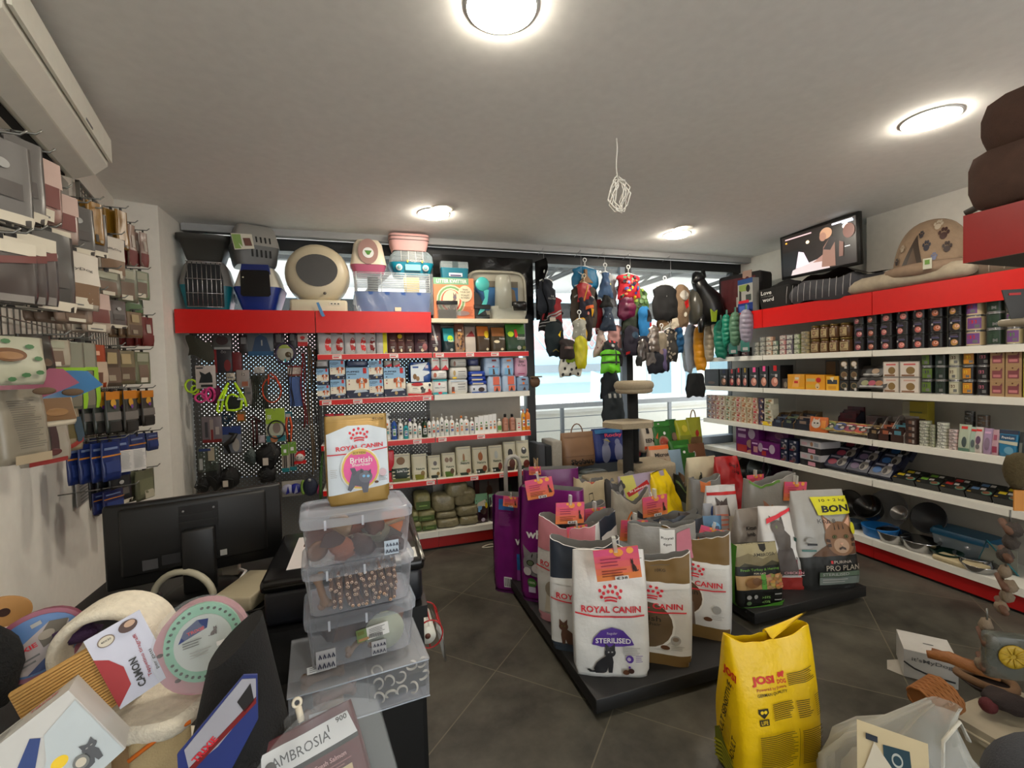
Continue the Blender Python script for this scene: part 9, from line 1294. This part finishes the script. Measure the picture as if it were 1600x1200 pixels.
amb=[R(-1,.0,1,.70,(.30,.06,.09)),R(-1,.68,1,.72,(.04,.04,.045)),G([(-1,.72),(1,.72),(.9,.93),(-.9,.93)],(.78,.79,.80)),X('AMBROSIA',-.15,.82,.085,(.25,.26,.28),1.2,.0),E(-.78,.79,.12,.06,(.14,.12,.11)),X('1',.45,.87,.06,'blk'),X('900',.75,.90,.045,'blk',.24),X('Beef & Fresh Salmon',.18,.62,.04,(.72,.55,.55),1.0),R(.05,.40,.75,.52,(.70,.62,.48)),X('11.75',.35,.46,.07,'blk',.5),R(.0,.26,.65,.39,(.72,.70,.64)),X('1 kg.',.32,.325,.06,'blk',.4),R(-.6,.50,-.15,.62,(.6,.55,.48))]+lines(-.1,.58,.8,2,.025,(.5,.3,.3),.4)
q=MB();bag(q,.17,.05,.19,M((.30,.06,.09),.3),amb,seed=9,nu=14,nv=14,L=.02,crk=.004);q.build('bag',t);q=MB();fl=M((.85,.87,.88),.12,kind='film',spec=.2);q.grid(lambda u,v:(-.13+.26*u,-.035+.012*math.sin(u*8+v*3)-.01,-.02+.235*v*(1-.25*abs(2*u-1.25)**2)),20,10,fl);q.grid(lambda u,v:(-.13+.26*u,.03,-.02+.24*v*(1-.25*abs(2*u-1.25)**2)),20,6,fl);q.build('zip_bag',t);q=MB();q.tube([(0,-.02,.20),(.0,-.02,.225)],.006,M('off',.3),8);q.tube([(.007*math.cos(a),-.02,.232+.007*math.sin(a))for a in[2*PI*i/12 for i in range(12)]],.003,M('off',.3),5,closed=True);q.build('clip',t)
# ================================================================ right foreground
x0=2.115;t=T('shelf_unit','nearest shop shelf unit at the right picture edge with red header and pale base','shelf',(x0,.45,0),RZR);BEI=M((.62,.58,.50),.5);w_=.68;wh_=-.60
q=MB();q.box(wh_,w_,.40,.42,.1,2.0,GRYP);q.build('back_panel',t);q=MB();q.box(-w_,w_,0,.40,.145,.165,BEI);q.box(-w_,w_,-.012,0,.12,.172,BEI);q.box(-w_,w_,-.016,-.012,.14,.146,M((.8,.75,.65),.4));q.build('base_shelf',t);q=MB();q.box(-w_,w_,.0,.015,.025,.12,M((.58,.54,.46),.5));q.box(-w_,w_,.05,.06,0,.025,M('blk',.7));q.build('kickboard',t)
q=MB();q.box(wh_,w_,-.065,-.05,1.882,2.05,M((.62,.12,.11),.35));q.box(wh_,w_,-.05,.40,1.882,1.90,M((.14,.13,.12),.6));q.build('header_panel',t)
for px,py in((1552,507),(1600,662),(1592,790),(1596,1000)):
 p=at(px,py,x=x0+.02);y_=p.y;q=MB();q.rbox(wh_+.03+max(0,1.05-y_),w_,-.03,.40,p.z-.012,p.z+.012,BEI,.01);q.build('shelf',t)
q=MB();q.rbox(-.20,.2,-.18,.16,0,.22,M((.33,.24,.20),.9,kind='cloth'),.07);q.rbox(-.18,.2,-.17,.15,.17,.40,M((.32,.23,.19),.9,kind='cloth'),.09);q.build('pet_cushion',label='big dark brown pet cushions piled on the nearest red header',cat='pet bed',loc=(x0+.1,.86,2.05),rz=RZR)
q=MB();q.grid(lambda u,v:(-.1+.3*u,.03*math.sin(u*8),.18*v*(1-.5*abs(2*u-1))+.02*math.sin(u*13)),12,8,M((.62,.64,.6),.15,kind='film',spec=1.));q.build('plastic_bag',label='crumpled clear plastic bag on top of the brown cushions',cat='bag',loc=(x0+.1,.82,2.455),rz=RZR)
q=MB();q.tube([(0,0,0),(.05,-.25,.10)],.012,M((.3,.28,.26),.5),6);q.build('handle_bar',label='dark short rod beside the brown pet cushions',cat='rod',loc=at(1508,334,x=2.17))
bx_=at(1412,1056,z=0);t=T('cardboard_box','white cardboard box with curved line and lettering alone on the floor','box',(bx_.x,bx_.y,0),math.radians(-50));e=at(1490,1080,z=0);bw=(e-bx_).length+.02;bh=.135
q=MB();q.box(0,bw,0,.19,0,bh,M((.70,.69,.67),.55));print_on(q,[X("it'sMyDog",.05,.70,.18,(.36,.36,.37),1.5,.01),band([(-1,.56),(-.6,.38),(0,.26),(.9,.22)],.03,(.2,.2,.21))],lambda x,z,l:(x+bw*.5,-.001-l,z),bw*.5,bh);print_on(q,[R(-.1,.55,.3,.6,'mgr')],lambda x,z,l:(x+bw*.5,z,bh+l),bw*.5,.17);q.build('carton',t);q=MB();q.add([(-.06,.02,.002),(0,-.004,.002),(0,.14,.002),(-.05,.1,.006)],[(0,1,2,3)],M((.6,.58,.54),.6));q.build('flap',t)
zb=.173;bp=lambda px,py,x=None:at(px,py,x=x or x0+.12)
q=MB();wk2=M((.55,.34,.15),.7);p=at(1462,1060,x=2.02)
for i in range(13):q.tube([(.062*math.cos(a)*(1-.0*i),.062*math.sin(a),-.05+.008*i+.003*math.sin(a*9+PI*i))for a in[2*PI*k/28 for k in range(28)]],.006,wk2,5,closed=True)
q.lathe([(.058,-.052),(.001,-.05)],wk2,20,cap=False);o=q.build('wicker_basket',label='tan wicker basket lying on the pale base beside the white box',cat='basket',loc=(p.x,p.y,zb+.075));o.rotation_euler=(.4,1.2,.3)
q=MB();q.tube([(-.09,0,0),(-.03,.01,.012),(.04,0,.01),(.1,.01,0)],[.014,.022,.02,.012],M((.52,.32,.14),.6,bump=1.),8);q.tube([(-.08,.03,.0),(.09,.035,.008)],[.016,.014],M((.46,.27,.12),.6,bump=1.),8);q.build('wooden_chew',label='brown wooden chew roots lying on the wicker basket',cat='dog chew',loc=at(1500,1040,x=2.03),rz=-1.2)
def bp2(px,py,z):p=at(px,py,z=z);return Vector((max(p.x,x0+.07),p.y,z))
q=MB();m=M((.16,.115,.105),.85,kind='cloth');q.tube([(.085*math.cos(a),.055*math.sin(a),.035+.006*math.sin(2*a))for a in[2*PI*i/24 for i in range(24)]],.016,M((.44,.33,.23),.9,kind='cloth'),8,closed=True);q.lathe([(.05,0),(.088,.03),(.084,.034),(.05,.01)],m,22);q.build('toy_basket',label='oval dark basket with tan rim holding small toys on the pale base',cat='basket',loc=bp2(1540,1075,zb),rz=-1.)
q=MB();q.ball((0,0,.045),.05,m,14,(1.5,1.,.7),.5,3);q.build('plush_toy',label='dark brown plush toy in front of the oval basket',cat='dog toy',loc=bp2(1575,1115,zb),rz=-.9);q=MB();q.ball((0,0,.03),.028,M((.30,.05,.07),.8,kind='cloth'),12);q.build('toy_ball',label='dark red toy ball behind the oval basket',cat='dog toy',loc=(x0+.12,1.06,zb))
rp_=M((.46,.40,.33),.9,kind='cloth');wd=M((.36,.24,.17),.7)
def dangle(d,px,top,bot,x,parts,m=rp_):
 a,b_=at(px,top,x=x),at(px,bot,x=x);L_=a.z-b_.z;q=MB();q.tube([(0,0,L_+.04),(0,.0,L_)],.003,STL,5)
 for k in range(parts):
  z=L_*(k+.5)/parts;q.ball((.01*math.sin(k*2.3),.01*math.cos(k*1.7),z),L_/parts*.55,m,10,(.8,.8,1),.35,k)
  if k%2==0:q.tube([(-.045,.0,z),(.045,.02,z+.012)],.011,wd,8)
 q.build('rope_toy',label=d,cat='dog toy',loc=(x,a.y,b_.z),rz=.4)
dangle('grey rope and wood chew toy hanging at the near shelf end',1572,885,960,2.08,4);dangle('grey bird shaped feather toy above the rope chew toy',1578,815,880,2.08,3,M((.24,.21,.19),.9,kind='fur'));dangle('tan rope toy hanging below the shelf end',1542,968,1050,2.04,4)
q=MB();p=at(1575,1020,x=2.06);q.rbox(-.07,.05,-.02,.02,-.09,.07,M((.36,.37,.34),.15,kind='film',spec=1.2),.015);q.lathe([(.026,-.024),(.040,-.026),(.040,-.022)],M((.66,.54,.12),.5),20,axis='y')
for i in range(9):a=2*PI*i/9;q.tube([(.008*math.cos(a),-.025,.008*math.sin(a)),(.036*math.cos(a),-.025,.036*math.sin(a))],.003,M((.66,.54,.12),.5),5)
q.build('toy_pack',label='clear pack with a yellow wheel shaped toy at the right edge',cat='dog toy',loc=p,rz=-.6)
q=MB();p=at(1590,735,x=2.1);q.ball((0,0,0),.045,M((.30,.26,.16),.95,kind='fur'),12,(.8,.8,1.3),.4,6);q.box(-.03,.03,-.035,-.03,-.13,-.06,M((.72,.46,.06),.5));q.build('feather_toy',label='olive feather toy on a yellow card at the right edge',cat='cat toy',loc=p,rz=-.6)
q=MB();p=at(1582,480,x=2.1);q.prism([(-.03,.06),(.04,.06),(.055,-.06),(.0,-.06)],-.002,.002,M((.20,.19,.18),.5));q.box(-.012,.02,-.004,-.002,.04,.048,M('red',.5));q.build('hang_card',label='dark grey ribbed hang card in front of the tins at the right edge',cat='card',loc=p,rz=-.6)
t=T('plastic_sack','crumpled clear plastic sack with a cream and teal paper label, bottom right','bag',(1.62,.98,.0),-.95);FM=M((.80,.80,.77),.16,kind='film',spec=.62)
prof=[(0,.19),(.10,.22),(.2,.21),(.28,.16),(.34,.10),(.42,.05),(.47,.035)]
q=MB();q.grid(lambda u,v:(lambda a,k:(prof[int(k)][1]*(1+.12*math.sin(5*a+v*6)+.08*math.sin(11*a))*math.cos(a)*1.05+.10*v*v,prof[int(k)][1]*.8*(1+.12*math.sin(4*a+v*5))*math.sin(a),prof[int(k)][0]))(2*PI*u,v*6),44,6,FM,closed=True);q.tube([(.09,-.05,.02+.06*i)if i<7 else(.13+.02*(i-7),-.02,.44-.05*(i-7))for i in range(9)],.011,M((.85,.84,.80),.5),6,flat=.4);q.build('film',t)
q=MB();q.ball((0,0,.12),.15,M((.62,.60,.56),.6),16,(1.1,.8,.75),.2,3);q.build('contents',t)
q=MB();lf=lambda x,z,l:(x,-.205-l+.5*(z-.15)*(z-.15)+.25*(z-.1),z);q.grid(lambda u,v:lf(-.12+.17*u,.13+.26*v,0),8,8,M((.78,.72,.58),.5));print_on(q,[G([(-.2,.3),(.75,.3),(.75,.55),(.55,.45),(.5,.75),(-.25,.72)],(.06,.22,.28)),E(.15,.58,.16,.09,(.7,.72,.7)),E(.15,.58,.12,.06,(.06,.22,.28)),G([(-.9,.2),(-.5,.72),(.6,.15),(.5,.05)],'off'),R(-.75,.72,-.4,.8,(.12,.16,.22)),G([(.3,.2),(.8,.2),(.8,.3)],'crim')],lambda x,z,l:lf(x*.7-.035,z+.215,l+.001),.12,.19,.03,.002);q.build('paper_label',t)
q=MB();q.grid(lambda u,v:(-.24+.27*u,-.27+.05*math.sin(u*7),.02+.22*v*(1-.75*u)+.02*math.sin(u*11)),14,8,M((.80,.80,.77),.18,kind='film',spec=1.2));q.build('loose_film',t)
q=MB();q.ball((0,0,0),.10,M((.21,.22,.24),.8,kind='cloth'),16,(1,1,1),.1,3);q.build('grey_sack',label='dark grey rounded fabric corner at the bottom right picture edge',cat='pet bed',loc=far(1650,1245,.85))
q=MB();p=at(775,851,z=.006);q.tube([(.07*math.cos(a)-.02*math.sin(2*a),.03*math.sin(a),.005)for a in[2*PI*i/22 for i in range(18)]]+[(.12,.05,.005)],.004,M('off',.5),6);q.build('cable',label='loop of white cable on the floor beside the narrow purple sack',cat='cable',loc=(p.x-.05,p.y,0))
